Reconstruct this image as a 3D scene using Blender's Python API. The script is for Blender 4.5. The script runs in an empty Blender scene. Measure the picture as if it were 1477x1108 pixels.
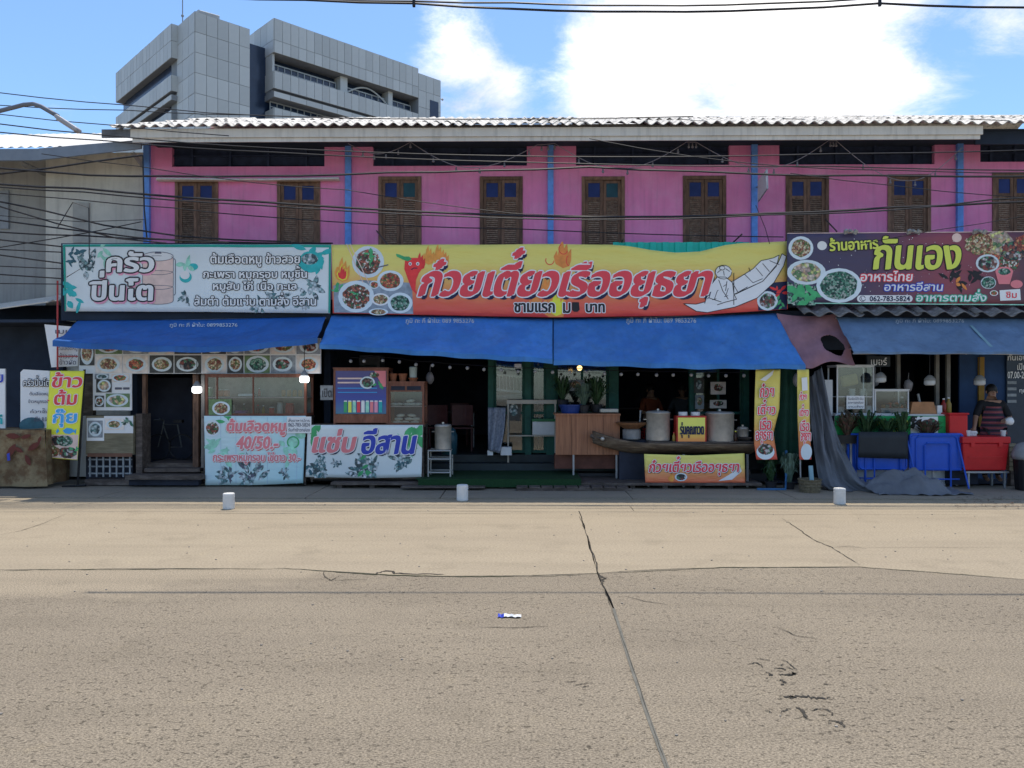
import bpy, bmesh, math, random
from math import sin, cos, pi, radians, sqrt, atan2
from mathutils import Vector, Matrix, noise as mn
random.seed(7)
S = bpy.context.scene
COL = S.collection
# ------------------------------------------------------------------ camera, sky, sun, exposure
EYE = 1.7; FPX = 1116.0; CX = 738.5; CY = 554.0; YAW = radians(0.7)
cd = bpy.data.cameras.new('camera'); cam = bpy.data.objects.new('camera', cd); COL.objects.link(cam)
cam.location = (0, 0, EYE); cam.rotation_euler = (radians(90), 0, YAW)
cd.lens = 36 * FPX / 1477; cd.sensor_width = 36; cd.clip_end = 3000; cd.clip_start = .05
S.camera = cam
S.view_settings.view_transform = 'Standard'; S.view_settings.look = 'None'
S.view_settings.exposure = 1.0; S.view_settings.gamma = 1; S.view_settings.use_curve_mapping = False
SUN_EL = radians(73); SUN_AZ = radians(10)        # azimuth measured from +Y (behind the houses) towards +X
w = bpy.data.worlds.new('World'); S.world = w; w.use_nodes = True
nt = w.node_tree; N = nt.nodes; L = nt.links
bg = N['Background']; bg.inputs['Strength'].default_value = 0.125
sky = N.new('ShaderNodeTexSky'); sky.sky_type = 'NISHITA'; sky.sun_disc = False
sky.sun_elevation = SUN_EL; sky.sun_rotation = SUN_AZ; sky.dust_density = 0.6; sky.ozone_density = 2.0
def nd(t, **k):
    n = N.new(t)
    for a, v in k.items(): setattr(n, a, v)
    return n
tc = nd('ShaderNodeTexCoord'); sep = nd('ShaderNodeSeparateXYZ'); L.new(tc.outputs['Generated'], sep.inputs[0])
def M(op, a, b=None, c=None, clamp=False):
    n = nd('ShaderNodeMath', operation=op); n.use_clamp = clamp
    for i, v in enumerate((a, b, c)):
        if v is None: continue
        if isinstance(v, (int, float)): n.inputs[i].default_value = v
        else: L.new(v, n.inputs[i])
    return n.outputs[0]
zc = M('MAXIMUM', sep.outputs['Z'], 0.02)
zz = M('ADD', zc, 0.25)
cu = nd('ShaderNodeCombineXYZ'); L.new(M('DIVIDE', sep.outputs['X'], zz), cu.inputs[0]); L.new(M('DIVIDE', sep.outputs['Y'], zz), cu.inputs[1])
n1 = nd('ShaderNodeTexNoise'); n1.inputs['Scale'].default_value = 4.2; n1.inputs['Detail'].default_value = 12; n1.inputs['Roughness'].default_value = .72; n1.inputs['Distortion'].default_value = .35
L.new(cu.outputs[0], n1.inputs['Vector'])
n2 = nd('ShaderNodeTexNoise'); n2.inputs['Scale'].default_value = .9; n2.inputs['Detail'].default_value = 3
L.new(cu.outputs[0], n2.inputs['Vector'])
n3 = nd('ShaderNodeTexNoise'); n3.inputs['Scale'].default_value = 2.6; n3.inputs['Detail'].default_value = 6; n3.inputs['Roughness'].default_value = .55; n3.inputs['Distortion'].default_value = .5
off = nd('ShaderNodeVectorMath', operation='ADD'); off.inputs[1].default_value = (3.1, 1.7, 0); L.new(cu.outputs[0], off.inputs[0]); L.new(off.outputs[0], n3.inputs['Vector'])
def raydir(px, py):
    dx = (px - CX) / FPX; dz = (CY - py) / FPX
    return Vector((dx * cos(YAW) - sin(YAW), dx * sin(YAW) + cos(YAW), dz)).normalized()
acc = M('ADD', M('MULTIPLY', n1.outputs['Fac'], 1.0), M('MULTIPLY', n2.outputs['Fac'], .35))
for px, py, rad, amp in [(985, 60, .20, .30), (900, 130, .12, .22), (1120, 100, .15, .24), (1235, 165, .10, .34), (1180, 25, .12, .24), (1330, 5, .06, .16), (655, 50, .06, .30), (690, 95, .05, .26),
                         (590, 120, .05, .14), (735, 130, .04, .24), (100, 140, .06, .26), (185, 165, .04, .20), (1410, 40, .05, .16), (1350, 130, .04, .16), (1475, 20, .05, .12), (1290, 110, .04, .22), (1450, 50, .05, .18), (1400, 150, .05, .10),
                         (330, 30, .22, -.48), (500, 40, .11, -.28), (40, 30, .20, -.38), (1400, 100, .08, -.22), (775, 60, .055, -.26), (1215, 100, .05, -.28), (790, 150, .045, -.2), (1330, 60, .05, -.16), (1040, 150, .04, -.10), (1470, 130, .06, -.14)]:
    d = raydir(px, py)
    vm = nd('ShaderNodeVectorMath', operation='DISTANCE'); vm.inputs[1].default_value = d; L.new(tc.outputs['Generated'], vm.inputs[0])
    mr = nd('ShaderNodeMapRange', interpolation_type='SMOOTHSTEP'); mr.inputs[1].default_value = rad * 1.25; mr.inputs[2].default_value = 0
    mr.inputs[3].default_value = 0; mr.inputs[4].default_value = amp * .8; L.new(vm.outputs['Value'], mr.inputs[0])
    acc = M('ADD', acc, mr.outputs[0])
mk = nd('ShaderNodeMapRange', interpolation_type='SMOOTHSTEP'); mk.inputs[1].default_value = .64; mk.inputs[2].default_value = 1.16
L.new(M('ADD', acc, .05), mk.inputs[0])  # extra cloud all round, added to whiten the light in shade
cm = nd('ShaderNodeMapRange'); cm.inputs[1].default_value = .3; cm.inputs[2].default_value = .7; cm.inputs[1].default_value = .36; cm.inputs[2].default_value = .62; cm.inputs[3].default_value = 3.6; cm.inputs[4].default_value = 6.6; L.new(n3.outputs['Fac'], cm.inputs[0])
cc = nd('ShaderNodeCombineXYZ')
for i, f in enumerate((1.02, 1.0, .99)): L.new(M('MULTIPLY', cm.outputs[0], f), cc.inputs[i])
tint = nd('ShaderNodeMixRGB', blend_type='MULTIPLY'); tint.inputs[0].default_value = 1; tint.inputs[2].default_value = (.62, .74, .84, 1)
L.new(sky.outputs[0], tint.inputs[1])
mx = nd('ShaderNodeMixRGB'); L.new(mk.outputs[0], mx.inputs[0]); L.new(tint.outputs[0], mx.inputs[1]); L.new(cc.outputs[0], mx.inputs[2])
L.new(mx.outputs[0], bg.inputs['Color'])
sd = bpy.data.lights.new('sun', 'SUN'); sd.energy = 2.35; sd.angle = radians(.53); sd.color = (1, .92, .80)
so = bpy.data.objects.new('sun', sd); COL.objects.link(so)
sv = Vector((cos(SUN_EL) * sin(SUN_AZ), cos(SUN_EL) * cos(SUN_AZ), sin(SUN_EL)))
so.rotation_euler = sv.to_track_quat('Z', 'Y').to_euler()

# ------------------------------------------------------------------ helpers: where a photo pixel lies at a real distance
def P(px, py, Y):
    dx = (px - CX) / FPX; dz = (CY - py) / FPX
    X = dx * cos(YAW) - sin(YAW); y = dx * sin(YAW) + cos(YAW)
    t = Y / y
    return Vector((X * t, Y, EYE + dz * t))
def XX(px, Y): return P(px, 0, Y).x
def ZZ(py, Y, px=738): return P(px, py, Y).z
def G(px, py, z=0.0):
    dz = (CY - py) / FPX; t = (z - EYE) / dz; dx = (px - CX) / FPX
    return Vector(((dx * cos(YAW) - sin(YAW)) * t, (dx * sin(YAW) + cos(YAW)) * t, z))
def lin(v):
    v /= 255
    return v / 12.92 if v <= .04045 else ((v + .055) / 1.055) ** 2.4
def A(r, g, b, k=.62):      # albedo estimate of something in open shade in the photo
    return tuple(min(.85, lin(v) / k) for v in (r, g, b))
# ------------------------------------------------------------------ materials
MC = {}
def mat(name, col, rough=.7, var=.15, scale=5, bump=0, bscale=40, metal=0, spec=.3, stretch=(1, 1, 1), col2=None, lo=.45, hi=.65, trans=0, rnd=.10, detail=5, grime=0):
    if name in MC: return MC[name]
    m = bpy.data.materials.new(name); m.use_nodes = True; t = m.node_tree; n = t.nodes; l = t.links
    b = n['Principled BSDF']; b.inputs['Roughness'].default_value = rough; b.inputs['Metallic'].default_value = metal
    b.inputs['Specular IOR Level'].default_value = spec
    tc = n.new('ShaderNodeTexCoord'); mp = n.new('ShaderNodeMapping'); mp.inputs['Scale'].default_value = stretch; l.new(tc.outputs['Object'], mp.inputs[0])
    no = n.new('ShaderNodeTexNoise'); no.inputs['Scale'].default_value = scale; no.inputs['Detail'].default_value = detail; no.inputs['Roughness'].default_value = .6; l.new(mp.outputs[0], no.inputs[0])
    oi = n.new('ShaderNodeObjectInfo')
    mr = n.new('ShaderNodeMapRange'); mr.inputs[1].default_value = .3; mr.inputs[2].default_value = .7; mr.inputs[3].default_value = 1 - var; mr.inputs[4].default_value = 1 + var; l.new(no.outputs[0], mr.inputs[0])
    ra = n.new('ShaderNodeMath'); ra.operation = 'MULTIPLY_ADD'; ra.inputs[1].default_value = rnd; ra.inputs[2].default_value = -rnd / 2; l.new(oi.outputs['Random'], ra.inputs[0])
    ad = n.new('ShaderNodeMath'); ad.operation = 'ADD'; l.new(mr.outputs[0], ad.inputs[0]); l.new(ra.outputs[0], ad.inputs[1])
    cmx = n.new('ShaderNodeMixRGB'); cmx.inputs[1].default_value = (*col, 1); cmx.inputs[2].default_value = (*(col2 or col), 1)
    if col2:
        m2 = n.new('ShaderNodeMapRange'); m2.inputs[1].default_value = lo; m2.inputs[2].default_value = hi
        no2 = n.new('ShaderNodeTexNoise'); no2.inputs['Scale'].default_value = scale * 1.7; no2.inputs['Detail'].default_value = 8; no2.inputs['Roughness'].default_value = .65; l.new(mp.outputs[0], no2.inputs[0])
        l.new(no2.outputs[0], m2.inputs[0]); l.new(m2.outputs[0], cmx.inputs[0])
    mu = n.new('ShaderNodeVectorMath'); mu.operation = 'SCALE'; l.new(cmx.outputs[0], mu.inputs[0]); l.new(ad.outputs[0], mu.inputs['Scale'])
    out = mu.outputs[0]
    if grime:                       # streaks of dirt that run down
        gm = n.new('ShaderNodeMapping'); gm.inputs['Scale'].default_value = (6, 6, .5); l.new(tc.outputs['Object'], gm.inputs[0])
        gn = n.new('ShaderNodeTexNoise'); gn.inputs['Scale'].default_value = 2.2; gn.inputs['Detail'].default_value = 7; l.new(gm.outputs[0], gn.inputs[0])
        gr = n.new('ShaderNodeMapRange'); gr.inputs[1].default_value = .5; gr.inputs[2].default_value = .75; gr.inputs[4].default_value = grime; l.new(gn.outputs[0], gr.inputs[0])
        gx = n.new('ShaderNodeMixRGB'); gx.inputs[2].default_value = (.06, .055, .05, 1); l.new(gr.outputs[0], gx.inputs[0]); l.new(out, gx.inputs[1]); out = gx.outputs[0]
    l.new(out, b.inputs['Base Color'])
    if bump:
        nb = n.new('ShaderNodeTexNoise'); nb.inputs['Scale'].default_value = bscale; nb.inputs['Detail'].default_value = 4; l.new(mp.outputs[0], nb.inputs[0])
        bp = n.new('ShaderNodeBump'); bp.inputs['Strength'].default_value = bump; bp.inputs['Distance'].default_value = .02; l.new(nb.outputs[0], bp.inputs['Height']); l.new(bp.outputs[0], b.inputs['Normal'])
    if trans:
        tr = n.new('ShaderNodeBsdfTranslucent'); l.new(out, tr.inputs[0]); ms = n.new('ShaderNodeMixShader'); ms.inputs[0].default_value = trans
        l.new(b.outputs[0], ms.inputs[1]); l.new(tr.outputs[0], ms.inputs[2]); l.new(ms.outputs[0], n['Material Output'].inputs[0])
    MC[name] = m; return m
def emit(name, col, s):
    m = bpy.data.materials.new(name); m.use_nodes = True; n = m.node_tree.nodes; e = n.new('ShaderNodeEmission'); e.inputs[0].default_value = (*col, 1); e.inputs[1].default_value = s
    m.node_tree.links.new(e.outputs[0], n['Material Output'].inputs[0]); return m
def glassm(name, tint=(.9, .95, .95), refl=.5):
    m = bpy.data.materials.new(name); m.use_nodes = True; n = m.node_tree.nodes; l = m.node_tree.links
    g = n.new('ShaderNodeBsdfGlossy'); g.inputs['Roughness'].default_value = .05; t = n.new('ShaderNodeBsdfTransparent'); t.inputs[0].default_value = (*tint, 1)
    f = n.new('ShaderNodeFresnel'); f.inputs[0].default_value = 1.5; mm = n.new('ShaderNodeMath'); mm.operation = 'MULTIPLY_ADD'; mm.inputs[1].default_value = 1.0; mm.inputs[2].default_value = refl * .1; l.new(f.outputs[0], mm.inputs[0])
    ms = n.new('ShaderNodeMixShader'); l.new(mm.outputs[0], ms.inputs[0]); l.new(t.outputs[0], ms.inputs[1]); l.new(g.outputs[0], ms.inputs[2]); l.new(ms.outputs[0], n['Material Output'].inputs[0]); return m
def foodm(name, cols, scale=34):
    m = bpy.data.materials.new(name); m.use_nodes = True; n = m.node_tree.nodes; l = m.node_tree.links; b = n['Principled BSDF']; b.inputs['Roughness'].default_value = .45
    tc = n.new('ShaderNodeTexCoord'); oi = n.new('ShaderNodeObjectInfo'); va = n.new('ShaderNodeVectorMath'); va.operation = 'ADD'
    sc = n.new('ShaderNodeVectorMath'); sc.operation = 'SCALE'; sc.inputs['Scale'].default_value = 9; cb = n.new('ShaderNodeCombineXYZ'); l.new(oi.outputs['Random'], cb.inputs[0]); l.new(cb.outputs[0], sc.inputs[0])
    no = n.new('ShaderNodeTexNoise'); no.inputs['Scale'].default_value = scale * .7; l.new(tc.outputs['Object'], no.inputs[0])
    mxv = n.new('ShaderNodeVectorMath'); mxv.operation = 'MULTIPLY_ADD'; mxv.inputs[1].default_value = (.05, .05, .05); l.new(no.outputs['Color'], mxv.inputs[0]); l.new(tc.outputs['Object'], mxv.inputs[2])
    l.new(mxv.outputs[0], va.inputs[0]); l.new(sc.outputs[0], va.inputs[1])
    v = n.new('ShaderNodeTexVoronoi'); v.inputs['Scale'].default_value = scale; l.new(va.outputs[0], v.inputs['Vector'])
    r = n.new('ShaderNodeValToRGB'); r.color_ramp.interpolation = 'CONSTANT'
    se = n.new('ShaderNodeSeparateXYZ'); l.new(v.outputs['Color'], se.inputs[0]); l.new(se.outputs[0], r.inputs[0])
    el = r.color_ramp.elements
    while len(el) < len(cols): el.new(.5)
    for i, c in enumerate(cols): el[i].position = i / len(cols); el[i].color = (*A(*c), 1)
    mr = n.new('ShaderNodeMapRange'); mr.inputs[1].default_value = 0; mr.inputs[2].default_value = .75 ; mr.inputs[3].default_value = 1.15; mr.inputs[4].default_value = .45; l.new(v.outputs['Distance'], mr.inputs[0])
    mu = n.new('ShaderNodeVectorMath'); mu.operation = 'SCALE'; l.new(r.outputs[0], mu.inputs[0]); l.new(mr.outputs[0], mu.inputs['Scale']); l.new(mu.outputs[0], b.inputs['Base Color'])
    return m
# ------------------------------------------------------------------ mesh builder
def root_loc(o):
    p = Vector((0, 0, 0))
    while o is not None: p += o.location; o = o.parent
    return p
def link(name, me, parent=None, loc=None):
    o = bpy.data.objects.new(name, me); COL.objects.link(o)
    if parent is not None: o.parent = parent
    if loc is not None: o.location = loc
    return o
def tag(o, label=None, cat=None, group=None, kind=None):
    if label: o['label'] = label
    if cat: o['category'] = cat
    if group: o['group'] = group
    if kind: o['kind'] = kind
    return o
def thing(name, label, cat, loc, group=None):
    o = bpy.data.objects.new(name, None); COL.objects.link(o); o.location = loc; o.empty_display_size = .1
    return tag(o, label, cat, group)
class MB:
    def __init__(s): s.v = []; s.f = []
    def add(s, vs, fs):
        k = len(s.v); s.v += [tuple(v) for v in vs]; s.f += [tuple(i + k for i in f) for f in fs]; return s
    def box(s, x0, x1, y0, y1, z0, z1):
        return s.add([(x0, y0, z0), (x1, y0, z0), (x1, y1, z0), (x0, y1, z0), (x0, y0, z1), (x1, y0, z1), (x1, y1, z1), (x0, y1, z1)],
                     [(0, 3, 2, 1), (4, 5, 6, 7), (0, 1, 5, 4), (1, 2, 6, 5), (2, 3, 7, 6), (3, 0, 4, 7)])
    def obox(s, c, sx, sy, sz, rz=0, rx=0, ry=0):     # oriented box about centre c
        m = Matrix.Translation(c) @ Matrix.Rotation(rz, 4, 'Z') @ Matrix.Rotation(ry, 4, 'Y') @ Matrix.Rotation(rx, 4, 'X')
        b = MB().box(-sx / 2, sx / 2, -sy / 2, sy / 2, -sz / 2, sz / 2)
        return s.add([m @ Vector(v) for v in b.v], b.f)
    def tube(s, pts, r, n=6, cap=True):
        pts = [Vector(p) for p in pts]; rs = r if isinstance(r, (list, tuple)) else [r] * len(pts); k = len(s.v)
        for i, p in enumerate(pts):
            d = (pts[min(i + 1, len(pts) - 1)] - pts[max(i - 1, 0)]).normalized()
            a = Vector((0, 0, 1)) if abs(d.z) < .9 else Vector((1, 0, 0)); e1 = d.cross(a).normalized(); e2 = d.cross(e1)
            for j in range(n):
                t = 2 * pi * j / n; s.v.append(tuple(p + (e1 * cos(t) + e2 * sin(t)) * rs[i]))
        for i in range(len(pts) - 1):
            for j in range(n): s.f.append((k + i * n + j, k + (i + 1) * n + j, k + (i + 1) * n + (j + 1) % n, k + i * n + (j + 1) % n))
        if cap: s.f.append(tuple(k + j for j in range(n))); s.f.append(tuple(k + (len(pts) - 1) * n + j for j in reversed(range(n))))
        return s
    def lathe(s, prof, c, n=16, sx=1, sy=1):        # prof: (radius, z) from bottom to top, closed at both ends
        k = len(s.v); c = Vector(c)
        for r, z in prof:
            for j in range(n): t = 2 * pi * j / n; s.v.append((c.x + r * cos(t) * sx, c.y + r * sin(t) * sy, c.z + z))
        for i in range(len(prof) - 1):
            for j in range(n): s.f.append((k + i * n + j, k + i * n + (j + 1) % n, k + (i + 1) * n + (j + 1) % n, k + (i + 1) * n + j))
        s.f.append(tuple(k + j for j in reversed(range(n)))); s.f.append(tuple(k + (len(prof) - 1) * n + j for j in range(n)))
        return s
    def sphere(s, c, rx, ry=None, rz=None, n=10, m=7):
        ry = ry or rx; rz = rz or rx
        return s.lathe([(max(.001, sin(pi * i / m)), -cos(pi * i / m) * rz) for i in range(m + 1)], c, n, rx, ry)
    def grid(s, fn, nu, nv):
        k = len(s.v)
        for j in range(nv + 1):
            for i in range(nu + 1): s.v.append(tuple(fn(i / nu, j / nv)))
        for j in range(nv):
            for i in range(nu): a = k + j * (nu + 1) + i; s.f.append((a, a + 1, a + nu + 2, a + nu + 1))
        return s
    def mesh(s, name, m=None, off=Vector((0, 0, 0)), smooth=False):
        me = bpy.data.meshes.new(name); me.from_pydata([(v[0] - off[0], v[1] - off[1], v[2] - off[2]) for v in s.v], [], s.f)
        if m: me.materials.append(m)
        if smooth: me.polygons.foreach_set('use_smooth', [True] * len(me.polygons))
        me.update(); return me
    def build(s, name, m, parent=None, smooth=False, label=None, kind=None, solid=0, bevel=0, loc=None, auto=False):
        if parent is None and loc is None: loc = Vector((0, 0, 0))
        off = root_loc(parent) if parent is not None else Vector(loc)
        me = s.mesh(name, m, off, smooth); o = link(name, me, parent, None if parent is not None else loc)
        if solid:
            q = o.modifiers.new('solid', 'SOLIDIFY'); q.thickness = solid; q.offset = 0
        if bevel:
            q = o.modifiers.new('bevel', 'BEVEL'); q.width = bevel; q.segments = 2; q.limit_method = 'ANGLE'
        if label: o['label'] = label
        if kind: o['kind'] = kind
        return o
def B(x0, x1, y0, y1, z0, z1): return MB().box(x0, x1, y0, y1, z0, z1)
def pbox(px0, px1, py0, py1, Y, dep, m=None):          # box whose front face covers a photo rectangle at depth Y
    a = P(px0, py1, Y); b = P(px1, py0, Y); return (m or MB()).box(a.x, b.x, Y, Y + dep, a.z, b.z)
def copy_tree(o, parent=None, loc=None):
    c = o.copy(); COL.objects.link(c); c.parent = parent
    if loc is not None: c.location = loc
    for ch in list(o.children):
        copy_tree(ch, c)
    return c
# ------------------------------------------------------------------ lettering: glyphs of Blender's own built-in font, laid out here
UP = 'ัิีึื็ํ'; TONE = '่้๊๋์'; LOW = 'ุู'
_gc = {}
def _raw(body, off):
    f = bpy.data.curves.new('g', 'FONT'); f.body = body; f.offset = off; f.resolution_u = 2; f.fill_mode = 'FRONT' if hasattr(f, 'fill_mode') else 'FRONT'
    o = bpy.data.objects.new('g', f); COL.objects.link(o)
    dg = bpy.context.evaluated_depsgraph_get(); me = o.evaluated_get(dg).to_mesh()
    vs = [(v.co.x, v.co.y) for v in me.vertices]; fs = [tuple(p.vertices) for p in me.polygons]
    o.evaluated_get(dg).to_mesh_clear(); bpy.data.objects.remove(o); bpy.data.curves.remove(f); return vs, fs
def glyph(c, off):
    if (c, off) in _gc: return _gc[(c, off)]
    if ('|', 0) not in _gc: v, _ = _raw('n', 0); _gc[('|', 0)] = max(q[0] for q in v)
    adv = max(q[0] for q in _raw(c + 'n', 0)[0]) - _gc[('|', 0)]
    vs, fs = ([], []) if c == ' ' else _raw(c, off)
    _gc[(c, off)] = (vs, fs, max(adv, 0)); return _gc[(c, off)]
def lay(s, off=.018, slant=0, track=0):
    V = []; F = []; x = 0; prev = ''; base = '-'
    for c in s:
        vs, fs, adv = glyph(c, off); dy = 0; dx = 0
        if c in TONE and prev in UP: dy = .27
        if c in TONE + UP and base in 'ปฝฟ': dx = -.10
        k = len(V); V += [(vx + x + dx, vy + dy) for vx, vy in vs]; F += [tuple(i + k for i in f) for f in fs]
        if c not in TONE + UP + LOW: x += adv + track; base = c
        prev = c
    V = [(a + b * slant, b) for a, b in V]
    return V, F
def cutpoly(pl, ax, v, keep_less):
    out = []
    for i, a in enumerate(pl):
        b = pl[(i + 1) % len(pl)]; ia = (a[ax] <= v) == keep_less; ib = (b[ax] <= v) == keep_less
        if ia: out.append(a)
        if ia != ib: t = (v - a[ax]) / (b[ax] - a[ax]); out.append((a[0] + t * (b[0] - a[0]), a[1] + t * (b[1] - a[1])))
    return out
def cells(pl, clip, step=26):
    """keep printing inside its sheet and cut large fields so that they follow the cloth"""
    for ax, v, less in ((0, clip[0], False), (0, clip[2], True), (1, clip[1], False), (1, clip[3], True)):
        if len(pl) >= 3: pl = cutpoly(pl, ax, v, less)
    if len(pl) < 3: return []
    work = [pl]
    for ax in (0, 1):
        nxt = []
        for q in work:
            lo = min(p[ax] for p in q); hi = max(p[ax] for p in q); n = int((hi - lo) / step)
            for k in range(1, n + 1):
                v = lo + (hi - lo) * k / (n + 1); a = cutpoly(q, ax, v, True); q = cutpoly(q, ax, v, False)
                if len(a) >= 3: nxt.append(a)
            if len(q) >= 3: nxt.append(q)
        work = nxt
    return work
class Print:
    """flat printing on a cloth or board; all coordinates are photo pixels on the sheet at depth Y"""
    clip = None
    def __init__(s, parent, Y, fn=None, clip=None): s.p = parent; s.Y = Y; s.fn = fn or (lambda x, z: 0); s.clip = clip
    def pt(s, px, py, layer):
        p = P(px, py, s.Y); return (p.x, s.Y + s.fn(p.x, p.z) - layer * .0014 - .002, p.z)
    def shape(s, name, m, polys, layer=1, kind=None, label=None):
        b = MB()
        for i, pl in enumerate(polys):
            for q in ([pl] if s.clip is None else cells(pl, s.clip)):
                k = len(b.v); b.v += [s.pt(x, y, layer + i * .02) for x, y in q]; b.f.append(tuple(range(k, k + len(q))))
        return b.build(name, m, s.p, kind=kind, label=label)
    def disc(s, name, m, cx, cy, rx, ry=None, layer=1, n=20, jit=0, rot=0):
        ry = ry or rx; pl = []
        for i in range(n):
            t = 2 * pi * i / n; r = 1 + random.uniform(-jit, jit); a, b = r * rx * cos(t), r * ry * sin(t); pl.append((cx + a * cos(rot) - b * sin(rot), cy - a * sin(rot) - b * cos(rot)))
        return s.shape(name, m, [pl], layer)
    def bowl(s, rim, food, cx, cy, rx, ry=None, layer=1, inner=.76):
        ry = ry or rx
        o = s.disc('printed_bowl', rim, cx, cy, rx, ry, layer); i = s.disc('printed_food', food, cx, cy, rx * inner, ry * inner, layer + 1, jit=.05)
        i.parent = o; return o
    def stroke(s, name, m, lines, w=1.0, layer=2, closed=False):
        polys = []
        for ln in lines:
            for (x0, y0), (x1, y1) in zip(ln, ln[1:] + ([ln[0]] if closed else [])):
                d = sqrt((x1 - x0) ** 2 + (y1 - y0) ** 2) or 1; nx, ny = -(y1 - y0) / d * w / 2, (x1 - x0) / d * w / 2
                polys.append([(x0 + nx, y0 + ny), (x0 - nx, y0 - ny), (x1 - nx, y1 - ny), (x1 + nx, y1 + ny)])
        return s.shape(name, m, polys, layer)
    def text(s, t, x0, x1, y0, y1, fill, out=None, sh=None, ro=1.2, shd=(2, 2), off=.018, slant=0, pen=None, layer=2, rot=0, name='lettering', label=None):
        V, F = lay(t, off, slant)
        a0 = min(v[0] for v in V); a1 = max(v[0] for v in V); b0 = min(v[1] for v in V); b1 = max(v[1] for v in V)
        cx, cy = (x0 + x1) / 2, (y0 + y1) / 2
        def tr(v, dx, dy):
            x = x0 + (v[0] - a0) / (a1 - a0) * (x1 - x0) + dx; y = y1 - (v[1] - b0) / (b1 - b0) * (y1 - y0) + dy
            if rot: x, y = cx + (x - cx) * cos(rot) + (y - cy) * sin(rot), cy - (x - cx) * sin(rot) + (y - cy) * cos(rot)
            return x, y
        def lay_(m, shifts, ly, nm):
            b = MB()
            for q, (dx, dy) in enumerate(shifts):
                k = len(b.v); b.v += [s.pt(*tr(v, dx, dy), ly + q * .06) for v in V]; b.f += [tuple(i + k for i in f) for f in F]
            return b.build(nm, m, par)
        par = s.p
        pen = pen or [(0, 0)]
        top = lay_(fill, pen, layer + 2.4, name)
        if label: top['label'] = label
        ring = [(ro * cos(2 * pi * i / 8), ro * sin(2 * pi * i / 8)) for i in range(8)]
        sub = s.p if s.p.parent is None else s.p
        if out: lay_(out, [(px + rx, py + ry) for rx, ry in ring for px, py in (pen[:1] + pen[-1:] if len(pen) > 1 else pen)], layer + 1.2, name + '_outline')
        if sh: lay_(sh, [(rx * 1.1 + shd[0], ry * 1.1 + shd[1]) for rx, ry in ring[::2]] + [(rx * 1.1 + shd[0] * .5, ry * 1.1 + shd[1] * .5) for rx, ry in ring[::2]], layer, name + '_shadow')
        return top
# ------------------------------------------------------------------ materials used all over
m_pink = mat('pink_paint', (.85, .26, .50), .8, .10, 1.3, .12, 60, col2=(.86, .32, .55), grime=.16)
m_bluepaint = mat('blue_paint', A(84, 122, 182), .6, .2, 9)
m_fascia = mat('grey_fascia_board', (.74, .68, .59), .8, .10, 2, .1, 30, grime=.25)
m_sheet = mat('weathered_cement_sheet', (.68, .64, .57), .8, .25, 5, .3, 40, col2=(.20, .19, .18), lo=.50, hi=.66)
m_vent = mat('dark_blue_mesh', (.030, .042, .085), .9, .3, 8)
m_wood = mat('brown_window_wood', (.21, .12, .08), .75, .3, 12, .2, 60, stretch=(1, 1, .3), col2=(.12, .07, .05), rnd=.5)
m_slat = mat('louvre_wood', (.25, .155, .11), .75, .35, 14, .2, 60, col2=(.34, .25, .19), rnd=.5)
m_bluepane = mat('blue_window_pane', (.018, .035, .15), .5, .3, 3, spec=.25)
m_greenpane = mat('green_window_pane', (.02, .075, .10), .5, .3, 3, spec=.25)
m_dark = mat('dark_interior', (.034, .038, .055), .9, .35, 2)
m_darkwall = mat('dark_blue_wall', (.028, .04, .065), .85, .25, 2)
m_greenwood = mat('dark_green_paint', (.02, .10, .075), .6, .25, 6)
m_black = mat('black_plastic', (.012, .012, .014), .45, .2, 8)
m_cable = mat('black_cable_sheath', (.018, .018, .022), .55, .2, 2)
m_white = mat('white_paint', (.68, .69, .70), .5, .1, 6)
m_print_white = mat('white_vinyl', A(188, 195, 200), .45, .07, 2, .15, 6)
m_steel = mat('brushed_steel', (.60, .56, .50), .38, .15, 10, .05, 30, metal=.45)
m_tube = mat('galvanised_tube', (.35, .36, .38), .45, .15, 8, metal=.6)
m_red = mat('red_plastic', (.55, .02, .025), .38, .12, 4)
m_blueplastic = mat('blue_plastic', (.02, .10, .55), .35, .12, 4)
m_planks = mat('dark_weathered_wood', (.09, .07, .06), .85, .35, 10, .4, 50, stretch=(.3, 1, 1), col2=(.16, .13, .11))
m_grass = mat('green_turf_carpet', (.018, .06, .022), .95, .3, 60, .5, 200)
m_glass = glassm('clear_glass')
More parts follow.
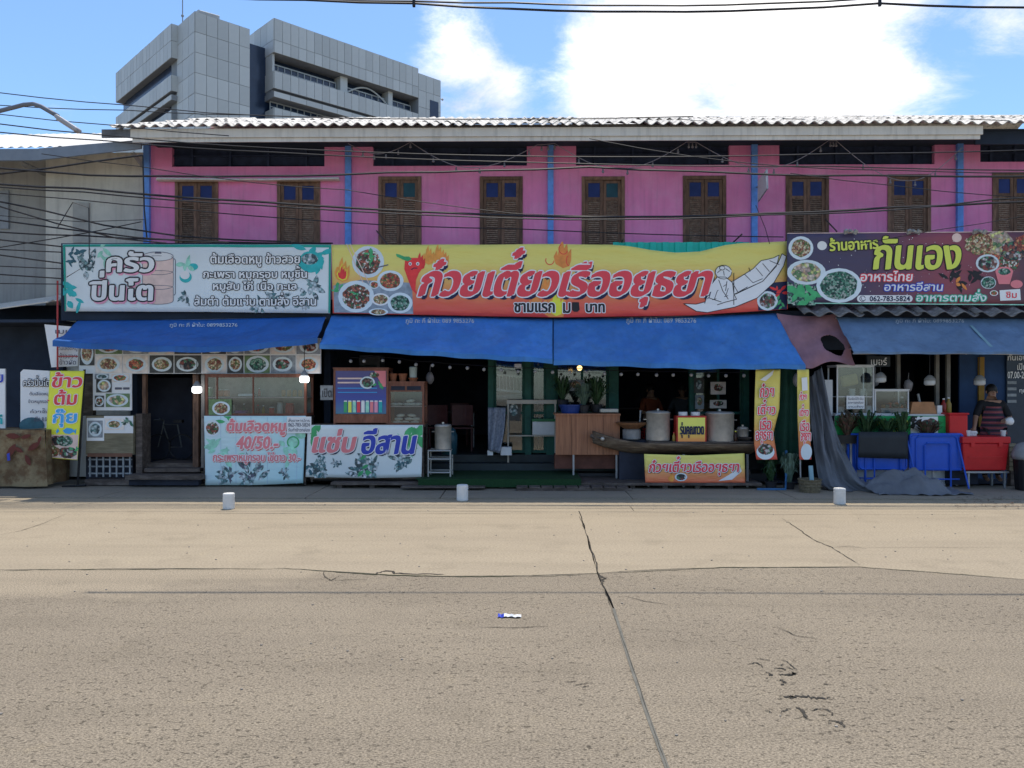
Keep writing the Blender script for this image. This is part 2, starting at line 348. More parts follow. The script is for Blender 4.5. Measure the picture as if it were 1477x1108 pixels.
# ------------------------------------------------------------------ ground and road
def roadmat(name, base, base2, pit, pitc, ps, worn=None, grain=.5):
    """concrete: base colours, coarse pits, aggregate grain, drag marks; worn = colours laid bare where the skin has gone"""
    m = bpy.data.materials.new(name); m.use_nodes = True; n = m.node_tree.nodes; l = m.node_tree.links; b = n['Principled BSDF']; b.inputs['Roughness'].default_value = .9; b.inputs['Specular IOR Level'].default_value = .12
    tc = n.new('ShaderNodeNewGeometry')
    def noise(sc, det, st=(1, 1, 1), ro=.6):
        mp = n.new('ShaderNodeMapping'); mp.inputs['Scale'].default_value = st; l.new(tc.outputs['Position'], mp.inputs[0])
        q = n.new('ShaderNodeTexNoise'); q.inputs['Scale'].default_value = sc; q.inputs['Detail'].default_value = det; q.inputs['Roughness'].default_value = ro; l.new(mp.outputs[0], q.inputs[0]); return q.outputs[0]
    def rng(s, a, b_, c, d):
        q = n.new('ShaderNodeMapRange'); q.inputs[1].default_value = a; q.inputs[2].default_value = b_; q.inputs[3].default_value = c; q.inputs[4].default_value = d; l.new(s, q.inputs[0]); return q.outputs[0]
    def ma(op, a, b_):
        q = n.new('ShaderNodeMath'); q.operation = op
        for i, v in enumerate((a, b_)):
            if isinstance(v, (int, float)): q.inputs[i].default_value = v
            else: l.new(v, q.inputs[i])
        return q.outputs[0]
    def mix(f, a, c):
        q = n.new('ShaderNodeMixRGB'); l.new(f, q.inputs[0])
        for i, v in ((1, a), (2, c)):
            if isinstance(v, tuple): q.inputs[i].default_value = (*v, 1)
            else: l.new(v, q.inputs[i])
        return q.outputs[0]
    big = rng(noise(.55, 5, (.6, 1, 1)), .35, .65, 0, 1)
    c = mix(big, base, base2)
    if worn:
        se = n.new('ShaderNodeSeparateXYZ'); l.new(tc.outputs['Position'], se.inputs[0])
        T = ma('ADD', rng(se.outputs[0], -3.2, -.6, 6.25, 7.5), rng(noise(1.1, 5), .3, .7, -.45, .45)); k = rng(ma('SUBTRACT', T, se.outputs[1]), -.12, .28, 0, 1)
        c = mix(k, worn[0], mix(big, base, base2))
    c = mix(rng(noise(2.6, 6, (.12, 1.3, 1)), .46, .70, 0, .42), c, tuple(v * .72 for v in base))       # drag and tyre polish along the street
    c = mix(rng(noise(1.7, 7), .56, .70, 0, .38), c, tuple(v * .62 for v in base))                      # old damp stains
    c = mix(rng(noise(5.5, 5, (1, 1, 1), .7), .58, .72, 0, .30), c, (base[0] * 1.18, base[1] * 1.15, base[2] * 1.02))
    fine = noise(ps * 3.1, 5, (.7, 1, 1), .75)
    g1 = rng(fine, .32, .68, 1 - grain, 1 + grain * .8)
    q = n.new('ShaderNodeVectorMath'); q.operation = 'SCALE'; l.new(c, q.inputs[0]); l.new(g1, q.inputs['Scale']); c = q.outputs[0]
    p = noise(ps, 5, (.62, 1.0, 1), .72); patch = rng(noise(.8, 5), .36, .60, .12, 1)
    pm = ma('MULTIPLY', rng(p, pit, pit + .05, 0, 1), patch); p2 = rng(noise(ps * 2.3, 3, (.6, 1, 1), .6), pit + .07, pit + .11, 0, .8)
    pm2 = ma('MAXIMUM', pm, p2)
    if worn: pm2 = ma('MULTIPLY', pm2, ma('ADD', ma('MULTIPLY', k, .85), .15))
    c = mix(pm2, c, pitc)
    l.new(c, b.inputs['Base Color'])
    h = n.new('ShaderNodeMath'); h.operation = 'MULTIPLY_ADD'; h.inputs[1].default_value = -1.2; l.new(pm2, h.inputs[0]); l.new(fine, h.inputs[2])
    bp = n.new('ShaderNodeBump'); bp.inputs['Strength'].default_value = .8; bp.inputs['Distance'].default_value = .007; l.new(h.outputs[0], bp.inputs['Height']); l.new(bp.outputs[0], b.inputs['Normal'])
    return m
m_road_far = roadmat('tan_concrete', (.355, .298, .215), (.325, .272, .198), .70, (.15, .125, .09), 20, grain=.34)
m_road_near = roadmat('worn_grey_concrete', (.285, .240, .178), (.245, .206, .155),   .585, (.11, .093, .07), 34, worn=((.325, .272, .198),), grain=.75)
m_apron = roadmat('grey_apron_concrete', (.34, .29, .22), (.26, .225, .175), .68, (.10, .09, .08), 20, grain=.2)
m_crack = mat('crack_dirt_and_shade', (.045, .04, .032), .95, .4, 20)  # dirt, with the shade of the crack's depth put into the colour
m_moss = mat('crack_moss_and_shade', (.05, .052, .028), .95, .4, 20)  # greenish variant, depth shade again part of the colour
tag(B(-400, 400, -60, 600, -.6, -.05).build('ground', mat('brown_earth', (.16, .14, .11), .95, .2, .5)), kind='structure')
road = tag(B(-60, 60, -12, 12.2, -.3, -.045).build('road', mat('crack_dirt', (.035, .032, .026), .95, .3, 9)), kind='structure')
KX = -.5
def slab(name, m, poly, parent=road, th=.06, z=0):
    """poly is a closed ring of ground points; it gets a slightly worn edge"""
    ring = []
    for i, p in enumerate(poly):
        q = poly[(i + 1) % len(poly)]; L_ = (q - p).length; k = max(1, min(60, int(L_ / .25)))
        for j in range(k):
            v = p.lerp(q, j / k)
            if j: v += Vector((random.gauss(0, .005), random.gauss(0, .005), 0))
            ring.append(v)
    n_ = len(ring); b = MB()
    b.v = [(v.x, v.y, z) for v in ring] + [(v.x, v.y, z - th) for v in ring]
    b.f = [tuple(range(n_))] + [(i, i + n_, (i + 1) % n_ + n_, (i + 1) % n_) for i in range(n_)]
    me = b.mesh(name, m); bm = bmesh.new(); bm.from_mesh(me); bmesh.ops.triangulate(bm, faces=[f for f in bm.faces if len(f.verts) > 4]); bmesh.ops.recalc_face_normals(bm, faces=bm.faces)
    bm.to_mesh(me); bm.free()
    return link(name, me, parent)
def V2(x, y): return Vector((x, y, 0))
arc = [(-60, None), (0, 822), (160, 820), (320, 820), (430, 821), (480, 824), (560, 829), (640, 831), (760, 830), (862, 827), (900, 824), (980, 820), (1080, 818), (1180, 819), (1240, 818), (1330, 824), (1420, 832), (1477, 836)]
A1 = [V2(-30, 7.05)] + [G(x, y) for x, y in arc[1:]] + [V2(30, 6.4)]
jx = 9      # index of the joint point (862,827)
E0, E1 = 10.12, 10.36                # longitudinal joints close to the kerb
jt = G(838, 744); jt.y = E0
g = .006
far_l = [V2(-30, E0)] + [p + V2(0, g) for p in A1[:jx]] + [A1[jx] + V2(-g, g), jt + V2(-g, 0)]
far_r = [jt + V2(g, 0), A1[jx] + V2(g, g)] + [p + V2(0, g) for p in A1[jx + 1:]] + [V2(30, E0)]
slab('slab', m_road_far, far_l); slab('slab', m_road_far, far_r)
slab('slab', m_road_far, [V2(-30, E0 + g), V2(jt.x - g, E0 + g), V2(jt.x - g, E1), V2(-30, E1)][::-1])
slab('slab', m_road_far, [V2(jt.x + g, E0 + g), V2(30, E0 + g), V2(30, E1), V2(jt.x + g, E1)][::-1])
slab('slab', m_road_far, [V2(-30, E1 + g), V2(XX(905, 11), E1 + g), V2(XX(902, 11.2), 11.42), V2(-30, 11.42)][::-1])
slab('slab', m_road_far, [V2(XX(905, 11) + g, E1 + g), V2(30, E1 + g), V2(30, 11.42), V2(XX(902, 11.2) + g, 11.42)][::-1])
jb = [A1[jx], G(885, 878), G(905, 945), G(935, 1035), G(962, 1108), V2(G(962, 1108).x + .35, 2.0), V2(G(962, 1108).x + 1.2, -11)]
midY = G(400, 882).y
jm = jb[1]
slab('slab', m_road_near, [V2(-30, -11)] + [p + V2(0, -g) for p in A1[:jx]] + [A1[jx] + V2(-g, -g)] + [p + V2(-g, 0) for p in jb[1:]])
slab('slab', m_road_near, [A1[jx] + V2(g, -g)] + [p + V2(g, 0) for p in jb[1:]] + [V2(30, -11)] + [p + V2(0, -g) for p in A1[jx + 1:]][::-1])
apron = tag(B(-60, 60, 11.44, 13.0, -.3, -.04).build('pavement', m_crack), kind='structure')
xs = [-30, XX(170, 12), XX(455, 12), XX(640, 12), XX(905, 12), XX(1130, 12), XX(1395, 12), 30]
for a, b_ in zip(xs, xs[1:]): slab('slab', m_apron, [V2(a + .008, 11.445), V2(b_ - .008, 11.445), V2(b_ - .008, 12.98), V2(a + .008, 12.98)], apron, z=.012)
def crack(name, pts, w, m=m_crack, z=.004, sub=6):
    """ragged dark ribbon for a crack; its colour holds dirt and depth shade"""
    pts = [Vector(p) for p in pts]; q = []
    for a, b_ in zip(pts, pts[1:]):
        for j in range(sub): q.append(a.lerp(b_, j / sub))
    q.append(pts[-1]); b = MB(); n_ = len(q)
    if w == 0:
        for i, p in enumerate(q):
            d = (q[min(i + 1, n_ - 1)] - q[max(i - 1, 0)]).normalized(); nn = Vector((-d.y, d.x, 0)) * .011; b.v += [tuple(p + nn + Vector((0, 0, z))), tuple(p - nn + Vector((0, 0, z)))]
    else:
     for i, p in enumerate(q):
        d = (q[min(i + 1, n_ - 1)] - q[max(i - 1, 0)]).normalized(); nn = Vector((-d.y, d.x, 0)); t = sin(pi * (i + .4) / (n_ + .2)) ** .5
        j = nn * random.gauss(0, w * .45)
        b.v += [tuple(p + j + nn * w * t * random.uniform(.2, 1) + Vector((0, 0, z))), tuple(p + j - nn * w * t * random.uniform(.2, 1) + Vector((0, 0, z)))]
    for i in range(n_ - 1): b.f.append((2 * i, 2 * i + 1, 2 * i + 3, 2 * i + 2))
    return b.build(name, m, road)
crack('crack', [G(*p) for p in [(395, 820), (440, 822), (480, 825), (520, 828), (560, 830), (640, 832), (720, 832), (800, 831), (862, 828)]], .017, m_moss)
crack('crack', [G(*p) for p in [(466, 824), (468, 832), (478, 838), (492, 830)]], .007)
crack('crack', [G(*p) for p in [(0, 824), (60, 822), (160, 822), (260, 821), (395, 821)]], .013, m_moss)
crack('crack', [G(*p) for p in [(862, 828), (960, 823), (1040, 819), (1100, 819), (1240, 818), (1330, 825), (1400, 830), (1477, 836)]], .013, m_moss)
crack('crack', [G(*p) for p in [(836, 745), (848, 775), (858, 806), (863, 828), (872, 850), (880, 874)]], .009)
crack('crack', [G(*p) for p in [(880, 874), (897, 920), (920, 985), (945, 1060), (964, 1112)]], .003)
crack('crack', [G(*p) for p in [(865, 830), (872, 835), (868, 842)]], .014)
crack('crack', [G(*p) for p in [(1128, 748), (1150, 762), (1172, 778), (1200, 790), (1215, 800), (1240, 815)]], .010)
crack('crack', [G(*p) for p in [(1200, 790), (1225, 788), (1250, 792)]], .006)
crack('crack', [G(*p) for p in [(0, 772), (30, 766), (58, 757), (95, 742)]], .006)
crack('crack', [G(*p) for p in [(540, 828), (556, 824), (580, 828), (640, 829)]], .024)
crack('hairline_crack', [G(x_, 790) for x_ in range(1205, 1500, 60)], .003, sub=3)
crack('joint_sealant', [G(x_, y_) for x_, y_ in [(885, 878), (905, 945), (935, 1035), (962, 1108), (990, 1190)]], .0, mat('grey_green_joint_sealant', (.13, .125, .105), .9, .2, 9, .3, 60), .003) 
for sg_, w_ in [([200, 290, 300, 270, 380, 320], 2), ([290, 220, 370, 235, 450, 245], 2), ([510, 235, 580, 240, 640, 270, 710, 330, 745, 350], 1.6), ([490, 330, 570, 330, 620, 350], 3), ([530, 395, 590, 400, 640, 395, 735, 390], 4),
                ([420, 370, 440, 400, 480, 405], 5), ([400, 435, 420, 440], 3), ([545, 450, 590, 465, 615, 490], 4), ([560, 500, 600, 505], 4), ([550, 620, 600, 630, 680, 635, 760, 625, 860, 635, 960, 645, 1100, 650], 4.5), ([545, 652, 590, 652], 1.5),
                ([740, 740, 785, 770, 800, 810, 830, 850, 865, 870], 4), ([880, 780, 960, 765, 1040, 765, 1085, 785, 1110, 825, 1125, 825], 2.4), ([960, 830, 1060, 830], 1.6), ([1055, 915, 1100, 915], 3), ([1070, 890, 1150, 890, 1210, 910, 1240, 960], 3),
                ([555, 795, 610, 780, 660, 755], 2), ([385, 780, 430, 785, 465, 805], 1.6), ([1015, 500, 1075, 500], 2), ([1000, 600, 1030, 600], 2), ([325, 720, 355, 720], 1.6), ([640, 400, 700, 380, 735, 392], 5), ([640, 640, 700, 632], 6), ([520, 300, 600, 290], 1.5), ([620, 310, 690, 345], 1.6)]:
    crack('spall_mark', [G(1050 + sg_[i] / 7.385, 920 + sg_[i + 1] / 7.385) for i in range(0, len(sg_), 2)], w_ * .0036, m_crack, .0045, 5)
for pts in [[(815, 985), (832, 983)], [(826, 990), (842, 987), (852, 985)], [(838, 992), (850, 990)], [(774, 997), (780, 998)], [(1030, 850), (1060, 852)], [(900, 860), (930, 868), (960, 872)], [(1120, 905), (1150, 918), (1180, 922)], [(690, 905), (740, 906), (790, 904)], [(470, 838), (530, 836)]]:
    crack('spall_mark', [G(*p) for p in pts], .006, m_crack, .0045, 5)
# ------------------------------------------------------------------ distant office tower, built in its own axes (u to the right and back, v to the left and back)
m_panel = mat('grey_cladding_panel', (.54, .54, .51), .5, .12, .3, spec=.4, rnd=.18)
m_panel_gap = mat('cladding_joint', (.25, .26, .27), .8, .1, 1)
m_towerglass = mat('dark_blue_ribbon_glass', (.02, .035, .07), .2, .2, 1, spec=.6)
m_mull = mat('white_mullion', (.5, .52, .52), .6, .05, 1)
cyw, syw = cos(YAW), sin(YAW)
def c2w(x, y): return Vector((x * cyw - y * syw, x * syw + y * cyw, 0))
O = c2w(-24.6, 80); U = (c2w(.722, .692)); W = c2w(-.692, .722)
ang = atan2(U.y, U.x)
def TP(u, v, z): p = O + U * u + W * v; p.z = z; return p
tower = thing('office_building', 'tall grey panelled office building with ribbon windows rising behind the pink building', 'building', TP(0, 6, 0))
def tbox(mb, u0, u1, v0, v1, z0, z1):
    vs = [TP(u, v, z) for z in (z0, z1) for u, v in ((u0, v0), (u1, v0), (u1, v1), (u0, v1))]
    return mb.add(vs, [(0, 3, 2, 1), (4, 5, 6, 7), (0, 1, 5, 4), (1, 2, 6, 5), (2, 3, 7, 6), (3, 0, 4, 7)])
core = MB(); tbox(core, -8.1, 22, 1.9, 20, 0, 37); tbox(core, -6.5, 10, 6, 20, 0, 36.8); tbox(core, -8.0, -2, 6.2, 21.3, 0, 36.6)
core.build('wall', m_towerglass, tower)
_pm = {}
def panels(face, a0, a1, fixed, rows, n):
    """cladding panels on a face: 'u' faces run along u at v=fixed; 'v' faces run along v at u=fixed"""
    wd = (a1 - a0) / n
    for z0, z1 in rows:
        h = z1 - z0; k = (round(wd, 2), round(h, 2))
        if k not in _pm: _pm[k] = B(-wd / 2 + .022, wd / 2 - .022, -.06, .04, .022, h - .022).mesh('panel', m_panel)
        for i in range(n):
            a = a0 + wd * (i + .5); o = link('panel', _pm[k], tower)
            if face == 'u': o.location = TP(a, fixed, z0) - tower.location; o.rotation_euler = (0, 0, ang)
            else: o.location = TP(fixed, a, z0) - tower.location; o.rotation_euler = (0, 0, ang - pi / 2)
            o.rotation_euler.x += random.gauss(0, .004)
def mass(u0, u1, v0, v1, z0, z1): tbox(MB(), u0, u1, v0, v1, z0, z1).build('spandrel', m_panel_gap, tower)
# tower shaft
mass(-8.14, -2.64, 0, 6, 0, 37.55)
R = [(23.8 + 1.96 * i, 23.8 + 1.96 * (i + 1)) for i in range(7)]
panels('u', -8.14, -2.64, 0, R, 5); panels('v', 0, 4.4, -8.14, R, 3)
# right wing
mass(0, 18.5, 0, 6, 36.0, 39.55); panels('u', 0, 18.5, 0, [(36.0, 37.3), (37.3, 39.55)], 20); panels('v', 0, 5.9, 0, [(36.0, 37.3), (37.3, 39.55)], 4)
mass(0, 18.5, 0, 6, 32.3, 34.1); panels('u', 0, 18.5, 0, [(32.3, 34.1)], 20); panels('v', 0, 5.9, 0, [(32.3, 34.1)], 4)
mass(0, 18.5, .5, 6, 31.95, 32.3); mass(-.1, 18.5, -.12, 6, 31.35, 31.95); panels('u', -.1, 18.5, -.12, [(31.35, 31.95)], 10)
mass(0, 18.5, 0, 6, 25.5, 30.3); panels('u', 0, 18.5, 0, [(26.7, 28.5), (28.5, 30.3)], 20); panels('v', 0, 5.9, 0, [(28.5, 30.3)], 4)
mass(18.5, 21.9, 0, 8, 25, 39.0); panels('u', 18.5, 21.9, 0, [(25 + 2.0 * i, 27 + 2.0 * i) for i in range(7)], 3)
tbox(MB(), 20.2, 21.5, -.1, 0, 33.5, 36.2).build('window', m_towerglass, tower)
# left wing, set back
mass(-8.75, -2, 4.3, 21.4, 34.2, 37.6); panels('v', 4.3, 21.4, -8.75, [(34.2, 35.9), (35.9, 37.6)], 17); panels('u', -8.75, -6.35, 4.3, [(34.2, 35.9), (35.9, 37.6)], 2)
mass(-8.75, -2, 4.3, 21.4, 30.9, 32.5); panels('v', 4.3, 21.4, -8.75, [(30.9, 32.5)], 17); panels('u', -8.75, -6.35, 4.3, [(30.9, 32.5)], 2)
mass(-8.75, -2, 4.3, 21.4, 30.0, 30.55); panels('v', 4.3, 21.4, -8.75, [(30.0, 30.55)], 8)
mass(-8.75, -2, 4.3, 21.4, 25, 29.0); panels('v', 4.3, 21.4, -8.75, [(25.6, 27.3), (27.3, 29.0)], 17)
# ribbon windows with white mullions in the voids
for u0, u1, z0, z1 in [(.3, 8.0, 34.1, 35.3), (9.3, 14.5, 34.1, 35.2), (15.4, 18.3, 34.1, 35.3), (.2, 12, 30.3, 31.3)]:
    b = MB(); tbox(b, u0, u1, 1.35, 1.4, z0, z1); wn = b.build('window', m_towerglass, tower)
    f = MB(); tbox(f, u0, u1, 1.25, 1.35, z1 - .06, z1 + .06); tbox(f, u0, u1, 1.25, 1.35, (z0 + z1) / 2 - .03, (z0 + z1) / 2 + .03)
    n_ = int((u1 - u0) / .75)
    for i in range(n_ + 1): a = u0 + (u1 - u0) * i / n_; tbox(f, a - .035, a + .035, 1.25, 1.35, z0, z1)
    f.build('window_frame', m_mull, wn)
b = MB(); pts = [TP(9.2 + 5.4 * i / 12, .9, 34.5 + 1.15 * sin(pi * i / 12)) for i in range(13)]; b.tube(pts, .09, 5); b.build('arched_canopy', m_panel, tower)
tbox(MB(), 8.2, 9.1, .6, 1.9, 34.1, 36).build('pier', m_panel, tower); tbox(MB(), 14.6, 15.2, .6, 1.9, 34.1, 36).build('pier', m_panel, tower); tbox(MB(), 0, .25, .4, 1.9, 34.1, 36).build('pier', m_panel, tower)
for v0, v1 in [(5, 20)]:
    b = MB(); tbox(b, -7.5, -7.45, v0, v1, 29, 30); wn = b.build('window', m_towerglass, tower); f = MB()
    for i in range(21): a = v0 + (v1 - v0) * i / 20; tbox(f, -7.6, -7.5, a - .03, a + .03, 29, 30)
    f.build('window_frame', m_mull, wn)
b = MB(); b.tube([TP(-8.1, 3.2, 37.5), TP(-8.1, 3.2, 43.5)], .05, 5); b.sphere(TP(-8.1, 3.2, 38.2), .14); b.build('antenna_mast', m_panel_gap, tower)
b = MB(); tbox(b, -7.7, -5.6, .3, 1.2, 37.7, 37.95); b.tube([TP(-7.6, .1, 37.8), TP(-5.7, .1, 37.9)], .05, 5); b.build('roof_floodlight', m_mull, tower)
b = MB(); b.tube([TP(21.9, .5, 37.0), TP(22.6, .5, 37.0)], .06, 5); b.sphere(TP(22.6, .5, 37), .15); b.build('wall_lamp', m_mull, tower)
# ------------------------------------------------------------------ pink row house
YW = 14.0; YE = 13.0
zE = 6.03; slope = math.tan(radians(19.6))
xL = XX(209, YW); xR = XX(1560, YW)
house = thing('row_house', 'long pink two storey row house with brown louvred shutters and blue pilasters', 'building', ((xL + xR) / 2, YW, 0))
holes = []
winc = [284, 431, 577, 723, 870, 1016, 1164, 1311, 1462]
wtop = [259, 259, 255, 255, 255, 254, 253, 252, 249]
for c, t in zip(winc, wtop):
    a = P(c - 31, t, YW); b = P(c + 31, t, YW); holes.append((a.x, b.x, a.z - 1.35, a.z))
vents = [(248, 468), (538, 760), (831, 1052), (1124, 1348), (1414, 1555)]
for a, b in vents: holes.append((XX(a, YW), XX(b, YW), ZZ(239 if a < 1400 else 236, YW), ZZ(203, YW)))
def wall_holes(mb, x0, x1, z0, z1, y0, y1, holes):
    xs_ = sorted({x0, x1} | {v for h in holes for v in h[:2] if x0 < v < x1}); zs = sorted({z0, z1} | {v for h in holes for v in h[2:] if z0 < v < z1})
    for a, b in zip(xs_, xs_[1:]):
        st = None
        for c, d in zip(zs, zs[1:]):
            mx_, mz = (a + b) / 2, (c + d) / 2; hole = any(h[0] < mx_ < h[1] and h[2] < mz < h[3] for h in holes)
            if hole:
                if st is not None: mb.box(a, b, y0, y1, st, c); st = None
            elif st is None: st = c
        if st is not None: mb.box(a, b, y0, y1, st, z1)
    return mb
wall_holes(MB(), xL, xR, 2.95, ZZ(200, YW), YW, YW + .16, holes).build('wall', m_pink, house)
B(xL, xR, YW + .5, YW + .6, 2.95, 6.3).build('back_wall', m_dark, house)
for i, px in enumerate([211, 502, 794.5, 1089, 1386]):
    a = XX(px - 4.5, YW); pbox(px - 4.5, px + 4, 203, 470, YW - .07, .068).build('pilaster', m_bluepaint, house)
for a, b in vents:
    f = pbox(a, b, 203, 239 if a < 1400 else 236, YW + .09, .03).build('vent_screen', m_vent, house)
    mb = MB()
    for k in range(2):
        z = ZZ(239, YW) + k * .2; mb.box(XX(a, YW) + .01, XX(b, YW) - .01, YW + .04, YW + .09, z, z + .02)
    for k in range(4):
        x = XX(a + (b - a) * (k + .5) / 4, YW); mb.box(x - .02, x + .02, YW + .035, YW + .085, ZZ(239, YW), ZZ(203, YW))
    mb.build('vent_bars', m_vent, f)
# windows: frame, two leaves with a coloured pane above louvres
def leaf_parts(win, x0, x1, z0, z1, y, m_p, lean):
    st = .055; b = MB(); dz = .36
    b.box(x0, x0 + st, y, y + .035, z0, z1); b.box(x1 - st, x1, y, y + .035, z0, z1)
    for za, zb in ((z1 - .05, z1), (z1 - dz, z1 - dz + .055), (z0, z0 + .07)): b.box(x0 + st, x1 - st, y + .002, y + .033, za, zb)
    b.build('shutter', m_wood, win)
    B(x0 + st, x1 - st, y + .012, y + .018, z1 - dz + .055, z1 - .05).build('pane', m_p, win)
    s = MB(); z = z0 + .08
    while z < z1 - dz - .01:
        s.obox(Vector(((x0 + x1) / 2, y + .018, z + .014)), x1 - x0 - 2 * st, .008, .042, rx=-.75 + random.gauss(0, .05)); z += .036
    s.build('louvres', m_slat, win, kind='stuff')
for i, (c, t) in enumerate(zip(winc, wtop)):
    x0, x1, z0, z1 = holes[i]; fr = .06
    b = MB().box(x0, x0 + fr, YW - .025, YW + .1, z0, z1).box(x1 - fr, x1, YW - .025, YW + .1, z0, z1).box(x0 + fr, x1 - fr, YW - .02, YW + .1, z1 - fr, z1).box(x0 + fr, x1 - fr, YW - .02, YW + .1, z0, z0 + fr)
    w_ = b.build('window', m_wood, house)
    xm = (x0 + x1) / 2
    open_ = i in (0, 1)
    pm = m_greenpane if i in (2, 4) else m_bluepane
    leaf_parts(w_, x0 + fr + .004, xm - .004, z0 + fr + .01, z1 - fr - .004, YW + .0, m_bluepane if i != 2 else m_bluepane, 0)
    leaf_parts(w_, xm + .004, x1 - fr - .004, z0 + fr + .01, z1 - fr - .004, YW + (.0 if i != 4 else .02), pm, 0)
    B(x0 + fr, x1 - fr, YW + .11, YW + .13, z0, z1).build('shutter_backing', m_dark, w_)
# eave board, soffit, roof of corrugated sheets
fasL, fasR = XX(188, YE), XX(1418, YE)
b = MB().box(fasL, fasR, YE, YE + .03, ZZ(196.5, YE), ZZ(184, YE)); b.box(fasL + .02, fasR - .03, YE + .03, YE + .055, ZZ(202.5, YE), ZZ(196.6, YE)); b.build('fascia', m_fascia, house)
b = MB().box(XX(146, YE), fasL, YE + .01, YE + .035, ZZ(196, YE), ZZ(184, YE)); b.build('fascia', mat('weathered_fascia_end', (.16, .155, .16), .9, .4, 3, .2), house)
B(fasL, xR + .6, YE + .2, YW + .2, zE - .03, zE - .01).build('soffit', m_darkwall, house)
B(fasR + .02, xR + .6, YE + .25, YE + .29, ZZ(204, YE), ZZ(183, YE)).build('fascia', m_darkwall, house)
shw, shl = 1.0, 1.22; pitchy = .2
def sheet_mesh(nw=5, amp=.027, seg=8):
    return MB().grid(lambda u, v: Vector((u * (shw + .06), v * shl * cos(radians(19.6)), v * shl * sin(radians(19.6)) + amp * cos(2 * pi * u * nw * 1.06) + .0 * v)), nw * seg, 1).mesh('roof_sheet', m_sheet)
sm = sheet_mesh()
x = XX(160, YE)
nx_ = int((xR + 1 - x) / shw) + 1
for r in range(4):
    for i in range(nx_):
        o = link('roof_sheet', sm, house); q = o.modifiers.new('solid', 'SOLIDIFY'); q.thickness = .008
        d = r * (shl - .12)
        o.location = Vector((x + i * shw, YE - .10 + d * cos(radians(19.6)), zE + .015 + d * sin(radians(19.6)) + r * .012 + random.gauss(0, .006))) - house.location
        o.rotation_euler = (random.gauss(0, .006), random.gauss(0, .004), random.gauss(0, .003))
rz = zE + .02 + 4 * (shl - .12) * sin(radians(19.6)) + .03; ry = YE - .1 + 4 * (shl - .12) * cos(radians(19.6)) + .1
capm = MB().grid(lambda u, v: Vector((u * .93, .16 * cos(pi * (1 - v)), .05 * sin(pi * v))), 3, 6).mesh('ridge_cap', mat('dark_ridge_tile', (.09, .09, .09), .9, .35, 6))
for i in range(int((xR - x) / .9) + 2):
    o = link('ridge_cap', capm, house); q = o.modifiers.new('solid', 'SOLIDIFY'); q.thickness = .015
    o.location = Vector((x + i * .9, ry, rz - .03 + random.gauss(0, .008))) - house.location
b = MB().add([(x, ry, rz - .1), (xR + 1, ry, rz - .1), (xR + 1, ry + 5, rz - 2), (x, ry + 5, rz - 2)], [(0, 1, 2, 3)]); b.build('rear_roof', m_sheet, house)
b = MB().add([(xL, YW + .1, 2.95), (xL, ry + 4.6, 2.95), (xL, ry + 4.6, rz - 2), (xL, ry, rz - .15), (xL, YW + .1, zE + .2)], [(0, 1, 2, 3, 4)]); b.build('gable_wall', m_pink, house, solid=.02)
# ground floor shell: party walls, back wall, ceiling, floor
zC = 2.95
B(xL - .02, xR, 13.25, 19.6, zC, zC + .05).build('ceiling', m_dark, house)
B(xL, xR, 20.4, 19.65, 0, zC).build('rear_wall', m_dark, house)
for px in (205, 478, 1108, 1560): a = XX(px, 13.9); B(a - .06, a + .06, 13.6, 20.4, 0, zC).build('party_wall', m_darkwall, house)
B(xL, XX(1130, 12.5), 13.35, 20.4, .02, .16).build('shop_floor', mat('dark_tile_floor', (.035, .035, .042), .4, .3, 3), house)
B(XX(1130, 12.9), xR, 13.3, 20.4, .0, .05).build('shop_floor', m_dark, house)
# ------------------------------------------------------------------ grey neighbour on the left and its lower roof
nb = thing('neighbour_building', 'grey concrete building at the far left behind many cables', 'building', (XX(60, 14.5), 14.5, 0))
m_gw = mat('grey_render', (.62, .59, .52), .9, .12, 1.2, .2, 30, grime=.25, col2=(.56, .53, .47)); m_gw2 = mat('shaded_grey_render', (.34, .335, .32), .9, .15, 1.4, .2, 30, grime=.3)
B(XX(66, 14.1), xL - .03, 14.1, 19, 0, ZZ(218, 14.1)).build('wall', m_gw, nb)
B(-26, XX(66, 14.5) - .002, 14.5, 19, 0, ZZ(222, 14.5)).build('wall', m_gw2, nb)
b = MB(); x0 = -16; x1 = XX(208, 13.4); n_ = int((x1 - x0) / .035)
b.grid(lambda u, v: Vector((x0 + (x1 - x0) * u, 13.3 + 3.2 * v, ZZ(221 - 9 * u, 13.3) + .05 + 3.2 * v * .40 + .016 * cos(2 * pi * (x0 + (x1 - x0) * u) / .17))), n_, 1)
b.build('corrugated_roof', mat('pale_metal_sheet', (.62, .61, .58), .55, .15, 3, metal=.0), nb)
a = P(0, 228, 13.3); c = P(58, 226, 13.3); B(-16, c.x, 13.28, 13.33, c.z - .07, c.z + .13).build('gutter', mat('blue_grey_gutter', (.22, .25, .29), .6, .1), nb)
d = P(205, 211, 13.3); MB().add([(c.x, 13.28, c.z - .07), (d.x, 13.28, d.z - .05), (d.x, 13.28, d.z + .10), (c.x, 13.28, c.z + .13)], [(0, 1, 2, 3)]).build('gutter', mat('blue_grey_gutter', (.22, .25, .29)), nb, solid=.04)
b = MB(); b.tube([P(30, 235, 13.6), P(68, 252, 14.4)], .05, 4); b.build('bracket', m_gw2, nb); b = MB(); b.tube([P(193, 222, 13.6), P(206, 240, 14.0)], .045, 4); b.build('bracket', m_gw2, nb)
pbox(105, 128, 292, 350, 14.06, .04).build('patch', mat('pale_render_patch', (.42, .41, .38), .9), nb); pbox(0, 12, 275, 330, 14.46, .04).build('window', mat('dull_window', (.28, .30, .33), .5), nb)
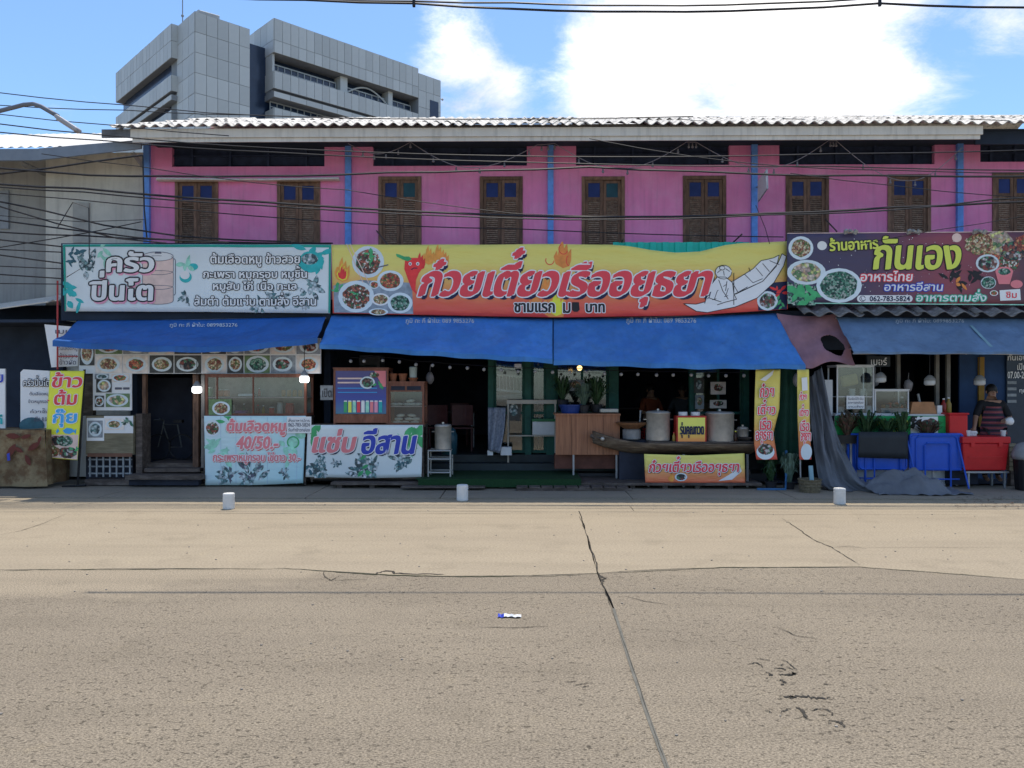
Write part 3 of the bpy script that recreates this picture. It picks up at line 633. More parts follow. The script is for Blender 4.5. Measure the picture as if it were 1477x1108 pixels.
low = thing('lean_to_roof', 'pale tiled lean-to roof under the grey building beside the white kitchen banner', 'roof', P(40, 452, 13.2))
rows = 6
tm = None
for r in range(rows):
    for i in range(11):
        xx = XX(-60, 13.2) + i * .16; z0 = P(0, 456 - 4 * r, 13.1).z; 
        if tm is None: tm = MB().obox(Vector((0, 0, 0)), .155, .19, .018, rx=.3).mesh('tile', mat('pale_roof_tile', (.62, .60, .55), .7, .15, 5))
        o = link('tile', tm, low); o.location = Vector((xx + (.08 if r % 2 else 0), 13.1 + r * .17, z0 + i * .022 + .03)) - low.location; o.rotation_euler = (0, -.13, 0)
B(XX(-120, 13.3), XX(92, 13.3), 13.05, 14.05, P(0, 462, 13.2).z - .05, P(0, 462, 13.2).z).build('roof_board', m_darkwall, low)
B(-16, XX(92, 14), 13.98, 14.08, 0, ZZ(440, 14)).build('hoarding', m_darkwall, nb)
# ------------------------------------------------------------------ printed materials
f_soup = foodm('soup_print', [(120, 70, 50), (90, 55, 45), (200, 190, 180), (60, 40, 35), (60, 110, 70), (170, 90, 70)])
f_red = foodm('red_curry_print', [(190, 90, 60), (150, 60, 45), (200, 130, 90), (110, 50, 40), (80, 110, 60)])
f_green = foodm('green_leaf_print', [(50, 110, 85), (30, 80, 65), (110, 150, 130), (20, 50, 45), (150, 160, 150)])
f_rice = foodm('fried_rice_print', [(180, 150, 110), (140, 100, 70), (200, 180, 150), (120, 60, 45), (90, 110, 60)])
f_ball = foodm('meatball_print', [(190, 180, 160), (200, 160, 130), (160, 140, 130), (190, 190, 120), (90, 120, 80)], 20)
f_salad = foodm('grilled_meat_print', [(110, 80, 70), (60, 45, 45), (170, 165, 165), (130, 60, 50), (70, 120, 90), (30, 35, 40)], 26)
f_leafgrey = foodm('washed_out_herb_print', [(110, 140, 140), (70, 105, 110), (160, 175, 178), (55, 75, 80), (185, 190, 192)], 22)
foods = [f_rice, f_soup, f_red, f_salad, f_ball, f_green]
p_rim = mat('printed_white_bowl', A(178, 188, 200), .45, .06, 3); p_white = mat('printed_white', A(205, 210, 215), .45, .03, 3)
p_navy = mat('printed_navy', A(28, 32, 60), .45, .05, 3); p_black = mat('printed_black', A(35, 32, 35), .5, .05, 3); p_red = mat('printed_red', A(205, 62, 70), .45, .06, 3)
p_teal = mat('printed_teal', A(45, 150, 150), .45, .2, 6); p_dteal = mat('printed_dark_teal', A(50, 85, 95), .45, .3, 8); p_cream = mat('printed_cream', A(205, 205, 190), .45, .04, 3)
p_pink = mat('printed_pink', A(200, 130, 150), .45, .05, 3); p_tan = mat('printed_tan', A(190, 165, 155), .45, .12, 6); p_lime = mat('printed_lime', A(185, 195, 80), .45, .06, 3)
p_green = mat('printed_green', A(60, 140, 90), .45, .2, 8); p_orange = mat('printed_orange', A(230, 120, 60), .45, .15, 8); p_blue = mat('printed_blue', A(45, 60, 150), .45, .05, 3)
p_bright = mat('printed_chili_red', A(195, 50, 50), .4, .15, 6); p_coral = mat('printed_coral', A(205, 110, 115), .45, .08, 4); p_yel = mat('printed_yellow', A(225, 205, 60), .45, .08, 4)
p_line = mat('printed_grey_line', A(80, 80, 92), .5, .05, 3); p_palegrn = mat('printed_pale_green', A(130, 180, 160), .45, .3, 9); p_sky = mat('printed_sky_blue', A(60, 140, 200), .45, .05, 3)
def gradm(name, stops, axis='Z', a=-.6, b_=.6, bump=.35):
    """printed colour fade across a vinyl banner, in the banner's own coordinates"""
    m = bpy.data.materials.new(name); m.use_nodes = True; n = m.node_tree.nodes; l = m.node_tree.links; bs = n['Principled BSDF']; bs.inputs['Roughness'].default_value = .42
    tc = n.new('ShaderNodeTexCoord'); se = n.new('ShaderNodeSeparateXYZ'); l.new(tc.outputs['Object'], se.inputs[0]); no = n.new('ShaderNodeTexNoise'); no.inputs['Scale'].default_value = 2; l.new(tc.outputs['Object'], no.inputs[0])
    mr = n.new('ShaderNodeMapRange'); mr.inputs[1].default_value = a; mr.inputs[2].default_value = b_; l.new(se.outputs[axis], mr.inputs[0])
    ad = n.new('ShaderNodeMath'); ad.operation = 'MULTIPLY_ADD'; ad.inputs[1].default_value = .16; l.new(no.outputs[0], ad.inputs[0]); sb = n.new('ShaderNodeMath'); sb.operation = 'SUBTRACT'; sb.inputs[1].default_value = .08; l.new(mr.outputs[0], ad.inputs[2]); l.new(ad.outputs[0], sb.inputs[0])
    r = n.new('ShaderNodeValToRGB'); el = r.color_ramp.elements
    while len(el) < len(stops): el.new(.5)
    for i, (p, c) in enumerate(stops): el[i].position = p; el[i].color = (*A(*c), 1)
    l.new(sb.outputs[0], r.inputs[0]); l.new(r.outputs[0], bs.inputs['Base Color'])
    mp = n.new('ShaderNodeMapping'); mp.inputs['Rotation'].default_value = (0, .8, 0); mp.inputs['Scale'].default_value = (1, 1, 3.5); l.new(tc.outputs['Object'], mp.inputs[0])
    n3 = n.new('ShaderNodeTexNoise'); n3.inputs['Scale'].default_value = 1.6; n3.inputs['Detail'].default_value = 3; l.new(mp.outputs[0], n3.inputs[0]); bp = n.new('ShaderNodeBump'); bp.inputs['Strength'].default_value = bump; bp.inputs['Distance'].default_value = .12; l.new(n3.outputs[0], bp.inputs['Height']); l.new(bp.outputs[0], bs.inputs['Normal'])
    return m
def lerpl(pts, px):
    for (a, b), (c, d) in zip(pts, pts[1:]):
        if px <= c: return b + (d - b) * (px - a) / (c - a)
    return pts[-1][1]
def banner(name, label, cat, Y, top, bot, m, amp=.01, group=None, nu=60, nv=12, k=4.2, edge=None):
    x0, x1 = top[0][0], top[-1][0]; xb0, xb1 = bot[0][0], bot[-1][0]
    ph = random.random() * 6
    fn = lambda x, z: amp * sin(x * k + ph) + amp * .5 * sin(x * k * .43 + z * 2.2 + ph)
    def s(u, v):
        px = (x0 + (x1 - x0) * u) * (1 - v) + (xb0 + (xb1 - xb0) * u) * v
        py = lerpl(top, x0 + (x1 - x0) * u) * (1 - v) + lerpl(bot, xb0 + (xb1 - xb0) * u) * v
        p = P(px, py, Y); p.y += fn(p.x, p.z); return p
    c = P((x0 + x1) / 2, bot[len(bot) // 2][1], Y)
    o = MB().grid(s, nu, nv).build(name, m, loc=c, smooth=True); q = o.modifiers.new('solid', 'SOLIDIFY'); q.thickness = .003; q.offset = 1
    tag(o, label, cat, group); return o, Print(o, Y, fn, (min(x0, xb0) + .5, min(p[1] for p in top) + .6, max(x1, xb1) - .5, max(p[1] for p in bot) - .6))
def leafpoly(cx, cy, L_, wd, a):
    pts = [];
    for t, s_ in [(0, 0), (.25, .8), (.55, 1), (.8, .6), (1, 0), (.8, -.6), (.55, -1), (.25, -.8)]:
        x = t * L_; y = s_ * wd / 2; pts.append((cx + x * cos(a) - y * sin(a), cy - x * sin(a) - y * cos(a)))
    return pts
def leafcluster(pr, m, cx, cy, r, n, layer=1, ln=None):
    pr.shape('printed_leaves', m, [leafpoly(cx + random.uniform(-r, r) * .5, cy + random.uniform(-r, r) * .5, (ln or r) * random.uniform(.6, 1.1), (ln or r) * random.uniform(.25, .45), random.uniform(0, 2 * pi)) for _ in range(n)], layer)
# ------------------------------------------------------------------ 1. white kitchen banner
YB = 13.0
o, pr = banner('shop_banner', 'long white shop banner with green tiffin leaves and the words ครัวปิ่นโต at upper left', 'banner', YB, [(90, 352), (478, 353)], [(93, 449), (300, 450), (476, 452)], mat('white_vinyl_banner', A(186, 192, 200), .45, .06, 1.5, .12, 5), .010)
pr.shape('printed_border', mat('printed_teal_border', A(30, 130, 115), .45, .1), [[(90.5, 352.3), (477.5, 353.3), (477.5, 357), (90.5, 356)], [(90.5, 356), (94, 356), (95, 448.5), (93, 448.5)], [(474.5, 357), (477.5, 357), (476, 451.5), (473.5, 451.5)]], 1)
leafcluster(pr, p_dteal, 110, 374, 26, 14, 1, 12); leafcluster(pr, f_leafgrey, 122, 382, 20, 10, 2); leafcluster(pr, p_teal, 106, 424, 20, 9, 1); leafcluster(pr, p_palegrn, 150, 366, 18, 6)
leafcluster(pr, p_teal, 452, 372, 24, 12, 1); pr.disc('printed_bowl', p_teal, 449, 378, 18, 15, 2, jit=.05); pr.disc('printed_food', f_leafgrey, 447, 374, 12, 8, 3)
leafcluster(pr, p_palegrn, 272, 384, 16, 6); pr.disc('printed_lime_slice', p_teal, 268, 400, 9, 8, 1); pr.disc('printed_lime_slice', p_cream, 267, 397, 7, 6, 2); pr.disc('printed_lime_slice', p_teal, 279, 385, 7, 5, 1)
for cx, cy, r in [(268, 432, 12), (372, 438, 14), (400, 430, 16), (438, 440, 12), (448, 415, 18)]: leafcluster(pr, f_leafgrey, cx, cy, r, 12, 1)
def tiffin(pr, x0, x1, y0, y1):
    ry = 5; cx = (x0 + x1) / 2; rx = (x1 - x0) / 2
    for i in range(3):
        a = y0 + 9 + (y1 - y0 - 9) * i / 3; b = y0 + 9 + (y1 - y0 - 9) * (i + 1) / 3 - 2
        body = [(cx - rx, a)] + [(cx + rx * cos(pi * (1 + t / 10)), a + ry * .6 * -sin(pi * (1 + t / 10)) * -1) for t in range(1, 10)] + [(cx + rx, a)] + [(cx + rx * cos(pi * t / 10), b + ry * sin(pi * t / 10)) for t in range(11)]
        pr.shape('printed_tiffin_tin', p_tan, [body], 1 + i * .2); pr.stroke('printed_line', p_line, [body], .7, 2, True)
    lid = [(cx + rx * cos(2 * pi * t / 20), y0 + 7 + 6.5 * sin(2 * pi * t / 20)) for t in range(20)]
    pr.shape('printed_tiffin_lid', p_cream, [lid], 2); pr.stroke('printed_line', p_line, [lid], .8, 3, True)
    pr.shape('printed_line', p_line, [[(cx - 4, y0), (cx + 4, y0), (cx + 5, y0 + 3), (cx - 5, y0 + 3)]], 3.2); pr.stroke('printed_line', p_line, [[(x1 + 1, y0 + 10), (x1 + 3, y0 + 12), (x1 + 3, y1 - 12), (x1 + 1, y1 - 10)]], 1, 3)
tiffin(pr, 206, 250, 363, 436)
pn = [(-.8, .3), (-.3, .1), (.3, -.1), (.8, -.3)]
pr.text('ครัว', 154, 222, 363, 393, p_cream, p_black, p_pink, 2.0, (1.5, 2.5), .02, .05, pn, 4); pr.text('ปิ่นโต', 130, 221, 391, 434, p_cream, p_black, p_pink, 2.0, (1.5, 2.5), .02, .05, pn, 8)
for t, x0, x1, y0, y1 in [('ต้มเลือดหมู ข้าวสวย', 304, 433, 365, 385), ('กะเพรา หมูกรอบ หมูชิ้น', 294, 443, 384, 405), ('หมูสับ ไก่ เนื้อ ทะเล', 308, 428, 402, 422), ('ส้มตำ ต้มแซ่บ ตามสั่ง อีสาน', 281, 456, 422, 441)]:
    pr.text(t, x0, x1, y0, y1, p_cream, p_black, None, 1.1, off=.012, pen=[(-.25, 0), (.25, 0)], layer=4)
# ------------------------------------------------------------------ 2. yellow noodle banner
m_yr = gradm('yellow_to_red_vinyl', [(0, (192, 62, 60)), (.22, (208, 84, 62)), (.42, (222, 124, 68)), (.62, (228, 162, 86)), (.8, (228, 180, 96)), (1, (224, 180, 92))], 'Z', 0, 1.15)
o, pr = banner('noodle_banner', 'wide yellow and red noodle shop banner with big red lettering and a boat drawing', 'banner', YB - .02,
               [(478, 353), (700, 353), (800, 352), (880, 353), (905, 355), (940, 361), (975, 364.5), (1010, 363), (1045, 354), (1066, 351), (1135, 348)], [(480, 452), (597, 454), (800, 458), (1000, 455), (1136, 446)], m_yr, .011, nu=110)
mt = mat('printed_flame', A(225, 130, 60), .45, .2, 8)
pr.shape('printed_table', mat('printed_grey_cloth', A(120, 130, 140), .45, .3, 9), [[(481, 412), (520, 404), (594, 408), (596, 453), (482, 451)]], 1)
leafcluster(pr, p_green, 486, 418, 10, 8, 1.4)
def flame(cx, cy, s_, m1=mt, L=2):
    pl = [(0, 10), (-7, 6), (-9, -1), (-6, -7), (-5, -2), (-3, -12), (0, -18), (1, -9), (4, -14), (5, -5), (8, -9), (8, 2), (6, 8)]
    return pr.shape('printed_flame', m1, [[(cx + a * s_, cy + b * s_) for a, b in pl]], L)
flame(494, 394, 1.3); flame(494, 396, .9, p_yel, 2.5); flame(494, 396, .75, p_bright, 3)
flame(618, 372, 1.0); flame(632, 370, 1.0); flame(606, 380, .9, p_bright, 2.4)
for a in [(531, 378, 23, 23), (563, 405, 19, 15), (514, 428, 26, 23)]:
    pr.bowl(p_rim, [f_soup, f_red, f_soup][[531, 563, 514].index(a[0])], *a, layer=2)
pr.bowl(p_rim, f_green, 577, 437, 18, 15, 3); pr.bowl(p_rim, f_red, 540, 411, 7, 6, 3); pr.bowl(p_white, f_rice, 549, 432, 13, 9, 2); pr.bowl(p_rim, f_rice, 546, 450, 14, 5, 2)
leafcluster(pr, p_green, 533, 366, 11, 6, 4.4); leafcluster(pr, p_green, 513, 424, 7, 6, 4.4)
pr.stroke('printed_chopsticks', p_tan, [[(500, 352), (524, 408)], [(505, 352), (532, 408)]], 1.1, 4)
pr.stroke('printed_chopsticks', p_line, [[(545, 386), (560, 382)]], 1.6, 5)
# flames behind the lettering
for cx, cy, s_ in [(812, 372, 1.5), (640, 376, .9), (788, 420, 1.2), (800, 442, 2.0), (772, 440, 1.2)]: flame(cx, cy, s_, p_orange, 1)
flame(802, 443, 1.3, p_yel, 1.4)
pr.stroke('printed_curl', p_bright, [[(812 + 6 * cos(t / 3), 362 - t * .0 + 6 * sin(t / 3) - t * .3) for t in range(14)], [(793 + 6 * cos(t / 3), 376 + 6 * sin(t / 3)) for t in range(12)], [(820 + 3 * cos(t / 3 + 1), 376 + 7 * sin(t / 3 + 1)) for t in range(12)]], 1.1, 1.6)
# chilli
ch = [(584, 376), (592, 372), (602, 372), (609, 378), (610, 386), (604, 394), (600, 404), (599, 418), (604, 428), (594, 418), (588, 402), (583, 388)]
pr.shape('printed_chilli', p_bright, [ch], 3); pr.shape('printed_chilli_stalk', p_green, [[(571, 366), (576, 367), (583, 370), (590, 370), (594, 374), (588, 377), (580, 374), (572, 370)]], 3.4)
for ex in (591.5, 602.5): pr.disc('printed_eye', p_white, ex, 380.5, 2.4, 2.6, 3.6); pr.disc('printed_eye', p_black, ex, 380.8, 1.1, 1.2, 4)
pr.stroke('printed_mouth', p_navy, [[(593, 389), (597, 386.5), (602, 387)]], 1.4, 4)
pen = [(-3.0 + i, 1.7 - .57 * i) for i in range(7)]
pr.text('ก๋วยเตี๋ยวเรืออยุธยา', 605, 1025, 359, 442, p_red, p_white, p_navy, 1.8, (3.2, 3.4), .003, .30, pen, 5, label='large red title lettering edged in white')
pr.text('ชามแรก', 742, 800, 437, 451, p_black, p_white, None, 1.2, off=.02, layer=5, pen=[(-.4, 0), (.4, 0)]); pr.text('ม', 812, 823, 437, 452, p_black, p_white, None, 1.2, off=.02, layer=5); pr.text('บาท', 845, 872, 438, 451, p_black, p_white, None, 1.2, off=.02, layer=5, pen=[(-.4, 0), (.4, 0)])
pr.shape('printed_shield', p_black, [[(825, 436), (835, 436), (836, 447), (833, 450), (828, 450), (825, 447)]], 6)
# line drawing of a vendor in a sampan
boat = [(986, 438), (1004, 439), (1030, 432), (1060, 424), (1100, 406), (1122, 380), (1128, 366), (1134, 370), (1130, 384), (1116, 408), (1092, 430), (1060, 443), (1020, 451), (1004, 449)]
pr.shape('printed_boat', p_white, [boat], 4); pr.stroke('printed_line', p_black, [boat], 1.0, 5, True)
cargo = [(1030, 432), (1034, 420), (1045, 412), (1060, 404), (1070, 398), (1086, 388), (1098, 376), (1108, 374), (1116, 372), (1124, 368), (1120, 384), (1100, 406), (1060, 425)]
pr.shape('printed_boat_load', p_white, [cargo], 3.6); pr.stroke('printed_line', p_black, [cargo, [(1056, 408), (1064, 422), (1078, 414)], [(1074, 396), (1086, 408), (1100, 402)], [(1090, 386), (1100, 398)], [(1080, 386), (1082, 392)], [(1100, 380), (1110, 392)], [(1046, 428), (1050, 416)], [(1110, 376), (1124, 382)]], .9, 5)
man = [(1016, 438), (1020, 426), (1026, 410), (1034, 400), (1046, 400), (1056, 408), (1058, 424), (1062, 432), (1046, 436), (1034, 440)]
pr.shape('printed_vendor', p_white, [man], 5.2); pr.stroke('printed_line', p_black, [man, [(1036, 404), (1042, 420), (1050, 432)], [(1048, 406), (1046, 420)], [(1022, 430), (1040, 436)], [(1058, 394), (1058, 440)]], 1, 6)
pr.disc('printed_straw_hat', p_cream, 1043, 393, 12, 10, 6, rot=.3); pr.stroke('printed_line', p_black, [[(1043 + 12 * cos(t / 2), 393 + 10 * sin(t / 2)) for t in range(13)], [(1041 + 4 * cos(t / 2), 387 + 3 * sin(t / 2)) for t in range(13)], [(1034, 394), (1040, 389)], [(1044, 398), (1043, 391)], [(1052, 392), (1046, 388)]], .9, 7)
pr.shape('printed_dark_corner', p_navy, [[(1092, 420), (1110, 408), (1135, 406), (1135, 446), (1094, 448)]], 1); pr.bowl(p_rim, f_salad, 1107, 434, 15, 14, 2); leafcluster(pr, p_bright, 1124, 418, 12, 6, 2); leafcluster(pr, p_green, 1124, 436, 11, 7, 2)
# ------------------------------------------------------------------ 3. dark restaurant banner
YR = 12.85
m_night = gradm('night_sky_vinyl', [(0, (52, 48, 72)), (.28, (62, 50, 72)), (.55, (122, 56, 66)), (.8, (70, 45, 55)), (1, (50, 42, 50))], 'X', -2.6, 2.6, .15)
o, pr = banner('restaurant_banner', 'dark purple starry restaurant banner with lime lettering and food bowls at upper right', 'banner', YR, [(1135, 336), (1560, 333)], [(1136, 437), (1560, 441)], m_night, .004)
pr.shape('printed_border', p_palegrn, [[(1136, 436.5), (1560, 439.5), (1560, 441), (1136, 438)]], 1); pr.shape('printed_border', p_tan, [[(1135.5, 336.2), (1560, 333), (1560, 334.2), (1135.5, 337.2)]], 1)
pr.bowl(p_rim, f_rice, 1155, 358, 18, 17, 2); pr.bowl(p_rim, f_ball, 1163, 393, 28, 18, 3); pr.bowl(p_rim, f_green, 1210, 412, 33, 25, 5.5, .82); leafcluster(pr, f_green, 1155, 424, 26, 22, 1.5); leafcluster(pr, p_green, 1160, 430, 24, 10, 2)
pr.disc('printed_moon', p_cream, 1185.5, 354.5, 7, 6.5, 2); pr.disc('printed_moon', p_tan, 1380, 343, 7, 6.5, 2)
stars = [[(x - r, y), (x, y - r), (x + r, y), (x, y + r)] for x, y, r in [(random.uniform(1180, 1440), random.uniform(342, 428), random.uniform(.3, .9)) for _ in range(110)]]
pr.shape('printed_stars', p_cream, stars, .7, kind='stuff')
for (x, y, r, f) in [(1412, 352, 20, f_rice), (1440, 350, 22, f_ball), (1462, 362, 18, f_salad), (1427, 377, 17, f_red), (1455, 378, 16, f_soup), (1477, 350, 14, f_red)]: pr.disc('printed_food', f, x, y, r, r * .8, 1.5 + random.random(), jit=.12)
pr.bowl(p_rim, f_salad, 1424, 380, 17, 13, 3.5, .8); pr.bowl(p_coral, f_green, 1448, 392, 13, 7, 4, .7); pr.shape('printed_clay_pot', p_coral, [[(1435, 392), (1461, 392), (1456, 410), (1440, 410)]], 3.8); pr.disc('printed_clay_pot', p_coral, 1466, 410, 9, 6, 4)
pr.bowl(p_rim, f_green, 1425, 408, 11, 9, 4.4, .9); pr.bowl(p_cream, f_red, 1433, 423, 6, 4, 4.5); leafcluster(pr, p_black, 1378, 400, 20, 8, 2); leafcluster(pr, p_black, 1408, 400, 18, 8, 2.2); leafcluster(pr, p_orange, 1385, 404, 14, 3, 2.5, 12)
pr.shape('printed_card', p_cream, [[(1441, 419), (1471, 417), (1472, 433), (1442, 434)]], 4.8); pr.text('ชิม', 1450, 1466, 421, 430, p_red, layer=5)
pr.text('ร้านอาหาร', 1196, 1266, 342, 361, p_lime, p_black, None, 1.2, off=.02, rot=.05, layer=4, pen=[(-.3, 0), (.4, -.2)])
pr.text('กันเอง', 1260, 1385, 341, 389, p_lime, p_black, None, 1.6, off=.012, slant=.12, layer=4, pen=[(-1.3, .5), (-.5, .2), (.5, -.2), (1.3, -.5)], label='large lime green shop name')
pr.text('อาหารไทย', 1241, 1316, 391, 406, p_cream, p_red, None, 1.2, off=.015, slant=.1, layer=4); pr.text('อาหารอีสาน', 1275, 1360, 407, 420, p_cream, p_blue, None, 1.3, off=.015, slant=.1, layer=4)
pr.text('อาหารตามสั่ง', 1321, 1422, 418, 435, p_cream, mat('printed_sea_green', A(40, 150, 120), .45, .05), None, 1.3, off=.015, slant=.1, layer=5)
pl = [(1241 + 5 * cos(t), 431 - 5 * sin(t)) for t in [pi / 2 + pi * i / 8 for i in range(9)]] + [(1311 + 5 * cos(t), 431 - 5 * sin(t)) for t in [-pi / 2 + pi * i / 8 for i in range(9)]]
pr.shape('printed_number_plate', p_white, [pl], 4); pr.text('062-783-5824', 1254, 1312, 427, 435, p_navy, off=.02, layer=5); pr.stroke('printed_phone_mark', p_navy, [[(1244 + 4 * cos(t / 2), 431 + 4 * sin(t / 2)) for t in range(13)], [(1242, 429), (1243, 433), (1246, 434)]], .8, 5)
# ------------------------------------------------------------------ awnings
class SlopePrint(Print):
    def __init__(s, parent, surf): s.p = parent; s.surf = surf
    def pt(s, px, py, layer):
        Y = 12.6
        for _ in range(6): p = P(px, py, Y); Y = s.surf(p.x, p.z)
        p = P(px, py, Y); return (p.x, p.y - .010 - layer * .001, p.z + .008)
def awning(label, tp, bt, Yt, Yb, m, sag=.03, wr=.012, flap=.07):
    x0, x1 = tp[0][0], tp[-1][0]; b0, b1 = bt[0][0], bt[-1][0]
    ph = random.random() * 9
    def s(u, v):
        a = P(x0 + (x1 - x0) * u, lerpl(tp, x0 + (x1 - x0) * u), Yt); c = P(b0 + (b1 - b0) * u, lerpl(bt, b0 + (b1 - b0) * u), Yb)
        p = a.lerp(c, v); e = sin(pi * min(v, 1)); p.z -= sag * e * (1 - .3 * abs(2 * u - 1)); p.z += wr * e * sin(u * 23 + v * 3 + ph) * .5 + wr * sin(u * 9 - v * 5 + ph) * e + wr * v * .6 * sin(u * 31 + ph)
        q_ = mn.noise(Vector((p.x * 2.2 + ph, v * 2.5, 0))) * .05 + mn.noise(Vector((p.x * 6 + v * 4, v * 5, ph))) * .016 + .028 * max(0, sin(p.x * 5.2 + v * 7 + ph)) ** 8 * v; p.z += q_ * e * 1.2; p.y += q_ * .4 * e
        return p
    o = thing('awning', label, 'awning', s(.5, 0))
    cl = MB().grid(s, 150, 24).build('cloth', m, o, smooth=True)
    q = cl.modifiers.new('solid', 'SOLIDIFY'); q.thickness = .003
    fl = MB().grid(lambda u, v: s(u, 1) + Vector((0, -.004 + .008 * sin(u * 40) * v, -flap * v)), 70, 2).build('valance', m, o, smooth=True)
    b = MB(); b.tube([s(0, 1) + Vector((0, .02, -.02)), s(.25, 1) + Vector((0, .02, -.02)), s(.5, 1) + Vector((0, .02, -.02)), s(.75, 1) + Vector((0, .02, -.02)), s(1, 1) + Vector((0, .02, -.02))], .014, 6)
    b.tube([s(0, 0) + Vector((0, .02, -.02)), s(1, 0) + Vector((0, .02, -.02))], .018, 6); b.build('roller_bar', m_tube, o)
    for u in (.04, .5, .96):
        MB().tube([s(u, 1) + Vector((0, .03, -.03)), s(u, .5) + Vector((0, .18, -.20)), s(u, 0) + Vector((0, .2, -.35))], .011, 5).build('arm', m_tube, o)
    def surf(x, z):
        u = min(1, max(0, (x - s(0, .5).x) / (s(1, .5).x - s(0, .5).x))); a = s(u, 0); c = s(u, 1); lo, hi = 0., 1.
        for _ in range(10):
            md = (lo + hi) / 2
            if s(u, md).z > z: lo = md
            else: hi = md
        return s(u, lo).y
    return o, SlopePrint(o, surf)
m_aw = mat('blue_tarpaulin', (.07, .29, .74), .5, .14, 1.5, .35, 3.5, col2=(.11, .36, .80), trans=.35, spec=.35, grime=.16)
m_aw2 = mat('deep_blue_tarpaulin', (.04, .17, .52), .5, .15, 1.5, .35, 3.5, trans=.25, grime=.2)
m_aw3 = mat('dusty_blue_tarpaulin', (.14, .22, .34), .8, .2, 2, .15, 5, col2=(.16, .25, .38), trans=.12, grime=.2)
m_awt = mat('faded_white_ink', (.55, .60, .66), .7, .25, 20)
_, pr = awning('blue awning over the white kitchen stall, its front edge sagging', [(112, 463), (300, 461), (470, 457)], [(76, 492), (150, 496), (230, 500), (330, 500), (400, 493), (458, 487)], 13.05, 12.15, m_aw2, .05, .012, .09)
pr.text('ภูมิ กะ ภี ผ้าใบ: 0899853276', 245, 343, 466, 474, m_awt, off=.012, layer=1)
_, pr = awning('bright blue awning left of the seam over the drinks cabinet and dark doorway', [(478, 455), (640, 456), (797, 460)], [(461, 496), (560, 503), (680, 511), (797, 518)], 13.1, 12.1, m_aw, .035)
pr.text('ภูมิ กะ ภี ผ้าใบ: 089 9853276', 585, 684, 459, 469, m_awt, off=.014, layer=1)
_, pr = awning('bright blue awning right of the seam over the boat counter and steel pots', [(798.5, 460), (960, 458), (1119, 452)], [(798.5, 520), (880, 522), (1000, 526), (1162, 526)], 13.1, 12.1, m_aw, .035)
pr.text('ภูมิ กะ ภี ผ้าใบ: 089 9853276', 903, 1004, 458, 469, m_awt, off=.014, layer=1)
_, pr = awning('dusty faded blue awning over the right hand stall with the red coolers', [(1206, 457), (1560, 460)], [(1231, 508), (1400, 508), (1560, 509)], 12.9, 12.05, m_aw3, .03, .01, .03)
pr.text('ภูมิ กะ ภี ผ้าใบ: 0899853276', 1291, 1390, 460, 468, m_awt, off=.008, layer=1)
pr.shape('pale_fold_mark', mat('faded_crease', (.22, .36, .40), .8), [[(1398, 470), (1402, 470), (1432, 501), (1427, 501)]], .3)
# teal sheet and fibre sheets behind and below the banners
o = MB().grid(lambda u, v: Vector((XX(884, 13.5) + (XX(1080, 13.5) - XX(884, 13.5)) * u, 13.5 + .018 * (1 if int(u * 22) % 2 else -1), ZZ(350, 13.5) - .45 * v)), 240, 1).build('corrugated_sheet', mat('turquoise_metal_sheet', A(40, 170, 150), .45, .1, 3), loc=P(980, 380, 13.5), solid=.004)
tag(o, 'turquoise corrugated metal sheet showing behind the sagging top edge of the yellow banner', 'metal sheet')
fib = thing('fibre_cement_canopy', 'row of old grey corrugated fibre sheets under the dark restaurant banner', 'roof', P(1320, 450, 13.1))
m_fib = mat('mossy_fibre_sheet', (.15, .14, .13), .9, .35, 8, .3, 40, col2=(.28, .26, .25))
xa = XX(1158, 12.75)
fm = MB().grid(lambda u, v: Vector((u * .98, -v * .42, -.18 * v + .04 * sin(2 * pi * u * 3))), 30, 2).mesh('fibre_sheet', m_fib, smooth=True)
for i in range(5):
    o = link('fibre_sheet', fm, fib); q = o.modifiers.new('solid', 'SOLIDIFY'); q.thickness = .010; o.location = Vector((xa + i * .93, 13.1, ZZ(441, 13.0) + random.gauss(0, .006) + (.006 if i % 2 else 0))) - fib.location; o.rotation_euler = (0, random.gauss(0, .006), 0)
B(XX(92, 13.2), XX(478, 13.2), 13.12, 13.18, ZZ(462, 13.15), ZZ(350, 13.15)).build('banner_backboard', m_darkwall, nb)
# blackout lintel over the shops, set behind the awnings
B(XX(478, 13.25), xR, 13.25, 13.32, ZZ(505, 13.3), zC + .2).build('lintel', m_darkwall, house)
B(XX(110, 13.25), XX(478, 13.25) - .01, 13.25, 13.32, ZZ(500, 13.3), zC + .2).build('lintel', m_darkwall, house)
# ------------------------------------------------------------------ shop front structure
FL = .11      # carpeted front floor
m_greentile = mat('dark_step_tile', (.03, .04, .045), .5, .3, 3)
plat = tag(B(XX(478, 12.5), XX(1098, 12.5), 12.45, 13.36, .07, FL).build('platform', m_planks), kind='structure')
pbox(600, 832, 688, 690, 12.46, 1.4).build('carpet', m_grass, plat); 
cp = B(XX(600, 12.5), XX(838, 12.5), 12.44, 13.98, .162, .17).build('carpet', m_grass, plat); cp2 = B(XX(604, 12.5), XX(838, 12.5), 12.43, 12.445, .04, .17).build('carpet_edge', m_grass, plat)
bpy.data.objects.remove([c for c in plat.children if c.name == 'carpet'][0])
for px in range(486, 1095, 47): B(XX(px, 12.5), XX(px + 7, 12.5), 12.5, 12.6, 0, .07).build('bearer', m_planks, plat)
for i in range(9): B(XX(745 + i * 18, 12.3), XX(745 + i * 18 + 16, 12.3), 12.18 + (i % 3) * .01, 12.42, .055, .075).build('pallet_board', m_planks, plat)
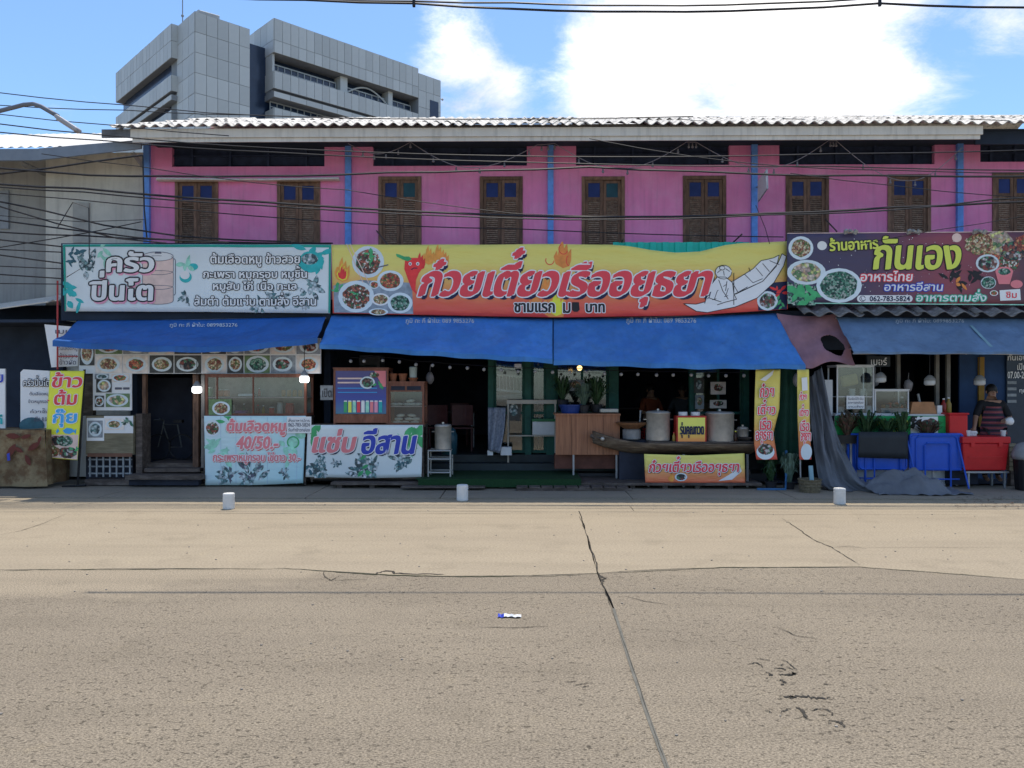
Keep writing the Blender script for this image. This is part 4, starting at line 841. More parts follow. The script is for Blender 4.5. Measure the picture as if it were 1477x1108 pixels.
B(XX(745, 12.3), XX(910, 12.3), 12.2, 12.24, .012, .054).build('pallet_runner', m_planks, plat); B(XX(580, 12.4), XX(700, 12.4), 12.24, 12.42, .05, .07).build('pallet_board', m_planks, plat)
B(XX(480, 14), XX(1106, 14), 14.0, 20.3, .16, .42).build('inner_floor', m_greentile, house)
B(XX(560, 13.9), XX(900, 13.9), 13.7, 13.99, .162, .29).build('inner_step', m_greentile, house)
# dark green posts and glazed screens at the shop front
def frame_rect(mb, x0, x1, z0, z1, y, w_, d=.05):
    return mb.box(x0, x0 + w_, y, y + d, z0, z1).box(x1 - w_, x1, y, y + d, z0, z1).box(x0 + w_, x1 - w_, y + .002, y + d - .002, z0, z0 + w_).box(x0 + w_, x1 - w_, y + .002, y + d - .002, z1 - w_, z1)
for a, b_ in [(704, 712), (757, 766), (788, 801), (878, 892), (994, 1000), (1072, 1080)]:
    B(XX(a, 14.05), XX(b_, 14.05), 14.02, 14.12, .42, 2.94).build('post', m_greenwood, house)
def screen(px0, px1, za, zb, cols=2, Y=14.15):
    x0, x1 = XX(px0, Y), XX(px1, Y); b = frame_rect(MB(), x0, x1, za, zb, Y, .05)
    for i in range(1, cols): x_ = x0 + (x1 - x0) * i / cols; b.box(x_ - .02, x_ + .02, Y + .001, Y + .045, za + .05, zb - .05)
    b.box(x0 + .05, x1 - .05, Y + .003, Y + .04, za + (zb - za) * .38, za + (zb - za) * .38 + .05)
    f = b.build('window', m_greenwood, house); B(x0 + .04, x1 - .04, Y + .02, Y + .026, za + .05, zb - .05).build('pane', m_glass, f)
screen(712, 757, .44, 2.3, 1); screen(766, 788, .44, 2.3, 1); screen(801, 878, .44, 2.3, 2); screen(1000, 1072, .44, 2.3, 2)
m_curt = mat('green_curtain', (.02, .085, .065), .9, .3, 3); m_pale = mat('pale_poster', (.28, .30, .31), .7, .3, 14)
MB().grid(lambda u, v: Vector((XX(770 + 22 * u, 14.3), 14.3 + .03 * sin(u * 25), 2.9 - 2.4 * v)), 30, 1).build('curtain', m_curt, house)
# white rails added behind the left screen to imitate a reflection in its pane
rk = thing('reflection_rails', 'white rails imitating a balcony reflection in the green framed glass left of the seam', 'imitated reflection', P(740, 600, 14.6))
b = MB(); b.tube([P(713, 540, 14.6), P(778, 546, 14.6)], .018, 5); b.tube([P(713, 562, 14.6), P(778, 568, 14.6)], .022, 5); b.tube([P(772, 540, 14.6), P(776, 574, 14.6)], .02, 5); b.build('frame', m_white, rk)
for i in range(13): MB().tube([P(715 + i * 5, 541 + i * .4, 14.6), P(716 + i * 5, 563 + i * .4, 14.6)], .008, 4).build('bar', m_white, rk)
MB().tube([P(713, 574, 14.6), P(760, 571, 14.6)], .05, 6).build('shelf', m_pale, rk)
# ------------------------------------------------------------------ strings of small bulbs
m_bulb = mat('milky_bulb', (.38, .39, .41), .3, .1, 5); m_warm = emit('warm_lamp_glass', (1, .62, .25), 1.3); m_led = emit('white_led_lamp', (.93, .97, 1), 3.2)
st = thing('string_light', 'low string of small round bulbs hung under the blue awnings', 'string lights', P(780, 530, 12.75))
pts = [(506, 521), (525, 521), (552, 520), (576, 522), (600, 526), (624, 527), (649, 530), (674, 531), (698, 533), (723, 534), (747, 536), (772, 536), (797, 537), (822, 537), (846, 537), (872, 539), (896, 540), (920, 540), (947, 541), (971, 541), (997, 541), (1022, 542), (1047, 542), (1073, 542)]
MB().tube([P(x_, y_ - 5, 12.75) for x_, y_ in pts], .006, 4).build('wire', m_cable, st)
sb = MB().sphere((0, 0, 0), .030, n=8, m=6).mesh('bulb', m_bulb, smooth=True)
for x_, y_ in pts: o = link('bulb', sb, st); o.location = P(x_, y_, 12.75) - st.location
lampb = thing('pendant_lamp', 'round warm lit lamp hanging near the seam of the blue awnings', 'lamp', P(836, 531, 12.95)); MB().sphere(P(836, 531, 12.95), .045).build('bulb', m_warm, lampb, smooth=True); MB().tube([P(836, 527, 12.95), P(836, 505, 12.95)], .008, 4).build('cord', m_cable, lampb)
lampb = thing('pendant_lamp', 'small white emergency lamp hanging behind the bulbs left of the awning seam', 'lamp', P(746, 529, 13.4)); pbox(742, 752, 525, 532, 13.4, .06).build('housing', m_white, lampb); MB().tube([P(747, 525, 13.43), P(747, 500, 13.43)], .008, 4).build('cord', m_cable, lampb)
fest = thing('string_light', 'upper festoon of bare bulbs looping under the eaves across the pink wall', 'string lights', P(850, 225, 13.2))
seq = [(502, 207), (545, 222), (592, 205), (680, 242), (775, 209), (800, 207), (893, 244), (990, 205), (1004, 205), (1105, 243), (1195, 203), (1206, 203), (1310, 261), (1388, 213)]
wp = []
for (x0, y0), (x1, y1) in zip(seq, seq[1:]):
    for k in range(8):
        t = k / 8; tt = (sin(t * pi / 2) if y1 > y0 else 1 - cos(t * pi / 2)); wp.append((x0 + (x1 - x0) * t, y0 + (y1 - y0) * tt))
wp.append(seq[-1])
MB().tube([P(x_, y_, 13.35) for x_, y_ in wp], .006, 4).build('wire', mat('pale_wire', (.30, .27, .30), .6, .1), fest)
sb2 = MB().sphere((0, 0, 0), .024, n=8, m=6).lathe([(.013, .02), (.013, .06)], (0, 0, 0), 6).mesh('bulb', mat('dull_bulb', (.20, .19, .21), .3, .1), smooth=True)
for x_, y_ in wp[1::3]: o = link('bulb', sb2, fest); o.location = P(x_, y_ + 7, 13.35) - fest.location
# ------------------------------------------------------------------ left stall: menu boards, doorway, cabinets
mb_ = thing('menu_board', 'long row of printed dish photos below the left blue awning', 'menu board', P(280, 540, 12.8))
pbox(114, 463, 488, 539, 12.82, .02).build('board', p_white, mb_)
m_cell = [mat('photo_ground_grey', A(120, 125, 130), .4, .4, 12), mat('photo_ground_dark', A(60, 60, 58), .4, .5, 12), mat('photo_ground_pale', A(190, 180, 172), .4, .2, 9), mat('photo_ground_green', A(90, 110, 75), .4, .4, 14)]
def photo(pr, par, x0, x1, y0, y1, f, g, inset=.8, rim=True):
    c = pr.shape('photo_print', m_cell[g], [[(x0 + inset, y0 + inset), (x1 - inset, y0 + inset), (x1 - inset, y1 - inset), (x0 + inset, y1 - inset)]], 1)
    cx, cy, rx, ry = (x0 + x1) / 2 + random.uniform(-1, 1), (y0 + y1) / 2, (x1 - x0) * random.uniform(.38, .44), (y1 - y0) * random.uniform(.38, .46)
    if rim: pr.disc('printed_plate', p_rim, cx, cy, rx, ry, 2).parent = c
    pr.disc('printed_food', f, cx, cy, rx * .74, ry * .72, 3, jit=.08).parent = c
pr = Print(mb_, 12.815); random.seed(3)
for i, (a, b_) in enumerate([(137, 177), (177, 215), (215, 251), (251, 291), (291, 327), (327, 352), (352, 390), (390, 427), (427, 463)]):
    photo(pr, mb_, a, b_, 512, 539, foods[[0, 2, 0, 3, 0, 0, 5, 3, 2][i]], [2, 2, 1, 1, 2, 1, 3, 0, 2][i]); photo(pr, mb_, a, b_, 488, 511.5, foods[[2, 1, 3, 0, 2, 1, 2, 0, 3][i]], [3, 0, 2, 1, 1, 0, 0, 2, 0][i])
photo(pr, mb_, 114, 137, 490, 528, f_rice, 1)
hb = thing('hanging_poster', 'tattered white poster with dark handwriting hanging at the left awning corner', 'poster', P(95, 530, 12.85))
MB().grid(lambda u, v: P(64 + 50 * u + v * (10 - 12 * u) , 468 + 4 * u + (62 - 6 * u) * v, 12.85 + .03 * sin(u * 7 + v * 4)), 10, 10).build('paper', p_white, hb, smooth=True)
pr = Print(hb, 12.80)
for i, (t, x0, x1, y0) in enumerate([('เมนู', 80, 103, 476), ('ต้มเลือดหมู', 84, 112, 499), ('ข้าวสวย', 86, 111, 509), ('ข้าวผัด', 86, 110, 518)]): pr.text(t, x0, x1, y0, y0 + 8, p_line, off=.01)
pol = thing('pole', 'thin red painted pole at the left end of the white kitchen banner', 'pole', P(83, 530, 12.75)); MB().tube([P(83, 533, 12.75), P(83, 440, 12.75), P(83, 405, 12.75)], .014, 6).build('post', mat('red_paint', (.45, .05, .05), .5, .2), pol)
MB().tube([P(83, 514, 12.75), P(112, 514, 12.75)], .01, 5).build('bracket', mat('red_paint', ()), pol)
# low plank cupboard with posters and lattice left of the doorway
cub = thing('plank_cupboard', 'low wooden plank cupboard with white lattice below, left of the dark doorway', 'cupboard', P(158, 700, 12.75))
m_oldply = mat('old_plywood', (.20, .17, .11), .8, .3, 4, .2, 30, stretch=(.4, 1, 2.5), col2=(.27, .24, .16))
pbox(124, 192, 600, 656, 12.75, .4).build('panel', m_oldply, cub); pbox(196, 205, 597, 700, 12.8, .3).build('post', m_planks, cub); pbox(122, 196, 692, 700, 12.7, .5).build('plinth', m_planks, cub)
pbox(126, 190, 654, 659, 12.73, .02).build('rail', mat('brown_rail', (.18, .09, .06), .7, .2), cub); pbox(124, 192, 658, 692, 12.95, .1).build('dark_recess', m_dark, cub)
for i in range(7): pbox(128.5 + i * 9.6, 130.5 + i * 9.6, 658, 688, 12.76, .02).build('lattice_bar', m_pale, cub)
for i in range(3): pbox(127, 190, 662 + i * 10, 664 + i * 10, 12.785, .02).build('lattice_bar', m_pale, cub)
ps = thing('menu_poster', 'white framed menu poster with four dishes above the plank cupboard', 'poster', P(160, 592, 12.8)); pbox(134, 190, 539, 592, 12.82, .02).build('board', p_white, ps); pr = Print(ps, 12.815)
photo(pr, ps, 136, 158, 538.5, 548, f_leafgrey, 0); photo(pr, ps, 160, 187, 538.5, 552, f_red, 2); photo(pr, ps, 138, 162, 546, 567, f_ball, 1); photo(pr, ps, 152, 188, 567, 588, f_ball, 3); photo(pr, ps, 136, 151, 570, 588, f_soup, 1)
pr.stroke('printed_strip', p_white, [[(164, 556), (188, 556)]], 5, 3); pr.stroke('printed_strip', p_line, [[(166, 560.5), (176, 560.5)], [(178, 560.5), (187, 560.5)]], 3, 3.5)
pbox(120, 134, 539, 600, 12.95, .1).build('door_jamb', m_planks, nb)
for i, (x0, x1, y0, y1, f, lb) in enumerate([(125, 150, 603, 636, f_leafgrey, 'small curled dish poster showing a bowl, left one on the plank cupboard'), (150, 192, 600, 625, f_rice, 'small dish poster with green leaves, right one on the plank cupboard')]):
    t_ = thing('dish_poster', lb, 'poster', P((x0 + x1) / 2, y1, 12.74)); pbox(x0, x1, y0, y1, 12.738 - .004 * i, .006).build('paper', p_white, t_); pr = Print(t_, 12.736 - .004 * i); photo(pr, t_, x0 + 1, x1 - (1 if i == 0 else 12), y0 + 3, y1 - 4, f, 2 * i)
    if i: leafcluster(pr, f_green, 186, 610, 9, 7, 3)
# dark doorway and steps
door = thing('doorway', 'dark doorway with wooden steps between the plank cupboard and the glass cabinet', 'doorway', P(245, 700, 12.8))
pbox(205, 210, 540, 672, 12.95, .08).build('jamb', m_wood, door); pbox(278, 286, 540, 676, 12.95, .08).build('jamb', m_wood, door); pbox(290, 295, 540, 700, 12.9, .08).build('jamb', mat('pale_jamb', (.24, .22, .2), .8, .3), door)
pbox(212, 277, 545, 668, 13.9, .04).build('door_leaf', m_dark, door); pbox(212, 286, 668, 674, 13.0, .8).build('threshold', m_planks, door)
pbox(208, 288, 676, 681, 12.75, .5).build('step', m_planks, door); pbox(180, 290, 686, 692, 12.5, .5).build('step', m_planks, door); pbox(186, 286, 692, 700, 12.6, .3).build('riser', m_dark, door)
mo = thing('parked_bicycle', 'dim parked bicycle standing in the dark doorway', 'bicycle', P(245, 665, 13.5))
mg = mat('dull_chrome', (.12, .13, .13), .4, .2, 4, metal=.5)
def ring(c, r, t, n=20): return [c + Vector((r * cos(2 * pi * k / n), 0, r * sin(2 * pi * k / n))) for k in range(n + 1)]
for cxp in (228, 262): c = P(cxp, 645, 13.5); MB().tube(ring(c, .22, 0), .015, 5).build('wheel', m_black, mo)
MB().tube([P(228, 645, 13.5), P(236, 612, 13.5), P(256, 612, 13.5), P(262, 645, 13.5), P(246, 645, 13.5), P(236, 614, 13.5)], .013, 5).build('frame', mg, mo); MB().tube([P(230, 604, 13.4), P(236, 606, 13.5), P(236, 612, 13.5)], .012, 5).tube([P(222, 606, 13.6), P(236, 606, 13.5)], .012, 5).build('handlebar', mg, mo); pbox(250, 262, 606, 610, 13.45, .1).build('saddle', m_black, mo)
def led(px, py, Y, label, top=500, s_=1):
    t_ = thing('led_lamp', label, 'lamp', P(px, py, Y)); c = P(px, py, Y)
    MB().lathe([(.055 * s_, 0), (.075 * s_, .02), (.075 * s_, .09 * s_), (.06 * s_, .105 * s_)], c, 14).build('diffuser', m_led, t_, smooth=True)
    MB().lathe([(.06 * s_, .1 * s_), (.066 * s_, .13 * s_), (.035 * s_, .17 * s_), (.02 * s_, .2 * s_)], c, 12).build('cap', mat('grey_lamp_cap', (.30, .31, .32), .4), t_, smooth=True)
    MB().tube([c + Vector((0, 0, .19 * s_)), P(px, top, Y)], .006, 4).build('cord', m_cable, t_); return t_
led(284, 567, 12.7, 'lit white lamp hanging in the dark doorway of the left stall', 520); led(439, 552, 12.6, 'lit white lamp hanging over the right end of the left glass cabinet', 500)
# glass cabinets
m_redwood = mat('red_brown_wood', (.20, .075, .045), .5, .25, 10, .1, 40, stretch=(1, 1, .3), col2=(.26, .11, .07))
def cabinet(name, label, px0, px1, py0, py1, Y, dep, m, shelves=(), mull=(), rail=None, back=None, glass=True, fw=3.5):
    a = P(px0, py1, Y); c = P(px1, py0, Y); t_ = thing(name, label, 'cabinet', Vector(((a.x + c.x) / 2, Y, a.z))); f = fw * .0113
    b = MB()
    for x_ in (a.x, c.x - f):
        for y_ in (Y, Y + dep - f): b.box(x_, x_ + f, y_, y_ + f, a.z, c.z)
    for z_ in (a.z, c.z - f): b.box(a.x + f, c.x - f, Y + .002, Y + f, z_, z_ + f); b.box(a.x + .002, a.x + f - .002, Y + f, Y + dep - f, z_, z_ + f); b.box(c.x - f + .002, c.x - .002, Y + f, Y + dep - f, z_, z_ + f)
    for q in mull: x_ = XX(q, Y); b.box(x_ - .012, x_ + .012, Y + .006, Y + .03, a.z + f, c.z - f)
    b.build('frame', m, t_)
    for q in shelves: z_ = P(px0, q, Y).z; B(a.x + .01, c.x - .01, Y + .01, Y + dep - .02, z_ - .012, z_).build('shelf', m_white if m is m_white else mat('shelf_board', (.30, .28, .25), .6), t_)
    B(a.x + .01, c.x - .01, Y + .01, Y + dep - .01, a.z + .001, a.z + .016).build('bottom', m, t_); B(a.x - .01, c.x + .01, Y - .01, Y + dep, c.z, c.z + .02).build('top', m, t_)
    if back: B(a.x + .01, c.x - .01, Y + dep - .015, Y + dep - .005, a.z + .02, c.z - .01).build('back', back, t_)
    if glass: B(a.x + f, c.x - f, Y + .012, Y + .016, a.z + f, c.z - f).build('pane', m_glass, t_)
    return t_
cabinet('glass_cabinet', 'wide red brown framed glass food cabinet above the blood soup counter', 296, 442, 541, 600, 12.72, .45, m_redwood, (573,), (365, 313), back=mat('cabinet_back', (.16, .17, .15), .7, .4, 5))
def jar(px, pyb, Y, r, h, m, ml, label, grp='jars and tubs in the cabinets', cat='jar'):
    c = P(px, pyb, Y); t_ = thing('jar', label, cat, c, grp); MB().lathe([(r * .9, 0), (r, .01), (r, h * .8), (r * .8, h * .86)], c, 12).build('body', m, t_, smooth=True); MB().lathe([(r * .85, h * .86), (r * .85, h)], c, 12).build('lid', ml, t_)
jm = [mat('orange_paste', (.45, .12, .03), .4), mat('chilli_jar', (.40, .05, .04), .4), mat('pale_jar', (.4, .42, .4), .3), mat('green_jar', (.08, .20, .08), .4), mat('amber_jar', (.32, .17, .05), .35), mat('purple_tub', (.25, .12, .3), .4)]
for px, pyb, r, h, k, l_, lb in [(303, 572, .05, .16, 3, 2, 'green lidded jar at the left end of the upper cabinet shelf'), (318, 572, .055, .12, 0, 2, 'first orange filled jar on the upper cabinet shelf'), (327, 572, .055, .12, 0, 2, 'second orange filled jar on the upper cabinet shelf, beside the flat tray'),
                       (337, 598, .022, .16, 2, 2, 'thin white bottle on the lower cabinet shelf'), (392, 598, .045, .13, 1, 2, 'small red tub right of the middle bar in the lower cabinet shelf'), (404, 598, .05, .20, 2, 2, 'tall clear jar beside the big red jar'), (418, 598, .075, .19, 1, 1, 'big red jar on the lower cabinet shelf'),
                       (409, 572, .035, .11, 4, 4, 'leftmost of the four small amber jars on the upper shelf'), (417, 572, .035, .11, 4, 4, 'second of the four small amber jars on the upper shelf'), (425, 572, .035, .11, 4, 4, 'third of the four small amber jars on the upper shelf'), (433, 572, .035, .11, 4, 4, 'rightmost of the four small amber jars on the upper shelf')]: jar(px, pyb, 12.85, r, h, jm[k], jm[l_], lb)
t_ = tag(pbox(343, 365, 568, 571.5, 12.85, .2).build('tray', m_white, loc=P(354, 571, 12.9), bevel=.01), 'flat white tray on the upper cabinet shelf', 'tray'); t_ = tag(MB().lathe([(.09, 0), (.12, .06), (.115, .065), (.09, .02)], P(348, 598, 12.85), 14).build('bowl', jm[5], loc=P(348, 598, 12.85)), 'purple bowl on the lower cabinet shelf', 'bowl')
ph_ = thing('dish_poster', 'dish photo stuck inside the lower left of the glass cabinet', 'poster', P(317, 600, 12.71)); pbox(301, 334, 576, 599, 12.71, .004).build('paper', m_cell[3], ph_); pr = Print(ph_, 12.708); pr.bowl(p_rim, f_rice, 319, 589, 13, 10, 1)
# counters carrying the cabinets (side walls, top, shelf behind the cloths)
def counter(label, px0, px1, pyt, pyb, Y, dep, m, name='counter'):
    a = P(px0, pyb, Y); c = P(px1, pyt, Y); t_ = thing(name, label, 'counter', Vector(((a.x + c.x) / 2, Y, a.z))); zt = c.z
    B(a.x, c.x, Y, Y + dep, zt - .03, zt).build('top', m, t_); B(a.x + .01, c.x - .01, Y + .03, Y + .05, a.z + .05, zt - .031).build('front', m, t_)
    for x_ in (a.x + .012, c.x - .042):
        for y_ in (Y + .055, Y + dep - .05): B(x_, x_ + .03, y_, y_ + .03, a.z, zt - .031).build('leg', m, t_)
    return t_
counter('wooden counter behind the blood soup cloth, under the wide glass cabinet', 292, 441, 601, 700, 12.68, .55, m_planks)
counter('wooden counter behind the แซ่บอีสาน cloth, under the drinks cabinet', 446, 612, 613, 696, 12.68, .55, m_planks)
m_pb = gradm('pale_blue_wood_print', [(0, (168, 188, 200)), (.5, (170, 195, 210)), (1, (150, 185, 205))], 'X', -.9, .9, .15)
o, pr = banner('counter_banner', 'pale blue counter cloth with pink lettering and the price 40/50', 'banner', 12.64, [(294, 600), (441, 600)], [(296, 700), (360, 700), (437, 697)], m_pb, .012)
pr.stroke('printed_board_line', mat('printed_pale_line', A(150, 172, 185), .5), [[(x_, 601), (x_, 698)] for x_ in (318, 340, 362, 386, 410, 428)], .7, .5)
leafcluster(pr, p_green, 325, 608, 16, 7, 1); leafcluster(pr, p_palegrn, 308, 645, 16, 9, 1); leafcluster(pr, p_palegrn, 330, 658, 18, 9, 1); leafcluster(pr, p_palegrn, 418, 652, 18, 9, 1); pr.disc('printed_lime_slice', p_green, 423, 638, 9, 9, 1); pr.disc('printed_lime_slice', p_palegrn, 423, 638, 7, 7, 2); pr.disc('printed_lime_slice', p_palegrn, 434, 626, 8, 7, 1)
pr.text('ต้มเลือดหมู', 327, 413, 604, 628, p_coral, p_white, p_bright, 1.1, (1, 1.2), .02, .12, [(-.7, .2), (.7, -.2)], 4); pr.text('40/50.-', 341, 402, 629, 648, p_coral, p_white, p_bright, 1.1, (1, 1.2), .02, .15, [(-.6, .2), (.6, -.2)], 4)
pr.text('กระเพราหมูกรอบ ไข่ดาว 30.-', 307, 433, 652, 669, p_coral, p_white, p_bright, .9, (.9, 1), .016, .1, [(-.4, 0), (.4, 0)], 4)
for cx, cy, r in [(326, 686, 16), (362, 684, 22), (410, 684, 8)]: leafcluster(pr, f_leafgrey, cx, cy, r, 14, 1); leafcluster(pr, p_line, cx, cy, r, 5, 1.5, r * .5)
pr.bowl(p_rim, f_soup, 306, 618, 12, 12, 1.5)
o = thing('notice_sheet', 'small white handwritten notice pinned at the top right of the blood soup cloth', 'notice', P(430, 625, 12.6)); pbox(414, 449, 601, 625, 12.6, .004).build('paper', p_white, o); pr = Print(o, 12.598)
for i, t in enumerate(['สั่งอาหารโทร', '062-783-5824', 'รับทำข้าวกล่อง']): pr.text(t, 416, 447, 603 + i * 7, 608.5 + i * 7, p_navy, off=.0)
o, pr = banner('counter_banner', 'white counter cloth with red and blue words แซ่บ อีสาน', 'banner', 12.62, [(444, 613), (610, 613)], [(441, 688), (530, 690), (608, 688)], mat('white_cloth_banner', A(185, 195, 192), .5, .08, 1.5), .012)
leafcluster(pr, p_green, 452, 620, 18, 9, 1); leafcluster(pr, p_green, 600, 622, 22, 12, 1); leafcluster(pr, p_palegrn, 590, 636, 20, 8, .8)
pr.text('แซ่บ', 451, 514, 619, 653, p_coral, p_white, p_navy, 1.2, (1.4, 1.6), .015, .22, [(-1.2, .5), (0, 0), (1.2, -.5)], 5); pr.text('อีสาน', 522, 601, 618, 655, p_blue, p_white, p_navy, 1.2, (1.4, 1.6), .015, .22, [(-1.2, .5), (0, 0), (1.2, -.5)], 5)
for cx, cy, r in [(456, 675, 20), (528, 675, 24), (486, 668, 8), (580, 668, 16), (466, 664, 6)]: leafcluster(pr, f_leafgrey, cx, cy, r, 16, 1); leafcluster(pr, p_green if cx == 528 else p_dteal, cx, cy, r, 6, 1.6, r * .5)
dk = cabinet('drinks_cabinet', 'red brown cabinet with blue front sticker of canned drinks', 481, 560, 532, 613, 12.7, .45, m_redwood, (), (), glass=False, back=None, fw=3)
m_drk = gradm('drinks_sticker', [(0, (50, 110, 100)), (.35, (60, 90, 130)), (.6, (52, 62, 130)), (1, (70, 66, 110))], 'Z', 0, .75, .05)
pbox(484, 557, 534, 597, 12.705, .01).build('sticker', m_drk, dk); pbox(483, 558, 597.5, 612, 12.702, .01).build('kick_panel', m_redwood, dk); pr = Print(dk, 12.70)
for i in range(9):
    m = [p_green, p_lime, p_palegrn, p_red, p_cream, p_palegrn, p_coral, p_pink, p_teal][i]; x_ = 496 + i * 6.3; pr.shape('printed_can', m, [[(x_, 579), (x_ + 4.8, 579), (x_ + 4.8, 595), (x_, 595)]], 1); pr.shape('printed_can_lid', p_cream, [[(x_ + .4, 577.8), (x_ + 4.4, 577.8), (x_ + 4.8, 579.6), (x_, 579.6)]], 1.4)
for y_ in (546, 552, 560, 566): pr.stroke('printed_shelf_line', p_tan if y_ < 556 else p_sky, [[(487, y_), (522 if y_ < 556 else 544, y_)]], 2.2 if y_ < 556 else 1.2, 1)
pr.bowl(p_rim, f_salad, 530, 552, 11, 9, 2); pr.disc('printed_food', f_soup, 540, 541, 7, 4, 2); leafcluster(pr, p_green, 546, 552, 9, 6, 2); pr.shape('printed_field', p_coral, [[(540, 535), (556.5, 535), (556.5, 558), (552, 558)]], 1)
cabinet('noodle_cabinet', 'red brown glass cabinet holding white noodle bundles, right of the drinks cabinet', 560, 612, 552, 613, 12.72, .42, m_redwood, (586,), (), back=m_darkwall, fw=3.2)
nc_ = [o_ for o_ in S.objects if o_.name.startswith('noodle_cabinet')][0]
pbox(562, 610, 555, 565, 12.725, .02).build('drawer_front', m_redwood, nc_); pbox(564, 584, 557, 563, 12.72, .004).build('drawer_grille', m_dark, nc_); pbox(587, 607, 557, 563, 12.72, .004).build('drawer_grille', m_dark, nc_)
m_nood = mat('white_noodles', (.62, .60, .54), .5, .15, 9)
nn = 0
for row, (py, xs_) in enumerate([(611, (573, 585, 598)), (606, (575, 590, 600)), (601, (578, 594)), (585, (569, 576)), (585, (588, 597, 603)), (580, (592,))]):
    for k_, x_ in enumerate(xs_):
        nn += 1; where = ['bottom row of the lower shelf', 'second row of the lower shelf', 'top row of the lower shelf', 'left pile of the upper shelf', 'right pile of the upper shelf', 'top of the upper right pile'][row]; side = {1: 'single', 2: ('left', 'right')[k_ % 2], 3: ('left', 'middle', 'right')[k_ % 3]}[len(xs_)]; c = P(x_, py, 12.85 + .02 * (row % 2)); c.z += .02; o = MB().sphere((0, 0, 0), .075, .06, .028, 12, 8).build('noodle_bag', m_nood, loc=Vector((0, 0, 0)), smooth=True); o.location = c; o.rotation_euler = (0, random.uniform(-.12, .12), 0)
        tag(o, side + ' white noodle bag, ' + where + ' in the noodle cabinet', 'noodles', 'bags of noodles in the cabinet')
for px, py, w_, lb in [(567, 549, 12, 'left terracotta pot on top of the noodle cabinet'), (581, 549, 12, 'middle terracotta pot on top of the noodle cabinet'), (596, 549, 13, 'right terracotta dish under the white cylinder on the noodle cabinet')]:
    c = P(px, 552, 12.85); c.z += .02; r = w_ * .0055; t_ = thing('clay_pot', lb, 'pot', c, 'terracotta pots on the cabinet'); h = .13 if w_ < 13 else .06; MB().lathe([(r * .8, 0), (r, h * .75), (r * 1.15, h * .78), (r * 1.15, h), (r * .9, h)], c, 14).build('body', mat('terracotta', (.32, .12, .06), .7, .2), t_, smooth=False)
c = P(596, 552, 12.85); c.z += .085; tag(MB().lathe([(.06, 0), (.065, .17), (.05, .18)], c, 14).build('plastic_canister', mat('pale_green_plastic', (.40, .46, .42), .4), loc=c), 'pale ribbed canister standing in the right terracotta dish', 'canister')
sg = thing('open_sign', 'small grey sign left of the drinks cabinet', 'sign', P(470, 577, 12.95)); pbox(462, 480, 556, 577, 12.95, .02).build('board', m_cell[0], sg); Print(sg, 12.945).text('เปิด', 465, 478, 560, 573, p_black, off=.0)
# ------------------------------------------------------------------ left edge: boards, yellow sign, brown cover
sg = thing('standing_sign', 'white standing sign with rounded corner behind the yellow banner at the left', 'sign', P(50, 622, 12.9))
MB().add([P(30, 620, 12.9), P(72, 620, 12.9), P(72, 535, 12.9), P(34, 533, 12.9), P(30, 537, 12.9)], [(0, 1, 2, 3, 4)]).build('board', p_white, sg, solid=.02); pr = Print(sg, 12.88)
pr.text('ครัวปิ่นโต', 34, 72, 542, 557, p_white, p_black, None, .9, off=.012, layer=2); [pr.text(t, x0, 71, y0, y0 + 7, p_line, off=.01) for t, x0, y0 in [('ต้มเลือดหมู', 43, 565), ('ข้าวหมูกรอบ', 41, 576), ('ก๋วยจั๊บ', 44, 589), ('เปิด 8.00', 50, 601)]]
pr.disc('printed_bowl', p_dteal, 46, 614, 18, 12, 1); 
pbox(30, 72, 621, 690, 12.93, .03).build('leg_panel', m_darkwall, sg)
sg = thing('standing_sign', 'narrow slice of a white sign cut by the left picture edge', 'sign', P(-10, 622, 12.8)); pbox(-30, 7, 532, 618, 12.8, .03).build('board', p_white, sg); pr = Print(sg, 12.79); pr.text('ขาย', -26, 5, 540, 552, p_blue, off=.02); pr.text('ดี', -10, 4, 598, 612, p_teal, off=.02)
for x_ in (-26, 0): pbox(x_, x_ + 4, 618, 704, 12.82, .03).build('leg', m_tube, sg)
o, pr = banner('roll_up_banner', 'upright yellow banner with red and blue words ข้าวต้มกุ๊ย over a food picture', 'banner', 12.55, [(72, 535), (122, 535)], [(64, 660), (112, 664)], mat('yellow_vinyl', A(215, 200, 60), .45, .06, 2), .008, nu=14, nv=30)
o.rotation_euler = (0, 0, 0)
pn2 = [(-.6, .3), (.6, -.3)]
pr.text('ข้าว', 76, 119, 537, 559, p_red, p_white, None, 1.0, off=.012, slant=.1, pen=pn2, layer=4); pr.text('ต้ม', 79, 112, 562, 584, p_red, p_white, None, 1.0, off=.012, slant=.1, pen=pn2, layer=4); pr.text('กุ๊ย', 77, 112, 590, 616, p_sky, p_white, None, 1.0, off=.012, slant=.05, pen=pn2, layer=4)
pr.shape('printed_fish', p_sky, [[(91, 621), (97, 617), (104, 618), (108, 621), (111, 618), (110, 626), (107, 623), (101, 626), (94, 625)]], 3); pr.shape('printed_drop', p_sky, [[(84, 618), (86, 622), (82, 626), (81, 622)]], 3)
pr.shape('printed_field', p_tan, [[(67, 627), (114, 627), (112, 663), (65, 659)]], 1); pr.disc('printed_food', f_salad, 80, 636, 12, 7, 2, jit=.1); pr.disc('printed_food', f_rice, 76, 651, 10, 8, 2, jit=.1); pr.disc('printed_food', f_green, 94, 636, 12, 8, 3); pr.disc('printed_food', f_salad, 98, 653, 14, 8, 2, jit=.1); leafcluster(pr, p_green, 108, 650, 6, 6, 3); leafcluster(pr, p_red, 80, 565, 30, 3, 1, 4)
